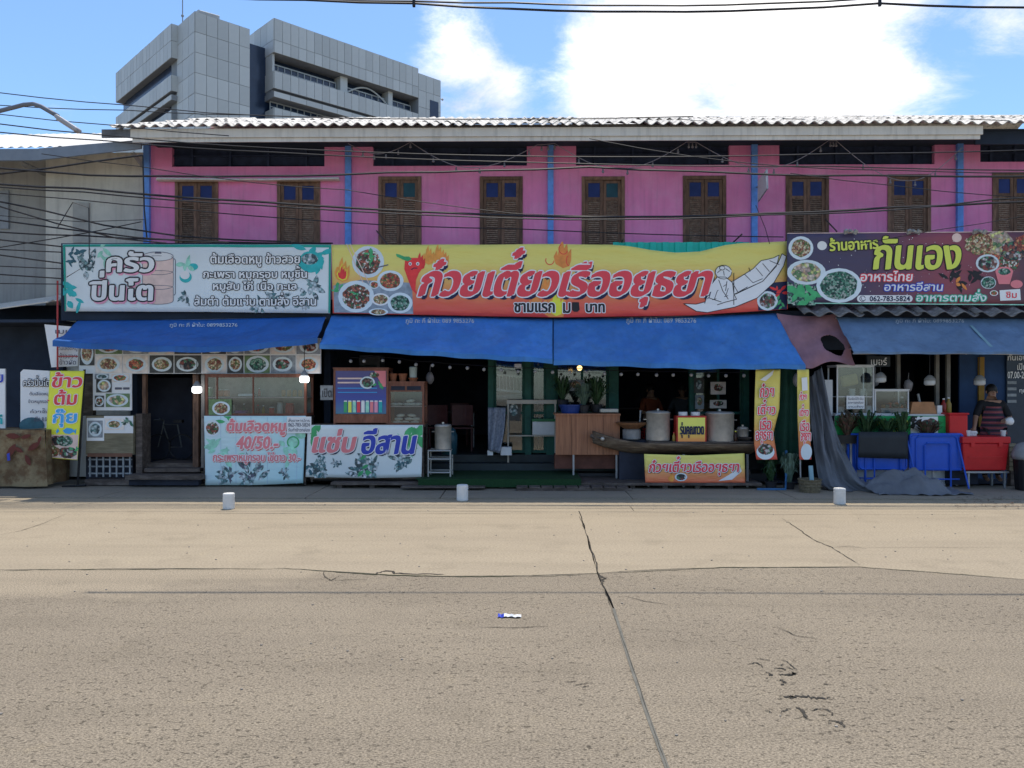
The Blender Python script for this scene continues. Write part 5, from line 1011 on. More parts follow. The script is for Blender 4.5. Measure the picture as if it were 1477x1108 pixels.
sp = thing('banner_stand', 'dark pole stand holding the upright yellow banner', 'stand', P(112, 700, 12.6)); MB().tube([P(112, 700, 12.6), P(122, 533, 12.6)], .018, 6).build('pole', m_black, sp); MB().tube([P(90, 702, 12.6), P(124, 700, 12.6)], .02, 6).build('foot', m_black, sp)
cov = thing('covered_table', 'brown flower patterned cloth covering a bulky table at the far left edge', 'covered table', P(25, 705, 12.5))
m_brown = mat('brown_floral_cloth', (.17, .10, .05), .8, .3, 3, .3, 8, col2=(.27, .20, .11), lo=.42, hi=.56)
b = MB().grid(lambda u, v: Vector((XX(-50, 12.4) + (XX(66, 12.4) - XX(-50, 12.4)) * u + .06 * (v - .3) * (1 if u > .95 else 0), 12.4 + .03 * sin(u * 14) * v - .05 * v, ZZ(621, 12.4) - (ZZ(621, 12.4) - .05) * v)), 40, 12)
b.grid(lambda u, v: Vector((XX(-50, 12.4) + (XX(66, 12.4) - XX(-50, 12.4)) * u, 12.4 + .7 * v, ZZ(621, 12.4) + .01 * sin(u * 9))), 10, 4); b.grid(lambda u, v: Vector((XX(66, 12.4) + .03 * sin(u * 11) * v, 12.4 + .7 * u, ZZ(621, 12.4) - (ZZ(621, 12.4) - .07) * v)), 20, 6); b.build('cloth', m_brown, cov, smooth=True)
B(XX(-45, 12.5), XX(62, 12.5), 12.46, 13.0, ZZ(626, 12.5) - .04, ZZ(626, 12.5)).build('tabletop', m_planks, cov)
for x_ in (-40, 56): pbox(x_, x_ + 4, 628, 700, 12.9, .05).build('leg', m_planks, cov)
b = MB(); pr = Print(cov, 12.34); pr.shape('cloth_pattern', mat('dark_red_flower', (.14, .04, .03), .8), [leafpoly(x_, y_, r_, r_ * .4, a_) for x_, y_, r_, a_ in [(8, 628, 22, -.1), (30, 632, 16, .3), (40, 650, 22, .6), (10, 660, 24, 1), (44, 672, 18, 2), (20, 645, 16, -.5), (55, 640, 12, 1.2)]], 1); pr.shape('blue_clip', p_blue, [[(10, 655), (14, 653), (15, 664), (11, 665)]], 2)
# ------------------------------------------------------------------ middle stall
def potf(label, px, pyb, Y, rpx, hpx, m=m_steel, grp=None, lid=True):
    c = P(px, pyb, Y); k = Y / FPX; r = rpx * k; h = hpx * k
    t_ = thing('stock_pot', label, 'pot', c, grp); MB().lathe([(r * .98, 0), (r, .01), (r, h - .012), (r * 1.04, h - .01), (r * 1.04, h), (r * .97, h)], c, 28).build('body', m, t_, smooth=False)
    t_.children[0].data.polygons.foreach_set('use_smooth', [len(p.vertices) == 4 for p in t_.children[0].data.polygons])
    if lid: MB().lathe([(r * 1.0, h), (r * .9, h + .02), (.02, h + .035), (.02, h + .06)], c, 24).build('lid', m, t_)
    for s_ in (-1, 1): MB().tube([c + Vector((s_ * r, -.05, h * .75)), c + Vector((s_ * (r + .04), -.03, h * .75)), c + Vector((s_ * (r + .04), .03, h * .75)), c + Vector((s_ * r, .05, h * .75))], .008, 5).build('handle', m, t_)
    return t_
stl = thing('pot_stand', 'pale steel pot stand on the green carpet beside the แซ่บอีสาน counter', 'stand', P(636, 690, 12.95)); b = MB()
za, zb = ZZ(650, 12.8), .165
for x_ in (618, 650):
    for y_ in (12.75, 13.1): b.tube([Vector((XX(x_, 12.8), y_, za)), Vector((XX(x_, 12.8), y_, zb))], .014, 5)
for z_ in (za, za - .14, za - .36):
    b.tube([Vector((XX(618, 12.8), 12.75, z_)), Vector((XX(650, 12.8), 12.75, z_))], .014, 5); b.tube([Vector((XX(618, 12.8), 13.1, z_)), Vector((XX(650, 12.8), 13.1, z_))], .014, 5)
    for x_ in (618, 650): b.tube([Vector((XX(x_, 12.8), 12.75, z_)), Vector((XX(x_, 12.8), 13.1, z_))], .012, 5)
b.build('frame', mat('pale_steel_tube', (.42, .42, .40), .4, .1, metal=.3), stl)
potf('single tall steel pot on the pale stand beside the แซ่บอีสาน counter', 639, 648, 12.9, 12, 34)
bt = thing('water_jug', 'dark translucent water jug behind the single steel pot', 'jug', P(648, 655, 13.1)); c = P(648, 655, 13.15); MB().lathe([(.13, 0), (.14, .3), (.1, .42), (.04, .46)], c, 16).build('body', mat('dark_blue_plastic', (.02, .07, .10), .3), bt, smooth=True)
# trolley with box
tr = thing('shelf_trolley', 'cream topped steel shelf trolley at the edge of the dark room', 'trolley', P(766, 655, 13.9)); m_cream = mat('cream_paint', (.52, .47, .40), .6, .1, 4)
x0, x1 = XX(731, 13.85), XX(803, 13.85); zt = ZZ(577, 13.85)
B(x0, x1, 13.85, 14.3 - .32, zt - .07, zt).build('top', m_cream, tr); B(x0 + .02, x1 - .02, 13.87, 13.99, ZZ(628, 13.85) - .02, ZZ(628, 13.85)).build('shelf', m_cream, tr)
for x_ in (x0 + .01, x1 - .04): B(x_, x_ + .03, 13.86, 13.89, .16, zt - .07).build('leg', m_cream, tr)
bx = thing('foam_box', 'white foam box with green lid on the lower shelf of the trolley', 'box', P(784, 627, 13.87)); c = P(784, 627.5, 13.87); B(c.x - .2, c.x + .2, 13.86, 13.98, c.z, c.z + .24).build('body', m_white, bx, bevel=.01); B(c.x - .21, c.x + .21, 13.85, 13.985, c.z + .24, c.z + .29).build('lid', mat('green_plastic_lid', (.02, .16, .06), .4), bx)
cl = MB().grid(lambda u, v: P(704 + 25 * u - 8 * u * v * v, 588 + 62 * v + 4 * u * v, 13.6 + .05 * sin(u * 10 + v * 2)), 16, 12).build('checked_cloth', mat('checked_grey_cloth', (.26, .29, .36), .9, .35, 22), loc=P(716, 650, 13.6), smooth=True, solid=.004); tag(cl, 'grey checked cloth hanging on the green post beside the trolley', 'cloth')
tag(pbox(722, 738, 645, 657, 13.6, .2).build('small_box', m_white, loc=P(730, 657, 13.7), bevel=.006), 'small white box on the step below the grey checked cloth', 'box')
tag(pbox(703, 711, 650, 657, 13.6, .1).build('small_box', m_white, loc=P(707, 657, 13.7), bevel=.004), 'tiny white carton left of the small white box on the step', 'box')
# plank counter
pc = thing('plank_counter', 'orange brown plank counter between the trolley and the boat counter', 'counter', P(846, 690, 13.0)); m_ply = mat('orange_plywood', (.36, .16, .085), .55, .2, 3, .1, 40, stretch=(6, 1, .35), col2=(.26, .11, .06))
pl_ = [801, 824, 847, 870, 894]
for a, b_ in zip(pl_, pl_[1:]): pbox(a + .3, b_ - .1, 598, 656, 13.0 + random.uniform(0, .006), .03).build('plank', m_ply, pc)
B(XX(800, 13), XX(895, 13), 12.97, 13.6, ZZ(597.5, 13) - .02, ZZ(597.5, 13) + .01).build('top', m_ply, pc); pbox(800, 895, 656, 676, 13.15, .3).build('lower_box', mat('dark_red_box', (.13, .05, .035), .7, .3), pc)
for x_ in (826, 888): pbox(x_, x_ + 2.5, 656, 690, 13.02, .03).build('leg', m_tube, pc)
bs = thing('basin', 'blue plastic basin on the plank counter', 'basin', P(822, 597, 13.1)); c = P(823, 597, 13.2); c.z += .012; MB().lathe([(.15, 0), (.19, .13), (.2, .13), (.2, .145), (.17, .145)], c, 20).build('body', mat('navy_plastic', (.02, .05, .22), .4), bs)
ty = tag(pbox(866, 892, 591, 596, 13.05, .3).build('tray', mat('cream_tray', (.5, .48, .42), .5), loc=P(879, 597, 13.1), bevel=.01), 'long cream tray at the right end of the plank counter', 'tray'); ty.location.z += .012
def plant(label, px, pyb, Y, hpx, wpx, n, m, pot=None, lw=.05, name='potted_plant', up=.6, zoff=0):
    c = P(px, pyb, Y); c.z += zoff; k = Y / FPX; t_ = thing(name, label, 'plant', c); b = MB(); ph = 0
    if pot: ph = .14; MB().lathe([(.07, 0), (.1, .13), (.11, .14), (.09, .14)], c, 14).build('pot', pot, t_)
    for i in range(n):
        a = random.uniform(0, 2 * pi); L_ = hpx * k * random.uniform(.45, 1.1); sp = wpx * k * random.uniform(.2, 1); w_ = lw * random.uniform(.6, 1.3)
        p0 = c + Vector((random.uniform(-.03, .03), random.uniform(-.03, .03), ph)); d = Vector((cos(a) * sp, sin(a) * sp * .5, L_)); s_ = Vector((-sin(a), cos(a), 0)) * w_
        q = [p0, p0 + d * .45 + Vector((0, 0, L_ * .12)), p0 + d * .8 + Vector((0, 0, L_ * .05)), p0 + d * Vector((1.1, 1.1, .85 * up + .2)) if False else p0 + Vector((d.x * 1.15, d.y * 1.15, L_ * up))]
        b.add([q[0] - s_ * .25, q[0] + s_ * .25, q[1] - s_, q[1] + s_, q[2] - s_ * .8, q[2] + s_ * .8, q[3]], [(0, 1, 3, 2), (2, 3, 5, 4), (4, 5, 6)])
    b.build('leaves', m, t_, kind='stuff'); MB().tube([c + Vector((0, 0, ph * .8)), c + Vector((0, 0, ph + hpx * k * .5))], .01, 5).build('stem', m, t_); return t_
m_leaf = mat('dark_glossy_leaf', (.022, .06, .025), .45, .4, 12, col2=(.05, .10, .035)); m_leafg = mat('grey_green_leaf', (.09, .14, .10), .6, .35, 12); m_leafr = mat('reddish_leaf', (.10, .05, .04), .6, .4, 12, col2=(.05, .09, .04)); m_potb = mat('dark_pot', (.03, .03, .035), .5)
plant('grey green bushy plant in a clay pot on the plank counter', 842, 597, 13.15, 34, 18, 140, m_leafg, m_potb, .016, zoff=.012); plant('dark spiky plant standing behind the blue basin', 812, 588, 13.4, 38, 22, 80, m_leaf, m_potb, .014, zoff=0); plant('dark spreading plant right of the grey green bush on the plank counter', 860, 595, 13.3, 44, 30, 80, m_leaf, m_potb, .014)
# boat counter
boat_ = thing('boat_counter', 'weathered wooden boat hull used as a counter, bow rising at its left', 'boat', P(975, 700, 12.8))
bx0, bx1 = XX(856, 12.75), XX(1086, 12.75)
def hull(u, v):
    x_ = bx0 + (bx1 - bx0) * u; wd = .30 * min(1, (u / .42) ** .6) if u > 0 else 0; a = pi * v; rise = .22 * max(0, 1 - u / .34) ** 2
    return Vector((x_, 12.86 - wd * cos(a), .555 + rise * .8 + (.195 - .02 * u) * (1 - sin(a)) ** .7))
MB().grid(hull, 50, 14).build('hull', mat('weathered_boat_wood', (.12, .085, .06), .85, .35, 5, .5, 30, stretch=(.5, 1, 3), col2=(.21, .16, .11)), boat_, smooth=True, solid=.025)
b = MB(); 
for i in range(4): a, c_ = .34 + i * .165, .34 + (i + 1) * .165; B(bx0 + (bx1 - bx0) * a, bx0 + (bx1 - bx0) * c_ - .008, 12.62, 13.1, .735 + .002 * i, .762).build('deck_plank', m_planks, boat_)
MB().tube([Vector((XX(852, 12.8), 12.86, ZZ(628, 12.86))), Vector((XX(866, 12.8), 12.86, ZZ(636, 12.86))), Vector((XX(882, 12.8), 12.86, ZZ(643, 12.86)))], [.03, .04, .05], 7).build('prow', m_planks, boat_)
for x_ in (935, 986, 1049, 1078): MB().tube([Vector((XX(x_, 12.7), 12.7, .01)), Vector((XX(x_, 12.7), 12.7, .55))], .022, 6).build('leg', m_tube, boat_); 
B(XX(930, 12.9), XX(1082, 12.9), 12.88, 12.93, .2, .26).build('cross_rail', m_planks, boat_)
potf('big steel stock pot left of the yellow sign box on the boat counter', 949, 635, 12.85, 17, 40); potf('big shiny steel stock pot right of the yellow sign box on the boat counter', 1038, 636, 12.85, 20, 40)
potf('small steel pot right of the two big ones on the boat counter', 1071, 630, 12.95, 8, 12, lid=True); br = tag(MB().lathe([(.12, 0), (.15, .03), (.14, .04)], P(1071, 634, 12.95), 16).build('plate', m_planks, loc=P(1071, 634, 12.95)), 'round wooden base under the small steel pot', 'pot base')
wk = thing('wok_stove', 'brown clay bowl on a metal brazier left of the big pots', 'stove', P(910, 640, 12.95)); c = P(911, 634, 12.95); MB().lathe([(.13, 0), (.15, .02), (.15, .16), (.12, .18)], c, 16).build('brazier', mat('grey_tin', (.25, .25, .25), .5, .3), wk); MB().lathe([(.12, .18), (.24, .25), (.27, .29), (.25, .29)], c, 20).build('bowl', mat('brown_clay', (.20, .10, .05), .6), wk)
B(XX(893, 12.95), XX(932, 12.95), 12.9, 13.2, .10, c.z - .001).build('stand', m_dark, wk)
MB().tube([P(922, 640, 13.1), P(924, 592, 13.1)], .016, 6).build('flue', m_tube, wk)
lad = thing('ladle', 'metal ladle resting at the bow of the boat counter', 'ladle', P(878, 634, 12.8)); MB().tube([P(860, 630, 12.75), P(880, 640, 12.78)], .008, 5).build('handle', m_planks, lad); MB().sphere(P(869, 633, 12.74), .035).build('cup', m_steel, lad, smooth=True)
# orange sign box with jars
sb_ = thing('sign_box', 'yellow and red box sign between the two big steel pots', 'sign', P(997, 638, 12.62)); pbox(976, 1019, 600, 638, 12.64, .25).build('box', mat('red_box_paint', (.45, .04, .03), .5), sb_)
b = MB().grid(lambda u, v: P(978 + 39 * u, 602.5 + 34.5 * v, 12.636), 6, 6).build('face', gradm('yellow_red_face', [(0, (214, 90, 60)), (.3, (225, 150, 70)), (.6, (235, 200, 90)), (1, (235, 205, 90))], 'Z', -.05, .42, .0), sb_)
pr = Print(sb_, 12.632); pr.text('รุ่นคุณทวด', 981, 1015, 609, 632, p_navy, off=.02, pen=[(-.4, 0), (.4, 0)], layer=2)
for x_, lb in ((985, 'left white lidded jar on top of the yellow sign box'), (1003, 'right white lidded jar on top of the yellow sign box')): jar(x_, 600, 12.75, .075, .08, m_white, m_black, lb, 'jars on the sign box')
def flagb(label, pts_l, pts_r, Y, m=m_yr):
    """hanging cloth given by its left and right edges in photo pixels"""
    x0 = pts_l[0][0]
    def s(u, v):
        yy = pts_l[0][1] + (pts_l[-1][1] - pts_l[0][1]) * v
        lx = lerpl([(b_, a) for a, b_ in pts_l], yy); rx = lerpl([(b_, a) for a, b_ in pts_r], yy); p = P(lx + (rx - lx) * u, yy, Y); p.y += .02 * sin(u * 5 + v * 3); return p
    o = MB().grid(s, 10, 30).build('noodle_flag', m, loc=P((x0 + pts_r[0][0]) / 2, pts_l[-1][1], Y), smooth=True, solid=.003); tag(o, label, 'banner', 'hanging noodle flags'); return o, Print(o, Y - .022, None, (min(a for a, _ in pts_l), pts_l[0][1], max(a for a, _ in pts_r), pts_l[-1][1]))
m_yf = gradm('yellow_flag_vinyl', [(0, (200, 80, 70)), (.28, (222, 130, 70)), (.45, (230, 172, 86)), (1, (230, 182, 90))], 'Z', 0, 1.5)
o, pr = flagb('wider yellow noodle flag with red letters hanging right of the pots', [(1090, 533), (1089, 580), (1088, 640), (1091, 663)], [(1125, 535), (1124, 590), (1116, 625), (1122, 664)], 12.4, m_yf)
for t, x0, x1, y0, y1 in [('ก๋วย', 1096, 1116, 553, 573), ('เตี๋ยว', 1093, 1118, 576, 598), ('เรือ', 1096, 1112, 602, 620), ('อยุธยา', 1090, 1114, 622, 640)]: pr.text(t, x0, x1, y0, y1, p_red, p_white, p_navy, .8, (.7, .7), .01, .1, [(-.4, .2), (.4, -.2)], 4)
pr.disc('printed_bowl', p_rim, 1104, 652, 13, 11, 2); pr.disc('printed_food', f_salad, 1104, 648, 11, 8, 3); pr.shape('printed_boat', p_cream, [[(1096, 548), (1106, 541), (1116, 534), (1114, 541), (1104, 550)]], 2)
o, pr = flagb('narrow yellow noodle flag folded on itself at the right end of the green tarpaulin', [(1150, 533), (1151, 600), (1153, 663)], [(1166, 533), (1168, 600), (1171, 665)], 12.35, m_yf)
for t, x0, x1, y0, y1 in [('ก๋วย', 1153, 1163, 565, 577), ('เตี๋ยว', 1153, 1166, 583, 600), ('เรือ', 1154, 1167, 606, 622), ('อยุธยา', 1155, 1169, 624, 641)]: pr.text(t, x0, x1, y0, y1, p_red, p_white, None, .8, (.7, .7), .01, .1, [(-.3, .1), (.3, -.1)], 3)
pr.shape('printed_patch', p_white, [[(1156, 545), (1164, 544), (1165, 563), (1157, 564)]], 2); pr.disc('printed_bowl', p_rim, 1163, 652, 8, 12, 2)
tp = MB().tube([P(1152, 530, 12.4), P(1155, 708, 12.4)], .012, 5).build('flag_pole', m_tube, loc=P(1155, 708, 12.4)); tag(tp, 'thin pole carrying the narrow noodle flag beside the basket', 'pole')
o, pr = banner('noodle_banner', 'small yellow and red noodle banner hung low under the boat counter', 'banner', 12.5, [(929, 655), (1000, 657), (1074, 654)], [(931, 697), (1075, 697)], gradm('small_yellow_red_vinyl', [(0, (214, 92, 66)), (.35, (226, 130, 78)), (.55, (230, 176, 96)), (1, (230, 186, 96))], 'Z', 0, .5), .008, nu=30)
pr.text('ก๋วยเตี๋ยวเรืออยุธยา', 936, 1066, 658, 686, p_red, p_white, p_black, .9, (.8, .8), .01, .14, [(-.5, .3), (.5, -.3)], 4); pr.bowl(p_rim, f_salad, 982, 688, 9, 6, 2); pr.shape('printed_boat', p_white, [[(1036, 694), (1050, 686), (1068, 674), (1070, 680), (1056, 692)]], 2); flame(968, 690, .5)
# green tarp, wall of plants, pipe, basket
m_gt = mat('dark_green_tarpaulin', (.012, .055, .035), .75, .3, 4)
o = MB().grid(lambda u, v: Vector((XX(1092 + 62 * u, 12.9), 12.85 + .06 * sin(u * 17 + v) , 2.3 - (2.3 - ZZ(668, 12.9)) * v)), 40, 8).build('green_tarpaulin', m_gt, loc=P(1120, 668, 12.9), smooth=True, solid=.004); tag(o, 'dark green tarpaulin hanging behind the two noodle flags', 'tarpaulin')
for px, pyb, Y, h, w_, n_, lb in [(1112, 706, 12.55, 34, 14, 60, 'leafy green plant left of the blue pipe'), (1138, 708, 12.5, 46, 16, 70, 'pale leaved plant between the blue pipe and the basket')]: plant(lb, px, pyb, Y, h, w_, n_ * 2, m_leaf if px < 1120 else m_leafg, m_potb, .02)
o = MB().tube([P(1092, 706, 12.35), P(1133, 706, 12.35), P(1134, 682, 12.5), P(1134, 650, 12.6)], .022, 7).build('water_pipe', mat('blue_pvc', (.04, .14, .30), .4), loc=P(1112, 706, 12.4)); tag(o, 'blue plastic water pipe along the ground by the plants', 'pipe')
bk = thing('wicker_basket', 'small wicker basket with a pale blue stick, at the foot of the narrow flag', 'basket', G(1168, 712)); c = G(1168, 711); m_wk = mat('wicker', (.17, .14, .09), .85, .4, 30, .5, 90)
MB().lathe([(.15, 0), (.17, .2), (.165, .2), (.14, .03)], c + Vector((0, 0, .013)), 18).build('body', m_wk, bk)
for z_ in (.05, .1, .15, .2): MB().tube([c + Vector(((.155 + z_ * .1) * cos(a * pi / 9), (.155 + z_ * .1) * sin(a * pi / 9), z_ + .012)) for a in range(19)], .01, 5).build('band', m_wk, bk)
st_ = MB().tube([c + Vector((.04, 0, .03)), c + Vector((.03, .05, .42))], .035, 6).build('stick', mat('pale_blue_tube', (.25, .42, .48), .5), loc=c); tag(st_, 'pale blue tube standing in the wicker basket', 'tube')
# brown cloth tarp with hole
m_bt = mat('dusty_mauve_tarp', A(118, 88, 96), .9, .2, 4, .3, 12)
def bts(u, v):
    xt = 1120 + 88 * u; xb = 1152 + 82 * u; yt = 452 + 4 * sin(u * 3); yb = 529 + 4 * sin(u * 8) - 6 * u
    p = P(xt + (xb - xt) * v, yt + (yb - yt) * v, 13.0 - .5 * v); p.y += .05 * sin(u * 9 + v * 4) * v + .03 * sin(v * 11 + u * 5); return p
b = MB().grid(bts, 88, 72); keep = []
for f in b.f:
    i = f[0] % 89; j = f[0] // 89; u, v = i / 88, j / 72
    if ((u - .72) / .17) ** 2 + ((v - .62) / .22) ** 2 < 1 + .10 * sin(5 * atan2(v - .62, u - .72) + 1): continue
    keep.append(f)
b.f = keep; o = b.build('torn_tarpaulin', m_bt, loc=P(1170, 528, 12.7), smooth=True, solid=.005); tag(o, 'torn dusty mauve tarpaulin with a large hole between the blue awnings', 'tarpaulin')
# ------------------------------------------------------------------ right stall
m_drape = mat('slate_grey_tarp', (.135, .145, .165), .75, .2, 3, .2, 8)
def dr(u, v):
    L_ = [(0, 1164, 548), (.25, 1171, 600), (.5, 1176, 650), (.8, 1186, 700), (1, 1205, 712)]; R_ = [(0, 1186, 528), (.25, 1199, 590), (.5, 1216, 645), (.75, 1244, 692), (1, 1284, 714)]
    def at_(T, v):
        for a, b_ in zip(T, T[1:]):
            if v <= b_[0]: t = (v - a[0]) / (b_[0] - a[0]); return a[1] + (b_[1] - a[1]) * t, a[2] + (b_[2] - a[2]) * t
        return T[-1][1:]
    lx, ly = at_(L_, v); rx, ry = at_(R_, v); Yb = 12.75 - .55 * v
    p = P(lx + (rx - lx) * u, ly + (ry - ly) * u, Yb); p.y += (.05 + .05 * v) * sin(u * 13 + v * 2 + 2 * mn.noise(Vector((u * 2, v * 3, 1)))) + .035 * mn.noise(Vector((u * 9, v * 5, 2))) + .015 * abs(sin(u * 31 + v * 6)); p.z = max(p.z, .018 + .01 * sin(u * 9)); return p
o = MB().grid(dr, 90, 80).build('draped_tarpaulin', m_drape, loc=G(1230, 714), smooth=True, solid=.006); tag(o, 'slate grey tarpaulin draped from the awning corner down to the ground', 'tarpaulin')
from mathutils import noise as mn
pc_ = G(1322, 712); 
o = MB().grid(lambda u, v: pc_ + Vector(((u - .5) * 1.45 + .04 * sin(v * 9), (v - .42) * .75 + .05 * sin(u * 8), .016 + max(0, (.24 * (1 - ((u - .42) * 2.2) ** 2 - ((v - .5) * 2.1) ** 2))) ** .85 * (1 + .55 * mn.noise(Vector((u * 6, v * 5, 0)))) + .06 * abs(mn.noise(Vector((u * 8 + v * 5, v * 5 - u * 3, 3)))) + .008 * abs(mn.noise(Vector((u * 22, v * 14, 7)))))), 110, 70).build('crumpled_tarpaulin', m_drape, loc=pc_, smooth=True, solid=.004); tag(o, 'crumpled heap of slate grey tarpaulin on the ground before the blue folding tables', 'tarpaulin')
cabinet('glass_case', 'tall white framed glass display case left of the smaller case on the right stall', 1207, 1261, 528, 598, 12.95, .4, m_white, (572,), (), glass=True, fw=2)
cabinet('glass_case', 'low white framed glass case between the tall case and the chopping box', 1262, 1311, 563, 598, 12.95, .35, m_white, (), (), glass=True, fw=1.6)
for px, py, a, b_, m, lb in [(1236, 580, 25, 18, p_white, 'white paper notice inside the tall glass case')]:
    t_ = thing('notice_sheet', lb, 'notice', P(px, py, 12.9)); pbox(1221, 1247, 571, 590, 12.94, .004).build('paper', p_white, t_); pr = Print(t_, 12.938)
    for i, t in enumerate(['รับจัดโต๊ะจีน', 'อาหารกล่อง', 'งานเลี้ยง']): pr.text(t, 1223, 1245, 573 + i * 5.5, 577 + i * 5.5, p_line, off=0)
t_ = thing('vegetable_crate', 'crate of vegetables inside the low glass case', 'crate', P(1286, 597, 13.05)); c = P(1286, 597, 13.1); B(c.x - .22, c.x + .22, 13.0, 13.22, c.z + .02, c.z + .1).build('crate', m_pale, t_)
for i in range(16): MB().sphere(Vector((c.x + random.uniform(-.2, .2), random.uniform(13.02, 13.2), c.z + .12 + random.uniform(0, .05))), .035 * random.uniform(.7, 1.2), n=8, m=5).build('vegetable', [jm[0], jm[1], m_leafg, m_leaf, jm[4]][i % 5], t_, smooth=True)
t_ = tag(pbox(1216, 1240, 540, 556, 13.05, .08).build('yellow_bag', mat('dull_yellow_bag', (.32, .26, .10), .6, .3), loc=P(1228, 556, 13.1), bevel=.03), 'dull yellow packet hanging in the tall glass case', 'packet'); t_.rotation_euler = (0, -.2, 0)
tag(MB().lathe([(.06, 0), (.06, .13), (.05, .14)], P(1253, 597, 13.05), 14).build('jar', m_white, loc=P(1253, 597, 13.05)), 'white jar at the right end of the tall glass case', 'jar')
ck = thing('chopping_box', 'orange brown wooden box with knives on the stall counter', 'box', P(1331, 598, 13.0)); c0 = P(1313, 598, 12.95); c1 = P(1352, 580, 12.95); MB().add([(c0.x, 12.95, c0.z), (c1.x, 12.95, c0.z), (c1.x, 13.2, c0.z), (c0.x, 13.2, c0.z), (c0.x + .05, 12.97, c1.z), (c1.x - .05, 12.97, c1.z), (c1.x - .05, 13.18, c1.z), (c0.x + .05, 13.18, c1.z)], [(0, 3, 2, 1), (4, 5, 6, 7), (0, 1, 5, 4), (1, 2, 6, 5), (2, 3, 7, 6), (3, 0, 4, 7)]).build('body', mat('orange_wood_box', (.42, .20, .09), .55, .2, 8), ck); MB().tube([P(1327, 581, 13.05), P(1324, 568, 13.05)], .02, 5).build('knife_handle', m_pale, ck)
tag(pbox(1352, 1359, 585, 598, 13.0, .08).build('carton', p_cream, loc=P(1355, 598, 13.0)), 'small cream carton at the right end of the wooden chopping box', 'carton')
rc = counter('long white topped stall counter with green cloth on the right stall', 1205, 1366, 597.5, 705, 12.88, .55, m_white)
o, pr = banner('counter_banner', 'green counter cloth with yellow lettering behind the potted plants', 'banner', 12.84, [(1204, 600), (1366, 600)], [(1204, 640), (1366, 640)], mat('green_vinyl', A(30, 130, 70), .5, .12, 2), .008)
pr.text('แซ่บไม่ไหว', 1264, 1309, 603, 614, p_lime, off=.02, pen=[(-.3, 0), (.3, 0)], layer=3, slant=.1); pr.text('แกงไทย', 1272, 1300, 615, 624, p_lime, off=.01, layer=3); leafcluster(pr, p_green, 1240, 612, 30, 14, 1); pr.shape('printed_field', p_white, [[(1313, 601), (1353, 601), (1353, 625), (1313, 625)]], 1); pr.disc('printed_food', f_salad, 1342, 614, 14, 10, 2, jit=.1); leafcluster(pr, p_black, 1320, 608, 14, 10, 2)
for px, py, h, w_, n_, m, lb in [(1222, 624, 34, 22, 50, m_leafr, 'reddish green plant at the left end of the plant row'), (1250, 625, 40, 30, 26, m_leaf, 'long bladed plant in front of the green cloth, second from the left'), (1280, 625, 26, 28, 40, m_leaf, 'low dark plant in the middle of the row above the black panel'), (1302, 625, 36, 22, 30, m_leaf, 'upright dark plant near the right end of the black panel'), (1338, 625, 22, 26, 40, m_leafr, 'low brown leaved plant behind the blue table')]:
    plant(lb, px, py + 6, 12.72, h + 4, w_, n_ * 3, m, None, .016, up=.75)
pb = thing('planter_trough', 'black planter trough on a stand holding the row of plants', 'planter', P(1282, 640, 12.7)); pbox(1208, 1352, 628, 640, 12.68, .14).build('trough', m_black, pb); [pbox(x_, x_ + 3, 640, 706, 12.74, .03).build('leg', m_tube, pb) for x_ in (1226, 1345)]
# folding tables
def ftable(label, px0, px1, py0, py1, Y, lx0, lx1, legbot, grp='folded blue tables', slats=False):
    t_ = thing('folding_table', label, 'table', P((px0 + px1) / 2, legbot, Y), grp); a = P(px0, py1, Y); c = P(px1, py0, Y)
    b = MB().box(a.x, c.x, Y, Y + .035, a.z, c.z); top = b.build('tabletop', m_blueplastic, t_)
    bm = bmesh.new(); bm.from_mesh(top.data); bmesh.ops.bevel(bm, geom=[e for e in bm.edges if abs(e.verts[0].co.y - e.verts[1].co.y) > .02], offset=.06, segments=4, affect='EDGES', profile=.5); bm.to_mesh(top.data); bm.free()
    rim = [Vector(p) for p in [(a.x + .06, Y - .004, a.z + .02), (c.x - .06, Y - .004, a.z + .02), (c.x - .02, Y - .004, a.z + .06), (c.x - .02, Y - .004, c.z - .06), (c.x - .06, Y - .004, c.z - .02), (a.x + .06, Y - .004, c.z - .02), (a.x + .02, Y - .004, c.z - .06), (a.x + .02, Y - .004, a.z + .06), (a.x + .06, Y - .004, a.z + .02)]]
    MB().tube(rim, .014, 5, False).build('rim', m_blueplastic, t_)
    zb_ = .02
    for o_, (q0, q1, zt_, dy) in enumerate([(lx0, lx1, py0 + 14, -.03), (lx0 - 12, lx1 + 10, py0 + 4, -.012)]):
        x0, x1 = XX(q0, Y), XX(q1, Y); zt = P(q0, zt_, Y).z; y_ = Y + dy
        pts_ = [Vector((x0, y_, zb_)), Vector((x0, y_, zt - .04)), Vector((x0 + .04, y_, zt)), Vector((x1 - .04, y_, zt)), Vector((x1, y_, zt - .04)), Vector((x1 + (.12 if o_ else 0), y_ - (.12 if o_ else 0), zb_))]
        bb = MB().tube(pts_, .013, 6); bb.tube([Vector((x0, y_, .16)), Vector((x1 + (.04 if o_ else 0), y_, .16))], .011, 5); bb.build('leg_frame', m_blueplastic, t_)
ftable('blue folding table standing folded right of the black panel', 1312, 1390, 625, 679, 12.62, 1333, 1370, 706)
ftable('blue folding table standing folded behind the black panel', 1237, 1309, 627, 678, 12.64, 1260, 1298, 706)
ftable('blue folding table leaning furthest left, mostly hidden by its neighbour', 1222, 1290, 625, 678, 12.76, 1246, 1282, 706)
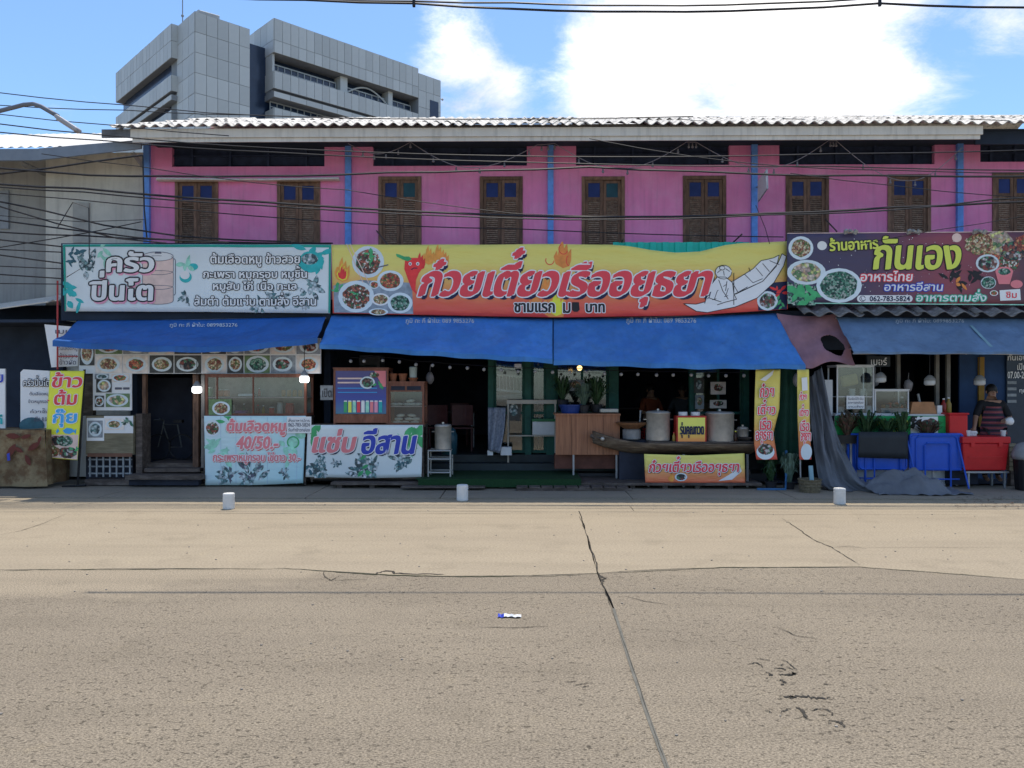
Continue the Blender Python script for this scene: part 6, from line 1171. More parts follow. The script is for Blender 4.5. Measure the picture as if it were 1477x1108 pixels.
pbl = MB().grid(lambda u, v: P(1238 + 71 * u + (1 - v) * .5, 623 + 37 * v + 2 * u * v, 12.56 + .012 * sin(u * 8)), 14, 4).build('black_panel', mat('charcoal_sheet', (.025, .03, .036), .6, .2, 3), loc=P(1273, 660, 12.56), smooth=True, solid=.012); tag(pbl, 'charcoal sheet hung over the middle blue folding table', 'panel')
# red coolers
def cooler(label, px0, px1, py0, py1, lid, Y, dep, taper=.03, legs=True, name='cooler_box'):
    a = P(px0, py1, Y); c = P(px1, py0, Y); t_ = thing(name, label, 'cooler', P((px0 + px1) / 2, py1, Y)); zl = P(px0, lid, Y).z
    MB().add([(a.x + taper, Y + taper, a.z), (c.x - taper, Y + taper, a.z), (c.x - taper, Y + dep - taper, a.z), (a.x + taper, Y + dep - taper, a.z), (a.x, Y, zl), (c.x, Y, zl), (c.x, Y + dep, zl), (a.x, Y + dep, zl)], [(0, 3, 2, 1), (4, 5, 6, 7), (0, 1, 5, 4), (1, 2, 6, 5), (2, 3, 7, 6), (3, 0, 4, 7)]).build('body', m_red, t_, bevel=.02)
    B(a.x - .015, c.x + .015, Y - .015, Y + dep + .015, zl + .001, c.z).build('lid', m_red, t_, bevel=.015)
    for q in (.2, .8): x_ = a.x + (c.x - a.x) * q; B(x_ - .03, x_ + .03, Y - .024, Y - .006, zl - .05, zl + .02).build('latch', m_red, t_)
    B(a.x + .1, c.x - .1, Y + .004, Y + .02, (a.z + zl) / 2 - .01, (a.z + zl) / 2 + .01).build('rib', m_red, t_); return t_
cooler('large red cooler box on a dark stand in front of the woman', 1389, 1456, 630, 679, 640, 12.55, .45)
cs = thing('cooler_stand', 'dark metal stand under the large red cooler box', 'stand', P(1422, 706, 12.6)); a = P(1392, 679.5, 12.6); c = P(1454, 679.5, 12.6); B(a.x, c.x, 12.57, 12.98, a.z - .03, a.z - .003).build('top', m_tube, cs)
for x_ in (a.x + .04, c.x - .07):
    for y_ in (12.59, 12.93): B(x_, x_ + .03, y_, y_ + .03, .012, a.z - .031).build('leg', m_tube, cs)
rb = thing('red_bin', 'tall red plastic bin between the counter and the large cooler', 'bin', P(1377, 640, 12.75)); k = 12.75 / FPX; c = P(1377, 640, 12.85); B(c.x - .15, c.x + .15, 12.73, 12.95, c.z, P(0, 595, 12.75).z - .03).build('body', m_red, rb, bevel=.02); B(c.x - .165, c.x + .165, 12.715, 12.965, P(0, 595, 12.75).z - .03, P(0, 595, 12.75).z).build('rim', m_red, rb, bevel=.008)
B(c.x - .13, c.x + .13, 12.75, 12.93, .05, c.z - .001).build('stand', m_dark, rb)
pp = thing('newspaper_stack', 'white folded papers beside the red bin', 'papers', P(1399, 630, 12.9)); 
for i in range(5): B(XX(1391, 12.85) + random.uniform(-.01, .01), XX(1408, 12.85) + random.uniform(-.01, .01), 12.82, 12.97, ZZ(630, 12.85) + i * .022 - .005, ZZ(630, 12.85) + i * .022 + .012).build('paper', p_white, pp)
B(XX(1390, 12.85), XX(1409, 12.85), 12.82, 12.97, .05, ZZ(630, 12.85) - .006).build('support', m_dark, pp)
tb = thing('waste_bin', 'black waste bin lined with clear plastic at the right edge', 'bin', G(1478, 712)); c = G(1482, 708); c.z = .013; MB().lathe([(.17, 0), (.2, .5), (.21, .52), (.19, .52)], c, 20).build('body', m_black, tb, smooth=False); MB().lathe([(.21, .49), (.225, .56), (.20, .64), (.16, .72), (.09, .76)], c, 20).build('liner', mat('cloudy_liner', (.45, .47, .48), .3, .2, 9, trans=.4), tb, smooth=True)
wb = thing('wicker_crate', 'pale wicker crate between the large cooler and the waste bin', 'crate', G(1460, 712)); pbox(1456, 1466, 640, 679, 12.8, .2).build('body', mat('pale_wicker', (.30, .26, .17), .8, .4, 30), wb); [pbox(1455.5, 1466.5, 644 + i * 7, 646 + i * 7, 12.79, .01).build('band', m_wk, wb) for i in range(5)]; pbox(1458, 1464, 679, 706, 12.85, .1).build('foot', m_planks, wb)
# walls, posts, hanging lamps, signs of the right stall
m_blw = mat('blue_painted_wall', (.02, .055, .14), .7, .25, 3)
for a, b_, m in [(1384, 1500, m_blw), (1250, 1262, m_darkwall)]: pbox(a, b_, 505, 706, 13.62, .05).build('partition', m, house)
for a in (1294, 1350, 1366): pbox(a, a + 5, 505, 706, 13.5, .06).build('post', mat('grey_post', (.20, .19, .17), .7, .3), house)
pbox(1412, 1420, 515, 640, 13.58, .04).build('post', mat('ochre_post', (.30, .17, .03), .7, .2), house)
for px, py, lb in [(1270, 552, 'left of the three shaded lamps hanging over the right stall'), (1341, 556, 'middle of the three shaded lamps hanging over the right stall'), (1413, 556, 'right of the three shaded lamps hanging over the right stall')]:
    t_ = thing('pendant_lamp', lb, 'lamp', P(px, py, 12.7)); c = P(px, py, 12.7); MB().lathe([(.06, 0), (.085, .02), (.085, .07), (.07, .085)], c, 14).build('diffuser', mat('pale_lamp_glass', (.72, .72, .70), .3, trans=.3), t_, smooth=True); MB().lathe([(.09, .08), (.085, .1), (.05, .15), (.02, .17)], c, 14).build('shade', mat('dull_shade', (.28, .27, .25), .5), t_, smooth=True); MB().tube([c + Vector((0, 0, .16)), P(px, 505, 12.7)], .006, 4).build('cord', m_cable, t_)
sg = thing('hanging_sign', 'small dark sign with white outlined letters above the tall glass case', 'sign', P(1267, 528, 13.2)); pbox(1251, 1284, 514, 529, 13.2, .02).build('board', mat('slate_sign', (.04, .05, .06), .5), sg); Print(sg, 13.195).text('เบอร์', 1256, 1279, 516, 527, p_white, off=.01)
gw = thing('glass_notice', 'white hand lettering of opening hours on the blue wall behind the woman', 'notice', P(1465, 560, 13.55)); pbox(1452, 1500, 510, 640, 13.58, .01).build('board', mat('dark_glass_board', (.03, .045, .07), .3, .2, 5), gw); pr = Print(gw, 13.575)
for t, x0, x1, y0, y1 in [('กันเอง', 1453, 1480, 511, 520), ('เปิด', 1467, 1480, 524, 534), ('07.00-20.00', 1453, 1490, 536, 546), ('ทุกวัน', 1470, 1490, 560, 568)]: pr.text(t, x0, x1, y0, y1, p_cream, off=.01)
for i in range(4): pr.stroke('lettering_line', m_pale, [[(1453, 552 + i * 9), (1466, 552 + i * 9)]], 4, 1)
wh = thing('white_machine', 'white and black appliance behind the top of the grey drape', 'appliance', P(1192, 600, 13.0)); pbox(1183, 1201, 548, 600, 13.0, .3).build('body', m_white, wh); pbox(1171, 1190, 549, 580, 12.97, .2).build('panel', m_black, wh); B(XX(1180, 13.1), XX(1201, 13.1), 13.0, 13.3, .05, P(0, 600, 13).z).build('stand', m_dark, wh)
# ------------------------------------------------------------------ people
def skin(name, V_, E_, R_, m, parent, loc, sub=2):
    me = bpy.data.meshes.new(name); me.from_pydata(V_, E_, []); o = bpy.data.objects.new(name, me); COL.objects.link(o)
    sk = o.modifiers.new('s', 'SKIN'); 
    for i, r in enumerate(R_): me.skin_vertices[0].data[i].radius = (r, r) if not isinstance(r, tuple) else r
    me.skin_vertices[0].data[0].use_root = True
    o.modifiers.new('u', 'SUBSURF').levels = sub; o.modifiers['u'].render_levels = sub
    dg = bpy.context.evaluated_depsgraph_get(); m2 = bpy.data.meshes.new_from_object(o.evaluated_get(dg)); bpy.data.objects.remove(o)
    m2.materials.clear(); m2.materials.append(m); m2.polygons.foreach_set('use_smooth', [True] * len(m2.polygons)); m2.name = name
    o = link(name, m2, parent); o.location = (0, 0, 0); return o
def person(label, loc, J, skinm, shirt, trouser, hairm, turn=0, seated=False, bun=True):
    t_ = thing('person', label, 'person', loc); t_.rotation_euler = (0, 0, turn)
    N_ = list(J); V_ = [J[n_][0] for n_ in N_]; R_ = [J[n_][1] for n_ in N_]; ix = {n_: i for i, n_ in enumerate(N_)}
    E_ = [(ix[a], ix[b_]) for a, b_ in [('pelvis', 'waist'), ('waist', 'chest'), ('chest', 'neck'), ('neck', 'jaw'), ('jaw', 'head'), ('head', 'crown')] + [(p + s_, q + s_) for s_ in 'LR' for p, q in [('sh', 'el'), ('el', 'wr'), ('hip', 'kn'), ('kn', 'an'), ('an', 'toe')]] + [('chest', 'shL'), ('chest', 'shR'), ('pelvis', 'hipL'), ('pelvis', 'hipR')]]
    for s_ in 'LR':      # palm and five fingers
        wr = Vector(J['wr' + s_][0]); d = (wr - Vector(J['el' + s_][0])).normalized(); side = d.cross(Vector((0, 0, 1))).normalized() * (1 if s_ == 'L' else -1); dn = Vector((0, -.2, -1)).normalized()
        k = len(V_); V_.append(tuple(wr + d * .05)); R_.append((.032, .016)); E_.append((ix['wr' + s_], k)); pal = k
        for f, (off, L_) in enumerate([(-.028, .062), (-.010, .072), (.008, .068), (.026, .052)]):
            a = wr + d * .085 + side * off; b_ = a + d * L_ * .55 + dn * .012; c_ = b_ + d * L_ * .4 + dn * .03
            i0 = len(V_); V_ += [tuple(a), tuple(b_), tuple(c_)]; R_ += [.009, .008, .007]; E_ += [(pal, i0), (i0, i0 + 1), (i0 + 1, i0 + 2)]
        a = wr + d * .04 - side * .04; b_ = a + d * .04 - side * .015 + dn * .01; i0 = len(V_); V_ += [tuple(a), tuple(b_)]; R_ += [.012, .009]; E_ += [(pal, i0), (i0, i0 + 1)]
    skin('body', V_, E_, R_, skinm, t_, loc)
    sub = lambda names, ed, ex, nm, m: skin(nm, [J[n_][0] for n_ in names], [(names.index(a), names.index(b_)) for a, b_ in ed], [tuple(r + ex for r in (J[n_][1] if isinstance(J[n_][1], tuple) else (J[n_][1],) * 2)) for n_ in names], m, t_, loc)
    sub(['pelvis', 'waist', 'chest', 'shL', 'elL', 'shR', 'elR'], [('pelvis', 'waist'), ('waist', 'chest'), ('chest', 'shL'), ('shL', 'elL'), ('chest', 'shR'), ('shR', 'elR')], .014, 'shirt', shirt)
    sub(['pelvis', 'hipL', 'knL', 'anL', 'hipR', 'knR', 'anR'], [('pelvis', 'hipL'), ('hipL', 'knL'), ('knL', 'anL'), ('pelvis', 'hipR'), ('hipR', 'knR'), ('knR', 'anR')], .013, 'trousers', trouser)
    h = Vector(J['head'][0]); off = Vector(loc) * 0
    def add(nm, mb, m): me = mb.mesh(nm, m, smooth=True); link(nm, me, t_)
    hb = MB().sphere(h + Vector((0, .022, .035)), .088, .095, .10, 14, 10)
    if bun: hb.sphere(h + Vector((0, .09, .08)), .045)
    add('hair', hb, hairm); eb = MB()
    for s_ in (-1, 1): eb.sphere(h + Vector((s_ * .03, -.082, .0)), .009, .006, .006, 6, 4)
    add('eyes', eb, m_black); add('nose', MB().lathe([(.016, -.028), (.011, -.01), (.005, .012)], h + Vector((0, -.092, 0)), 6), skinm); add('mouth', MB().sphere(h + Vector((0, -.080, -.048)), .022, .006, .006, 8, 4), mat('lips', (.28, .09, .08), .5))
    add('ears', MB().sphere(h + Vector((-.082, .005, -.005)), .012, .018, .026, 6, 5).sphere(h + Vector((.082, .005, -.005)), .012, .018, .026, 6, 5), skinm)
    return t_
m_skin = mat('brown_skin', (.32, .18, .12), .55, .1, 8); m_hair = mat('black_hair', (.015, .013, .012), .5, .2, 30)
JS = dict(pelvis=((0, 0, .90), (.15, .11)), waist=((0, 0, 1.06), (.125, .095)), chest=((0, 0, 1.24), (.15, .11)), neck=((0, 0, 1.38), .05), jaw=((0, -.02, 1.45), (.055, .06)), head=((0, -.01, 1.52), (.075, .085)), crown=((0, 0, 1.57), (.06, .065)),
          shL=((.165, 0, 1.32), .058), elL=((.27, -.04, 1.08), .043), wrL=((.11, -.24, 1.06), .028), shR=((-.165, 0, 1.32), .058), elR=((-.27, -.06, 1.09), .043), wrR=((-.36, -.24, .93), .028),
          hipL=((.09, 0, .84), .09), knL=((.1, -.01, .47), .062), anL=((.1, .01, .09), .04), toeL=((.1, -.13, .04), .032), hipR=((-.09, 0, .84), .09), knR=((-.1, -.01, .47), .062), anR=((-.1, .01, .09), .04), toeR=((-.1, -.13, .04), .032))
wl = P(1430, 560, 13.12); wl.z = .052
wm = person('woman in black top and red striped apron holding a white cloth behind the red cooler', wl, JS, m_skin, mat('black_shirt', (.015, .015, .018), .8, .2), m_black, m_hair, -.15)
m_ap = bpy.data.materials.new('striped_apron'); m_ap.use_nodes = True; n_ = m_ap.node_tree.nodes; l_ = m_ap.node_tree.links; tcx = n_.new('ShaderNodeTexCoord'); wv = n_.new('ShaderNodeTexWave'); wv.bands_direction = 'Z'; wv.inputs['Scale'].default_value = 3.6; wv.inputs['Distortion'].default_value = .6; l_.new(tcx.outputs['Object'], wv.inputs[0]); rr = n_.new('ShaderNodeValToRGB'); rr.color_ramp.interpolation = 'CONSTANT'
for p_, c_ in [(.35, (.04, .05, .10, 1)), (.55, (.22, .015, .03, 1)), (.8, (.02, .015, .03, 1)), (.92, (.30, .08, .08, 1))]: e_ = rr.color_ramp.elements.new(p_); e_.color = c_
rr.color_ramp.elements[0].color = (.015, .012, .02, 1); l_.new(wv.outputs['Fac'], rr.inputs[0]); l_.new(rr.outputs[0], n_['Principled BSDF'].inputs['Base Color']); n_['Principled BSDF'].inputs['Roughness'].default_value = .8
link('apron', MB().grid(lambda u, v: Vector(((u - .5) * (.26 + .16 * min(1, v * 2)), -.135 - .02 * sin(pi * u) - .03 * v + .07 * abs(2 * u - 1) ** 2, 1.27 - .72 * v)), 16, 20).mesh('apron', m_ap, smooth=True), wm)
clt = link('hand_cloth', MB().sphere((0, 0, 0), .075, .05, .06, 12, 9).mesh('hand_cloth', m_white, smooth=True), None, wl + Vector((.10, -.33, 1.04)))
for v in clt.data.vertices: v.co *= 1 + .35 * mn.noise(v.co * 25)
tag(clt, 'crumpled white cloth in the hand of the woman in the striped apron', 'cloth')
def seatj():
    j = {}
    for k_, (p_, r_) in JS.items():
        x_, y_, z_ = p_
        if k_[:2] in ('kn',): y_, z_ = -.42, .47
        elif k_[:2] == 'an': y_, z_ = -.42, .09
        elif k_[:3] == 'toe': y_, z_ = -.55, .04
        else: z_ -= .37
        j[k_] = ((x_, y_, z_), r_)
    j['wrL'] = ((.12, -.34, .68), .028); j['wrR'] = ((-.12, -.34, .68), .028); return j
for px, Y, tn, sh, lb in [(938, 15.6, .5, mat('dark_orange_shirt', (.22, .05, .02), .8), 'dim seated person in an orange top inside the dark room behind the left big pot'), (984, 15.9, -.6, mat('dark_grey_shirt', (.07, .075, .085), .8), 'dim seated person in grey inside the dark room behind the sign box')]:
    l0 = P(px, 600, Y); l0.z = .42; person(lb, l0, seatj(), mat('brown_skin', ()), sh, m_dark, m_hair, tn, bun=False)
    s_ = thing('stool', 'plastic stool under the ' + ('orange' if px == 938 else 'grey') + ' clad seated person', 'stool', l0 + Vector((0, .05, 0))); c = l0 + Vector((0, .05, 0)); B(c.x - .16, c.x + .16, c.y - .16, c.y + .16, c.z + .36, c.z + .40).build('seat', m_red, s_)
    for a in (-1, 1):
        for b_ in (-1, 1): MB().tube([c + Vector((a * .13, b_ * .13, .36)), c + Vector((a * .16, b_ * .16, 0))], .02, 5).build('leg', m_red, s_)
# small goods that fill the stalls
random.seed(23)
def bottle(px, pyb, Y, h, m, mc, lb, grp='bottles and jars standing in the stalls', zo=0):
    c = P(px, pyb, Y); c.z += zo; t_ = thing('bottle', lb, 'bottle', c, grp); r = h * .17; MB().lathe([(r * .9, 0), (r, .01), (r, h * .6), (r * .4, h * .8), (r * .38, h * .92)], c, 10).build('body', m, t_, smooth=True); MB().lathe([(r * .45, h * .9), (r * .45, h)], c, 8).build('cap', mc, t_)
gb = mat('brown_sauce', (.05, .02, .012), .2); gr_ = mat('red_sauce', (.35, .03, .02), .25); gy = mat('yellow_oil', (.35, .24, .05), .2); gg = mat('green_glass_bottle', (.02, .10, .05), .2)
for px, py, Y, h, m, mc, lb in [(1054, 636, 12.75, .2, gr_, m_white, 'red sauce bottle on the boat counter just right of the right big pot'), (1061, 637, 12.72, .17, gb, p_yel, 'brown sauce bottle with yellow cap beside the red sauce bottle'), (972, 637, 12.72, .15, gy, p_red, 'yellow oil bottle on the boat counter left of the sign box'),
                               (1290, 596, 13.3, .30, gb, m_black, 'tall brown bottle behind the low glass case'), (1301, 596, 13.3, .28, gg, m_white, 'green bottle behind the low glass case'), (1361, 597, 13.2, .26, gr_, m_white, 'red bottle behind the small cream carton'), (1368, 597, 13.25, .28, gy, m_white, 'yellow bottle behind the red bin'),
                               (352, 598, 12.95, .18, gg, m_white, 'green bottle on the lower shelf right of the purple bowl'), (372, 598, 12.95, .16, gb, p_red, 'brown bottle with red cap on the lower cabinet shelf'), (380, 598, 12.95, .15, gy, m_white, 'yellow bottle on the lower cabinet shelf'), (374, 572, 12.95, .14, gr_, m_white, 'red bottle on the upper cabinet shelf right of the tray')]: bottle(px, py, Y, h, m, mc, lb, zo=.004)
for px, py, w_, h_, f, lb in [(1008, 556, 14, 22, 1, 'upper pale picture sheet on the glass behind the sign box'), (1009, 580, 13, 20, 0, 'lower pale picture sheet on the glass behind the sign box'), (1036, 560, 22, 18, 2, 'dish picture sheet on the glass above the right big pot'), (1036, 583, 24, 12, 2, 'white strip notice on the glass above the right big pot'), (830, 556, 26, 16, 0, 'pale sheet on the green framed glass behind the plants'), (741, 592, 20, 30, 1, 'tall pale sheet seen under the trolley top')]:
    t_ = thing('window_poster', lb, 'poster', P(px, py, 14.1)); pbox(px - w_ / 2, px + w_ / 2, py - h_ / 2, py + h_ / 2, 14.12, .006).build('paper', m_cell[f], t_); pr = Print(t_, 14.115); pr.disc('printed_food', [f_rice, f_leafgrey, f_soup][f], px, py - 1, w_ * .3, h_ * .3, 1, jit=.1)
for px, py, r, lb in [(1212, 597, .07, 'first white bowl stack inside the tall glass case'), (1229, 571, .06, 'white bowls on the middle shelf of the tall glass case'), (1244, 571, .055, 'smaller white bowls on the middle shelf of the tall glass case')]:
    c = P(px, py, 13.1); t_ = thing('bowl_stack', lb, 'bowls', c)
    for k_ in range(4): MB().lathe([(r * .5, k_ * .028), (r, .035 + k_ * .028), (r * .96, .037 + k_ * .028), (r * .4, .006 + k_ * .028)], c, 14).build('bowl', m_white, t_)
for px, py, Y, lb in [(1150, 548, 12.7, 'pink plastic bag hanging behind the narrow flag'), (1262, 548, 13.3, 'clear plastic bag hanging left of the first shaded lamp'), (1310, 556, 13.4, 'white plastic bag hanging beside the grey post of the right stall'), (620, 545, 13.6, 'pale plastic bag hanging in the dark doorway left of the green post')]:
    c = P(px, py, Y); b = MB().sphere((0, 0, 0), .075, .06, .11, 10, 8).tube([(0, 0, .10), (.01, 0, .22)], .008, 4)
    o = b.build('plastic_bag', mat('pale_plastic_bag', (.40, .38, .40), .3, .25, 12, trans=.3), loc=Vector((0, 0, 0)), smooth=True); o.location = c; tag(o, lb, 'bag')
    for v in o.data.vertices: v.co *= 1 + .18 * mn.noise(v.co * 22 + c)
for px, lb in [(1396, 'left foam cup on the large red cooler box'), (1447, 'right foam cup on the large red cooler box')]: c = P(px, 630, 12.75); c.z += .005; tag(MB().lathe([(.03, 0), (.042, .10), (.038, .10), (.028, .01)], c, 12).build('foam_cup', m_white, loc=c), lb, 'cup')
# dim furniture inside the open rooms
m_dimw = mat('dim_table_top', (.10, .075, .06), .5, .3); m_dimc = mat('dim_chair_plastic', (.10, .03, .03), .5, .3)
def dining(px, Y, lb):
    c = P(px, 600, Y); c.z = .42; t_ = thing('dining_table', lb, 'table', c); B(c.x - .5, c.x + .5, Y - .3, Y + .3, 1.13, 1.16).build('tabletop', m_dimw, t_)
    for a in (-1, 1):
        for b_ in (-1, 1): MB().tube([c + Vector((a * .44, b_ * .25, 0)), c + Vector((a * .44, b_ * .25, .71))], .02, 5).build('leg', m_tube, t_)
def chair(px, Y, rz_, lb):
    c = P(px, 600, Y); c.z = .42; t_ = thing('chair', lb, 'chair', c); B(c.x - .2, c.x + .2, Y - .2, Y + .2, .85, .88).build('seat', m_dimc, t_); s__ = .18 * (1 if rz_ else -1)
    MB().grid(lambda u, v: Vector((c.x - .2 + .4 * u, Y + s__ + .03 * sin(pi * u), .92 + .38 * v)), 6, 4).build('backrest', m_dimc, t_, solid=.02)
    for a in (-1, 1):
        for b_ in (-1, 1): MB().tube([c + Vector((a * .17, b_ * .17, 0)), c + Vector((a * .17, b_ * .17, .43))], .015, 5).build('leg', m_dimc, t_)
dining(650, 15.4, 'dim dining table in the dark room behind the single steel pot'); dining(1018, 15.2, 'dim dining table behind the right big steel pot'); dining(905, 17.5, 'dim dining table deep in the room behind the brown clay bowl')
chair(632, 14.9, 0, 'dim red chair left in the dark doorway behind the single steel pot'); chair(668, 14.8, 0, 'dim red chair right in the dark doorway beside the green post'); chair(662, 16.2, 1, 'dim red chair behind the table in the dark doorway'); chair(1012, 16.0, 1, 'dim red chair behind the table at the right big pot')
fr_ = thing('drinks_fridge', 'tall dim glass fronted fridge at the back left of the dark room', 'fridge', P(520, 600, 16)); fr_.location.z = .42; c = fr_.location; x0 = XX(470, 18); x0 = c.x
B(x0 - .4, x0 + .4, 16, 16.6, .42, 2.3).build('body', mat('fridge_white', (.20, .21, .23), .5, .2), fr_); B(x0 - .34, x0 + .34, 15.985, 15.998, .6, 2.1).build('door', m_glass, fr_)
for px, Y, w2, h2, zz_, lb in [(610, 20.3, .6, .8, 1.9, 'dim framed poster on the rear wall left of the green post'), (672, 20.3, .5, .6, 2.0, 'smaller dim framed poster on the rear wall'), (948, 20.3, .9, .6, 2.1, 'wide dim menu board on the rear wall behind the boat counter')]:
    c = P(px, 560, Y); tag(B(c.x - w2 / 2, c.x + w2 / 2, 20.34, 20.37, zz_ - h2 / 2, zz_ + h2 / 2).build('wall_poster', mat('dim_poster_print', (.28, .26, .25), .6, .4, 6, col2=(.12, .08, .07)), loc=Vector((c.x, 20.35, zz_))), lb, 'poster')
# ------------------------------------------------------------------ upper wall details
t_ = thing('tube_light', 'long white fluorescent tube above the two leftmost shuttered windows', 'light', P(355, 258, 13.85)); MB().tube([P(226, 257.5, 13.85), P(345, 259, 13.85)], .018, 6).build('tube', m_white, t_); MB().tube([P(372, 259, 13.85), P(489, 257, 13.85)], .018, 6).build('tube', m_white, t_); B(XX(226, 13.9), XX(489, 13.9), 13.87, 13.99, ZZ(259, 13.9), ZZ(257, 13.9)).build('holder', m_fascia, t_)
sg = thing('projecting_sign', 'small white projecting sign seen edge on beside the blue pilaster', 'sign', P(1096, 290, 13.7)); pl = [P(1094, 262, 13.8), P(1106, 245, 13.2), P(1107, 272, 13.2), P(1094, 291, 13.8)]; MB().add(pl, [(0, 1, 2, 3)]).build('panel', m_white, sg, solid=.03); MB().tube(pl + [pl[0]], .012, 5).build('frame', m_tube, sg); MB().tube([P(1091, 270, 13.95), P(1096, 270, 13.75)], .012, 5).build('bracket', m_tube, sg)
for i, (a, b_, c_, d, lb) in enumerate([(543, 333, 560, 354, 'rusty angled stay above the left part of the yellow banner'), (1056, 351, 1070, 338, 'rusty angled stay above the right part of the yellow banner'), (895, 353, 899, 345, 'short rusty stay above the middle of the yellow banner'), (1190, 316, 1207, 334, 'rusty stay above the left end of the dark restaurant banner')]):
    tag(MB().tube([P(a, b_, 13.95), P(c_, d, 13.1)], .013, 5).build('banner_stay', m_planks, loc=P(a, b_, 13.95)), lb, 'stay')
for px, lb in [(1226, 'left cluster of spotlights on the top edge of the dark banner'), (1317, 'middle cluster of spotlights on the top edge of the dark banner'), (1412, 'right cluster of spotlights on the top edge of the dark banner')]:
    t_ = thing('banner_spotlight', lb, 'spotlight', P(px, 336, 12.8)); 
    MB().tube([P(px - 9, 335, 12.82), P(px + 10, 334, 12.82)], .012, 5).build('bar', m_tube, t_)
    for q in (-6, 2, 8): MB().obox(P(px + q, 333 + abs(q) * .2, 12.78), .075, .06, .035, rz=q * .3, rx=.5, ry=.12 * q).build('lamp_head', mat('dusty_lamp_head', (.34, .34, .33), .5, .3), t_)
# street lamp arm at the left
sl = thing('street_lamp', 'curved grey street lamp arm reaching in at the upper left', 'street lamp', Vector((XX(-60, 10.5), 10.5, 0)))
arm = [(-60, 178), (-30, 168), (0, 160), (20, 155), (35, 151), (48, 150), (60, 154), (72, 161), (84, 168)]
MB().tube([P(x_, y_, 10.5) for x_, y_ in arm], .03, 8).build('arm', mat('grey_lamp_arm', (.16, .17, .20), .5, .1), sl, smooth=True); MB().tube([P(-60, 178, 10.5), Vector((XX(-60, 10.5), 10.5, 0))], [.05, .08], 10).build('pole', m_tube, sl)
h0, h1 = P(82, 168, 10.5), P(114, 189, 10.5); dd = (h1 - h0); mh = (h0 + h1) / 2
MB().obox(mh, dd.length, .14, .055, ry=atan2(-dd.z, dd.x)).build('lamp_head', mat('pale_lamp_head', (.38, .37, .38), .5), sl, bevel=.02); MB().obox(mh + Vector((-.01, 0, -.035)), dd.length * .8, .11, .015, ry=atan2(-dd.z, dd.x)).build('lens', mat('lamp_lens', (.45, .42, .42), .3), sl)
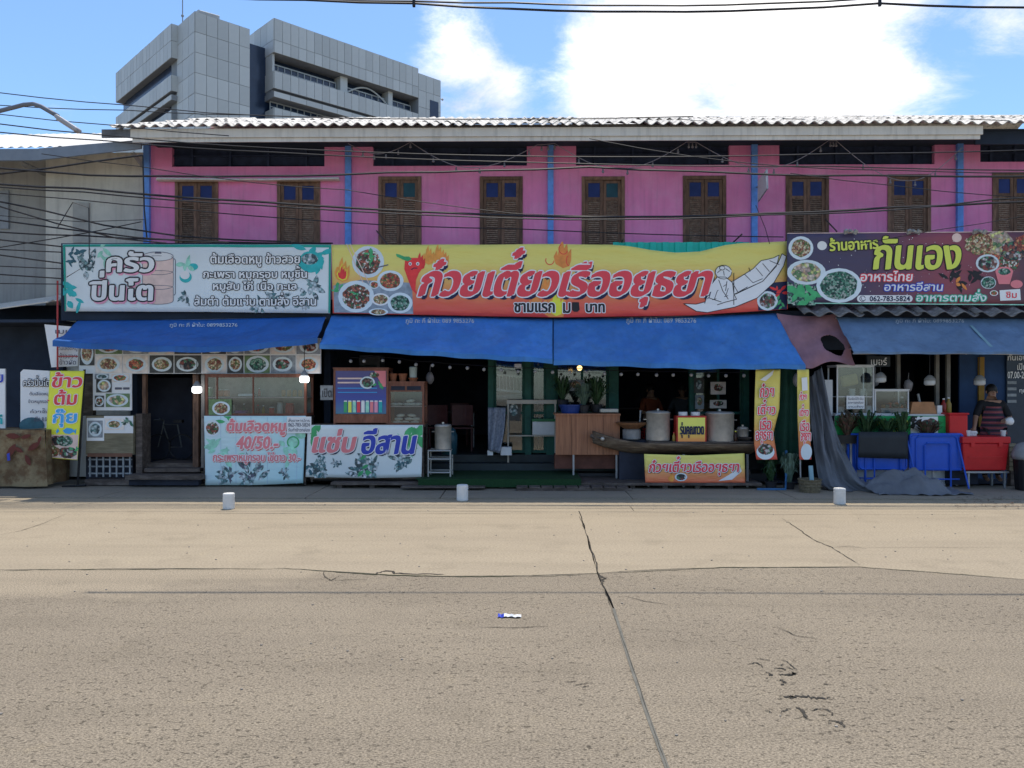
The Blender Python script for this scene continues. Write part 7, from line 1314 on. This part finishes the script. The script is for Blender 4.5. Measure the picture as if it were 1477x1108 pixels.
# ------------------------------------------------------------------ cables
def cable(label, pts, r=.011, Y=12.25, grp='overhead cables'):
    q = []
    for (x0, y0), (x1, y1) in zip(pts, pts[1:]):
        n2_ = max(1, int(abs(x1 - x0) / 60))
        for k_ in range(n2_): t = k_ / n2_; q.append(P(x0 + (x1 - x0) * t, y0 + (y1 - y0) * t + (sin(pi * t) * min(2.0, abs(x1 - x0) / 120)), Y))
    q.append(P(*pts[-1], Y)); o = MB().tube(q, r, 5).build('overhead_cable', m_cable, loc=q[len(q) // 2]); tag(o, label, 'cable', grp)
C_ = [([(-150, 120), (0, 134), (185, 152), (300, 163), (600, 172), (1000, 168)], .008, 'topmost thin cable crossing the sky at the left above the lamp arm'),
      ([(-150, 145), (0, 152), (180, 159), (360, 166), (700, 172)], .008, 'thin sky cable passing just behind the top of the lamp arm'),
      ([(-150, 148), (0, 165), (165, 181), (330, 196)], .008, 'thin sky cable just below the lamp arm'),
      ([(-150, 160), (0, 179), (150, 195), (400, 214), (800, 226), (1200, 222), (1600, 212)], .010, 'cable running low over the left roof then along the eaves'),
      ([(-150, 175), (0, 191), (150, 203), (400, 220), (790, 235), (1200, 240), (1600, 246)], .010, 'cable touching the edge of the left metal roof'),
      ([(-60, 262), (0, 251), (70, 243), (130, 234), (206, 224)], .016, 'thick cable rising rightwards across the grey wall to the first blue pilaster'),
      ([(-60, 238), (40, 246), (130, 253), (250, 254), (370, 254), (560, 249), (700, 246), (850, 241), (1000, 247), (1108, 252), (1250, 253), (1600, 253)], .017, 'thick cable running level just above the window heads'),
      ([(60, 222), (200, 240), (370, 264), (500, 274), (740, 308), (1000, 313)], .007, 'thin cable slanting down across the shutters from the left eave'),
      ([(-60, 262), (0, 266), (120, 272), (370, 291), (740, 311), (900, 313), (1107, 308), (1290, 299), (1430, 293), (1600, 285)], .018, 'thick double cable sagging through the middle of the shutters'),
      ([(-60, 264), (0, 270), (120, 277), (370, 296), (740, 315), (900, 316.5), (1107, 310), (1290, 303), (1430, 288), (1600, 276)], .012, 'thinner companion just below the thick sagging cable'),
      ([(-60, 272), (0, 279), (110, 288), (250, 300), (370, 312), (480, 320), (740, 330), (1130, 342)], .009, 'slack cable crossing the lower parts of the left shutters'),
      ([(-60, 280), (0, 291), (60, 303), (150, 325), (260, 341), (420, 349)], .014, 'thick cable falling from the left edge to the white kitchen banner'),
      ([(-60, 284), (0, 298), (80, 322), (170, 344), (240, 351)], .012, 'steep cable falling across the pale patch on the grey wall'),
      ([(-60, 312), (0, 318), (90, 330), (200, 343), (330, 350)], .013, 'cable meeting the top left corner area of the white banner from far left'),
      ([(-60, 330), (0, 335), (120, 340), (250, 346), (480, 351)], .013, 'almost level cable just above the white kitchen banner'),
      ([(-60, 306), (0, 311), (120, 320), (208, 317)], .006, 'thin level cable over the pale patch on the grey wall'),
      ([(-60, 366), (0, 357), (80, 344), (204, 320)], .009, 'cable climbing rightwards to the foot of the first blue pilaster'),
      ([(-60, 340), (0, 346), (90, 356)], .012, 'first short cable left of the white banner edge'), ([(-60, 352), (0, 360), (90, 364)], .010, 'second short cable left of the white banner edge'),
      ([(-60, 362), (0, 368), (90, 380)], .012, 'third short cable left of the white banner edge'), ([(-60, 386), (0, 384), (90, 388)], .009, 'fourth short cable left of the white banner edge'),
      ([(-60, 388), (0, 396), (90, 402)], .011, 'fifth short cable left of the white banner edge'), ([(-60, 414), (0, 409), (90, 410)], .009, 'sixth short cable left of the white banner edge, just above the pale lean-to roof'),
      ([(850, 200), (1000, 226), (1130, 240), (1300, 246), (1600, 250)], .008, 'thin cable under the eaves at the right half of the pink wall'),
      ([(1090, 296), (1104, 330), (1110, 352)], .006, 'thin cable dropping beside the projecting sign'),
      ([(1140, 250), (1290, 268), (1430, 282), (1600, 292)], .007, 'thin cable slanting down across the rightmost shutters'),
      ([(206, 224), (208, 300), (212, 345)], .012, 'black cable dropping down the left corner of the pink wall'),
      ([(1240, 352), (1350, 332), (1477, 312), (1600, 300)], .006, 'thin cable rising rightwards above the dark restaurant banner')]
for i, (pts, r, lb) in enumerate(C_): cable(lb, pts, r, 12.05 + .055 * ((i * 7) % 9) if max(p[1] for p in pts) < 352 else 12.3)
cable('upper of the two thick cables along the top of the picture', [(300, -6), (600, 2), (740, 4), (920, 8), (1110, 5), (1270, -3), (1500, -14)], .010, 8.0, 'cables along the top of the picture')
cable('lower of the two thick cables along the top of the picture', [(300, -4), (440, 0), (597, 5), (740, 13), (930, 17), (1110, 14), (1269, 5), (1477, 11), (1600, 17)], .012, 7.98, 'cables along the top of the picture')
for x_, y_, lb in [(597, 5, 'left small clamp on the lower top cable'), (1269, 4, 'right small clamp on the lower top cable')]: tag(MB().obox(P(x_, y_, 7.98), .03, .03, .075).build('cable_clamp', m_cable, loc=P(x_, y_, 7.98), bevel=.006), lb, 'clamp')
b = MB(); lp = [P(82, 330, 12.2), P(105, 292, 12.2), P(128, 300, 12.2), P(129, 380, 12.2), P(96, 400, 12.2)]; tag(MB().tube(lp, .007, 5).build('cable_loop', m_cable, loc=lp[0]), 'loose loop of black cable hanging in front of the grey wall', 'cable')
# ------------------------------------------------------------------ things lying on the road
m_cup = mat('white_painted_concrete', (.66, .66, .64), .7, .08, 12, .1, 60)
for px, pyb, lb in [(330, 734, 'white cylinder marker on the road in front of the left counter cloth'), (667, 722, 'white cylinder marker on the road in front of the green carpet'), (1211, 727, 'white cylinder marker on the road near the slate grey tarpaulin')]:
    c = G(px, pyb); c.z = .0 if c.y < 11.4 else .012; r = 8.3 * c.y / FPX; h = 23 * c.y / FPX; t_ = thing('road_marker', lb, 'marker', c, 'white cylinder markers'); MB().lathe([(r * .92, 0), (r, .01), (r, h * .93), (r * .93, h * .985), (r * .7, h)], c, 24).build('body', m_cup, t_, smooth=False); MB().lathe([(r * 1.015, h * .74), (r * 1.015, h * .77)], c, 24).build('band', m_cup, t_)
lt = thing('litter', 'crumpled white and blue wrapper lying on the near road', 'litter', G(735, 890)); c = G(735, 890)
for nm, m, x0, x1, s_ in [('paper', m_white, -.055, .085, 3), ('blue_end', p_blue, -.085, -.04, 9)]:
    MB().grid(lambda u, v: c + Vector((x0 + (x1 - x0) * u, (v - .5) * .075 * (1 - .3 * u) + .01 * sin(u * 6), .006 + .022 * abs(mn.noise(Vector((u * 3 + s_, v * 3, s_))) + .35 * sin(pi * v)))), 10, 8).build(nm, m, lt, smooth=False)
random.seed(11)
m_sp = mat('pebble', (.30, .27, .23), .9, .3, 4)
b = MB()
for _ in range(260):
    y_ = random.uniform(3.2, 11.8); x_ = random.uniform(-8, 8); r_ = random.uniform(.004, .012); b.sphere((x_, y_, .004 + (0 if y_ < 11.43 else .012)), r_, r_ * .8, r_ * .5, 5, 3)
tag(b.build('pebbles', m_sp, loc=Vector((0, 7, 0))), 'scattered grit and small stones on the road', 'grit', kind='stuff')
b = MB()
for _ in range(70):
    p_ = G(random.uniform(1380, 1477), random.uniform(716, 734)); a = random.uniform(0, 6.3); s_ = random.uniform(.015, .04); b.add([p_ + Vector((cos(a) * s_, sin(a) * s_, .018)), p_ + Vector((-sin(a) * s_ * .4, cos(a) * s_ * .4, .022)), p_ + Vector((-cos(a) * s_, -sin(a) * s_, .018)), p_ + Vector((sin(a) * s_ * .4, -cos(a) * s_ * .4, .02))], [(0, 1, 2, 3)])
tag(b.build('dry_leaves', mat('dry_leaf', (.12, .07, .04), .9, .4), loc=G(1430, 725)), 'dry leaf litter on the ground by the waste bin', 'leaf litter', kind='stuff')
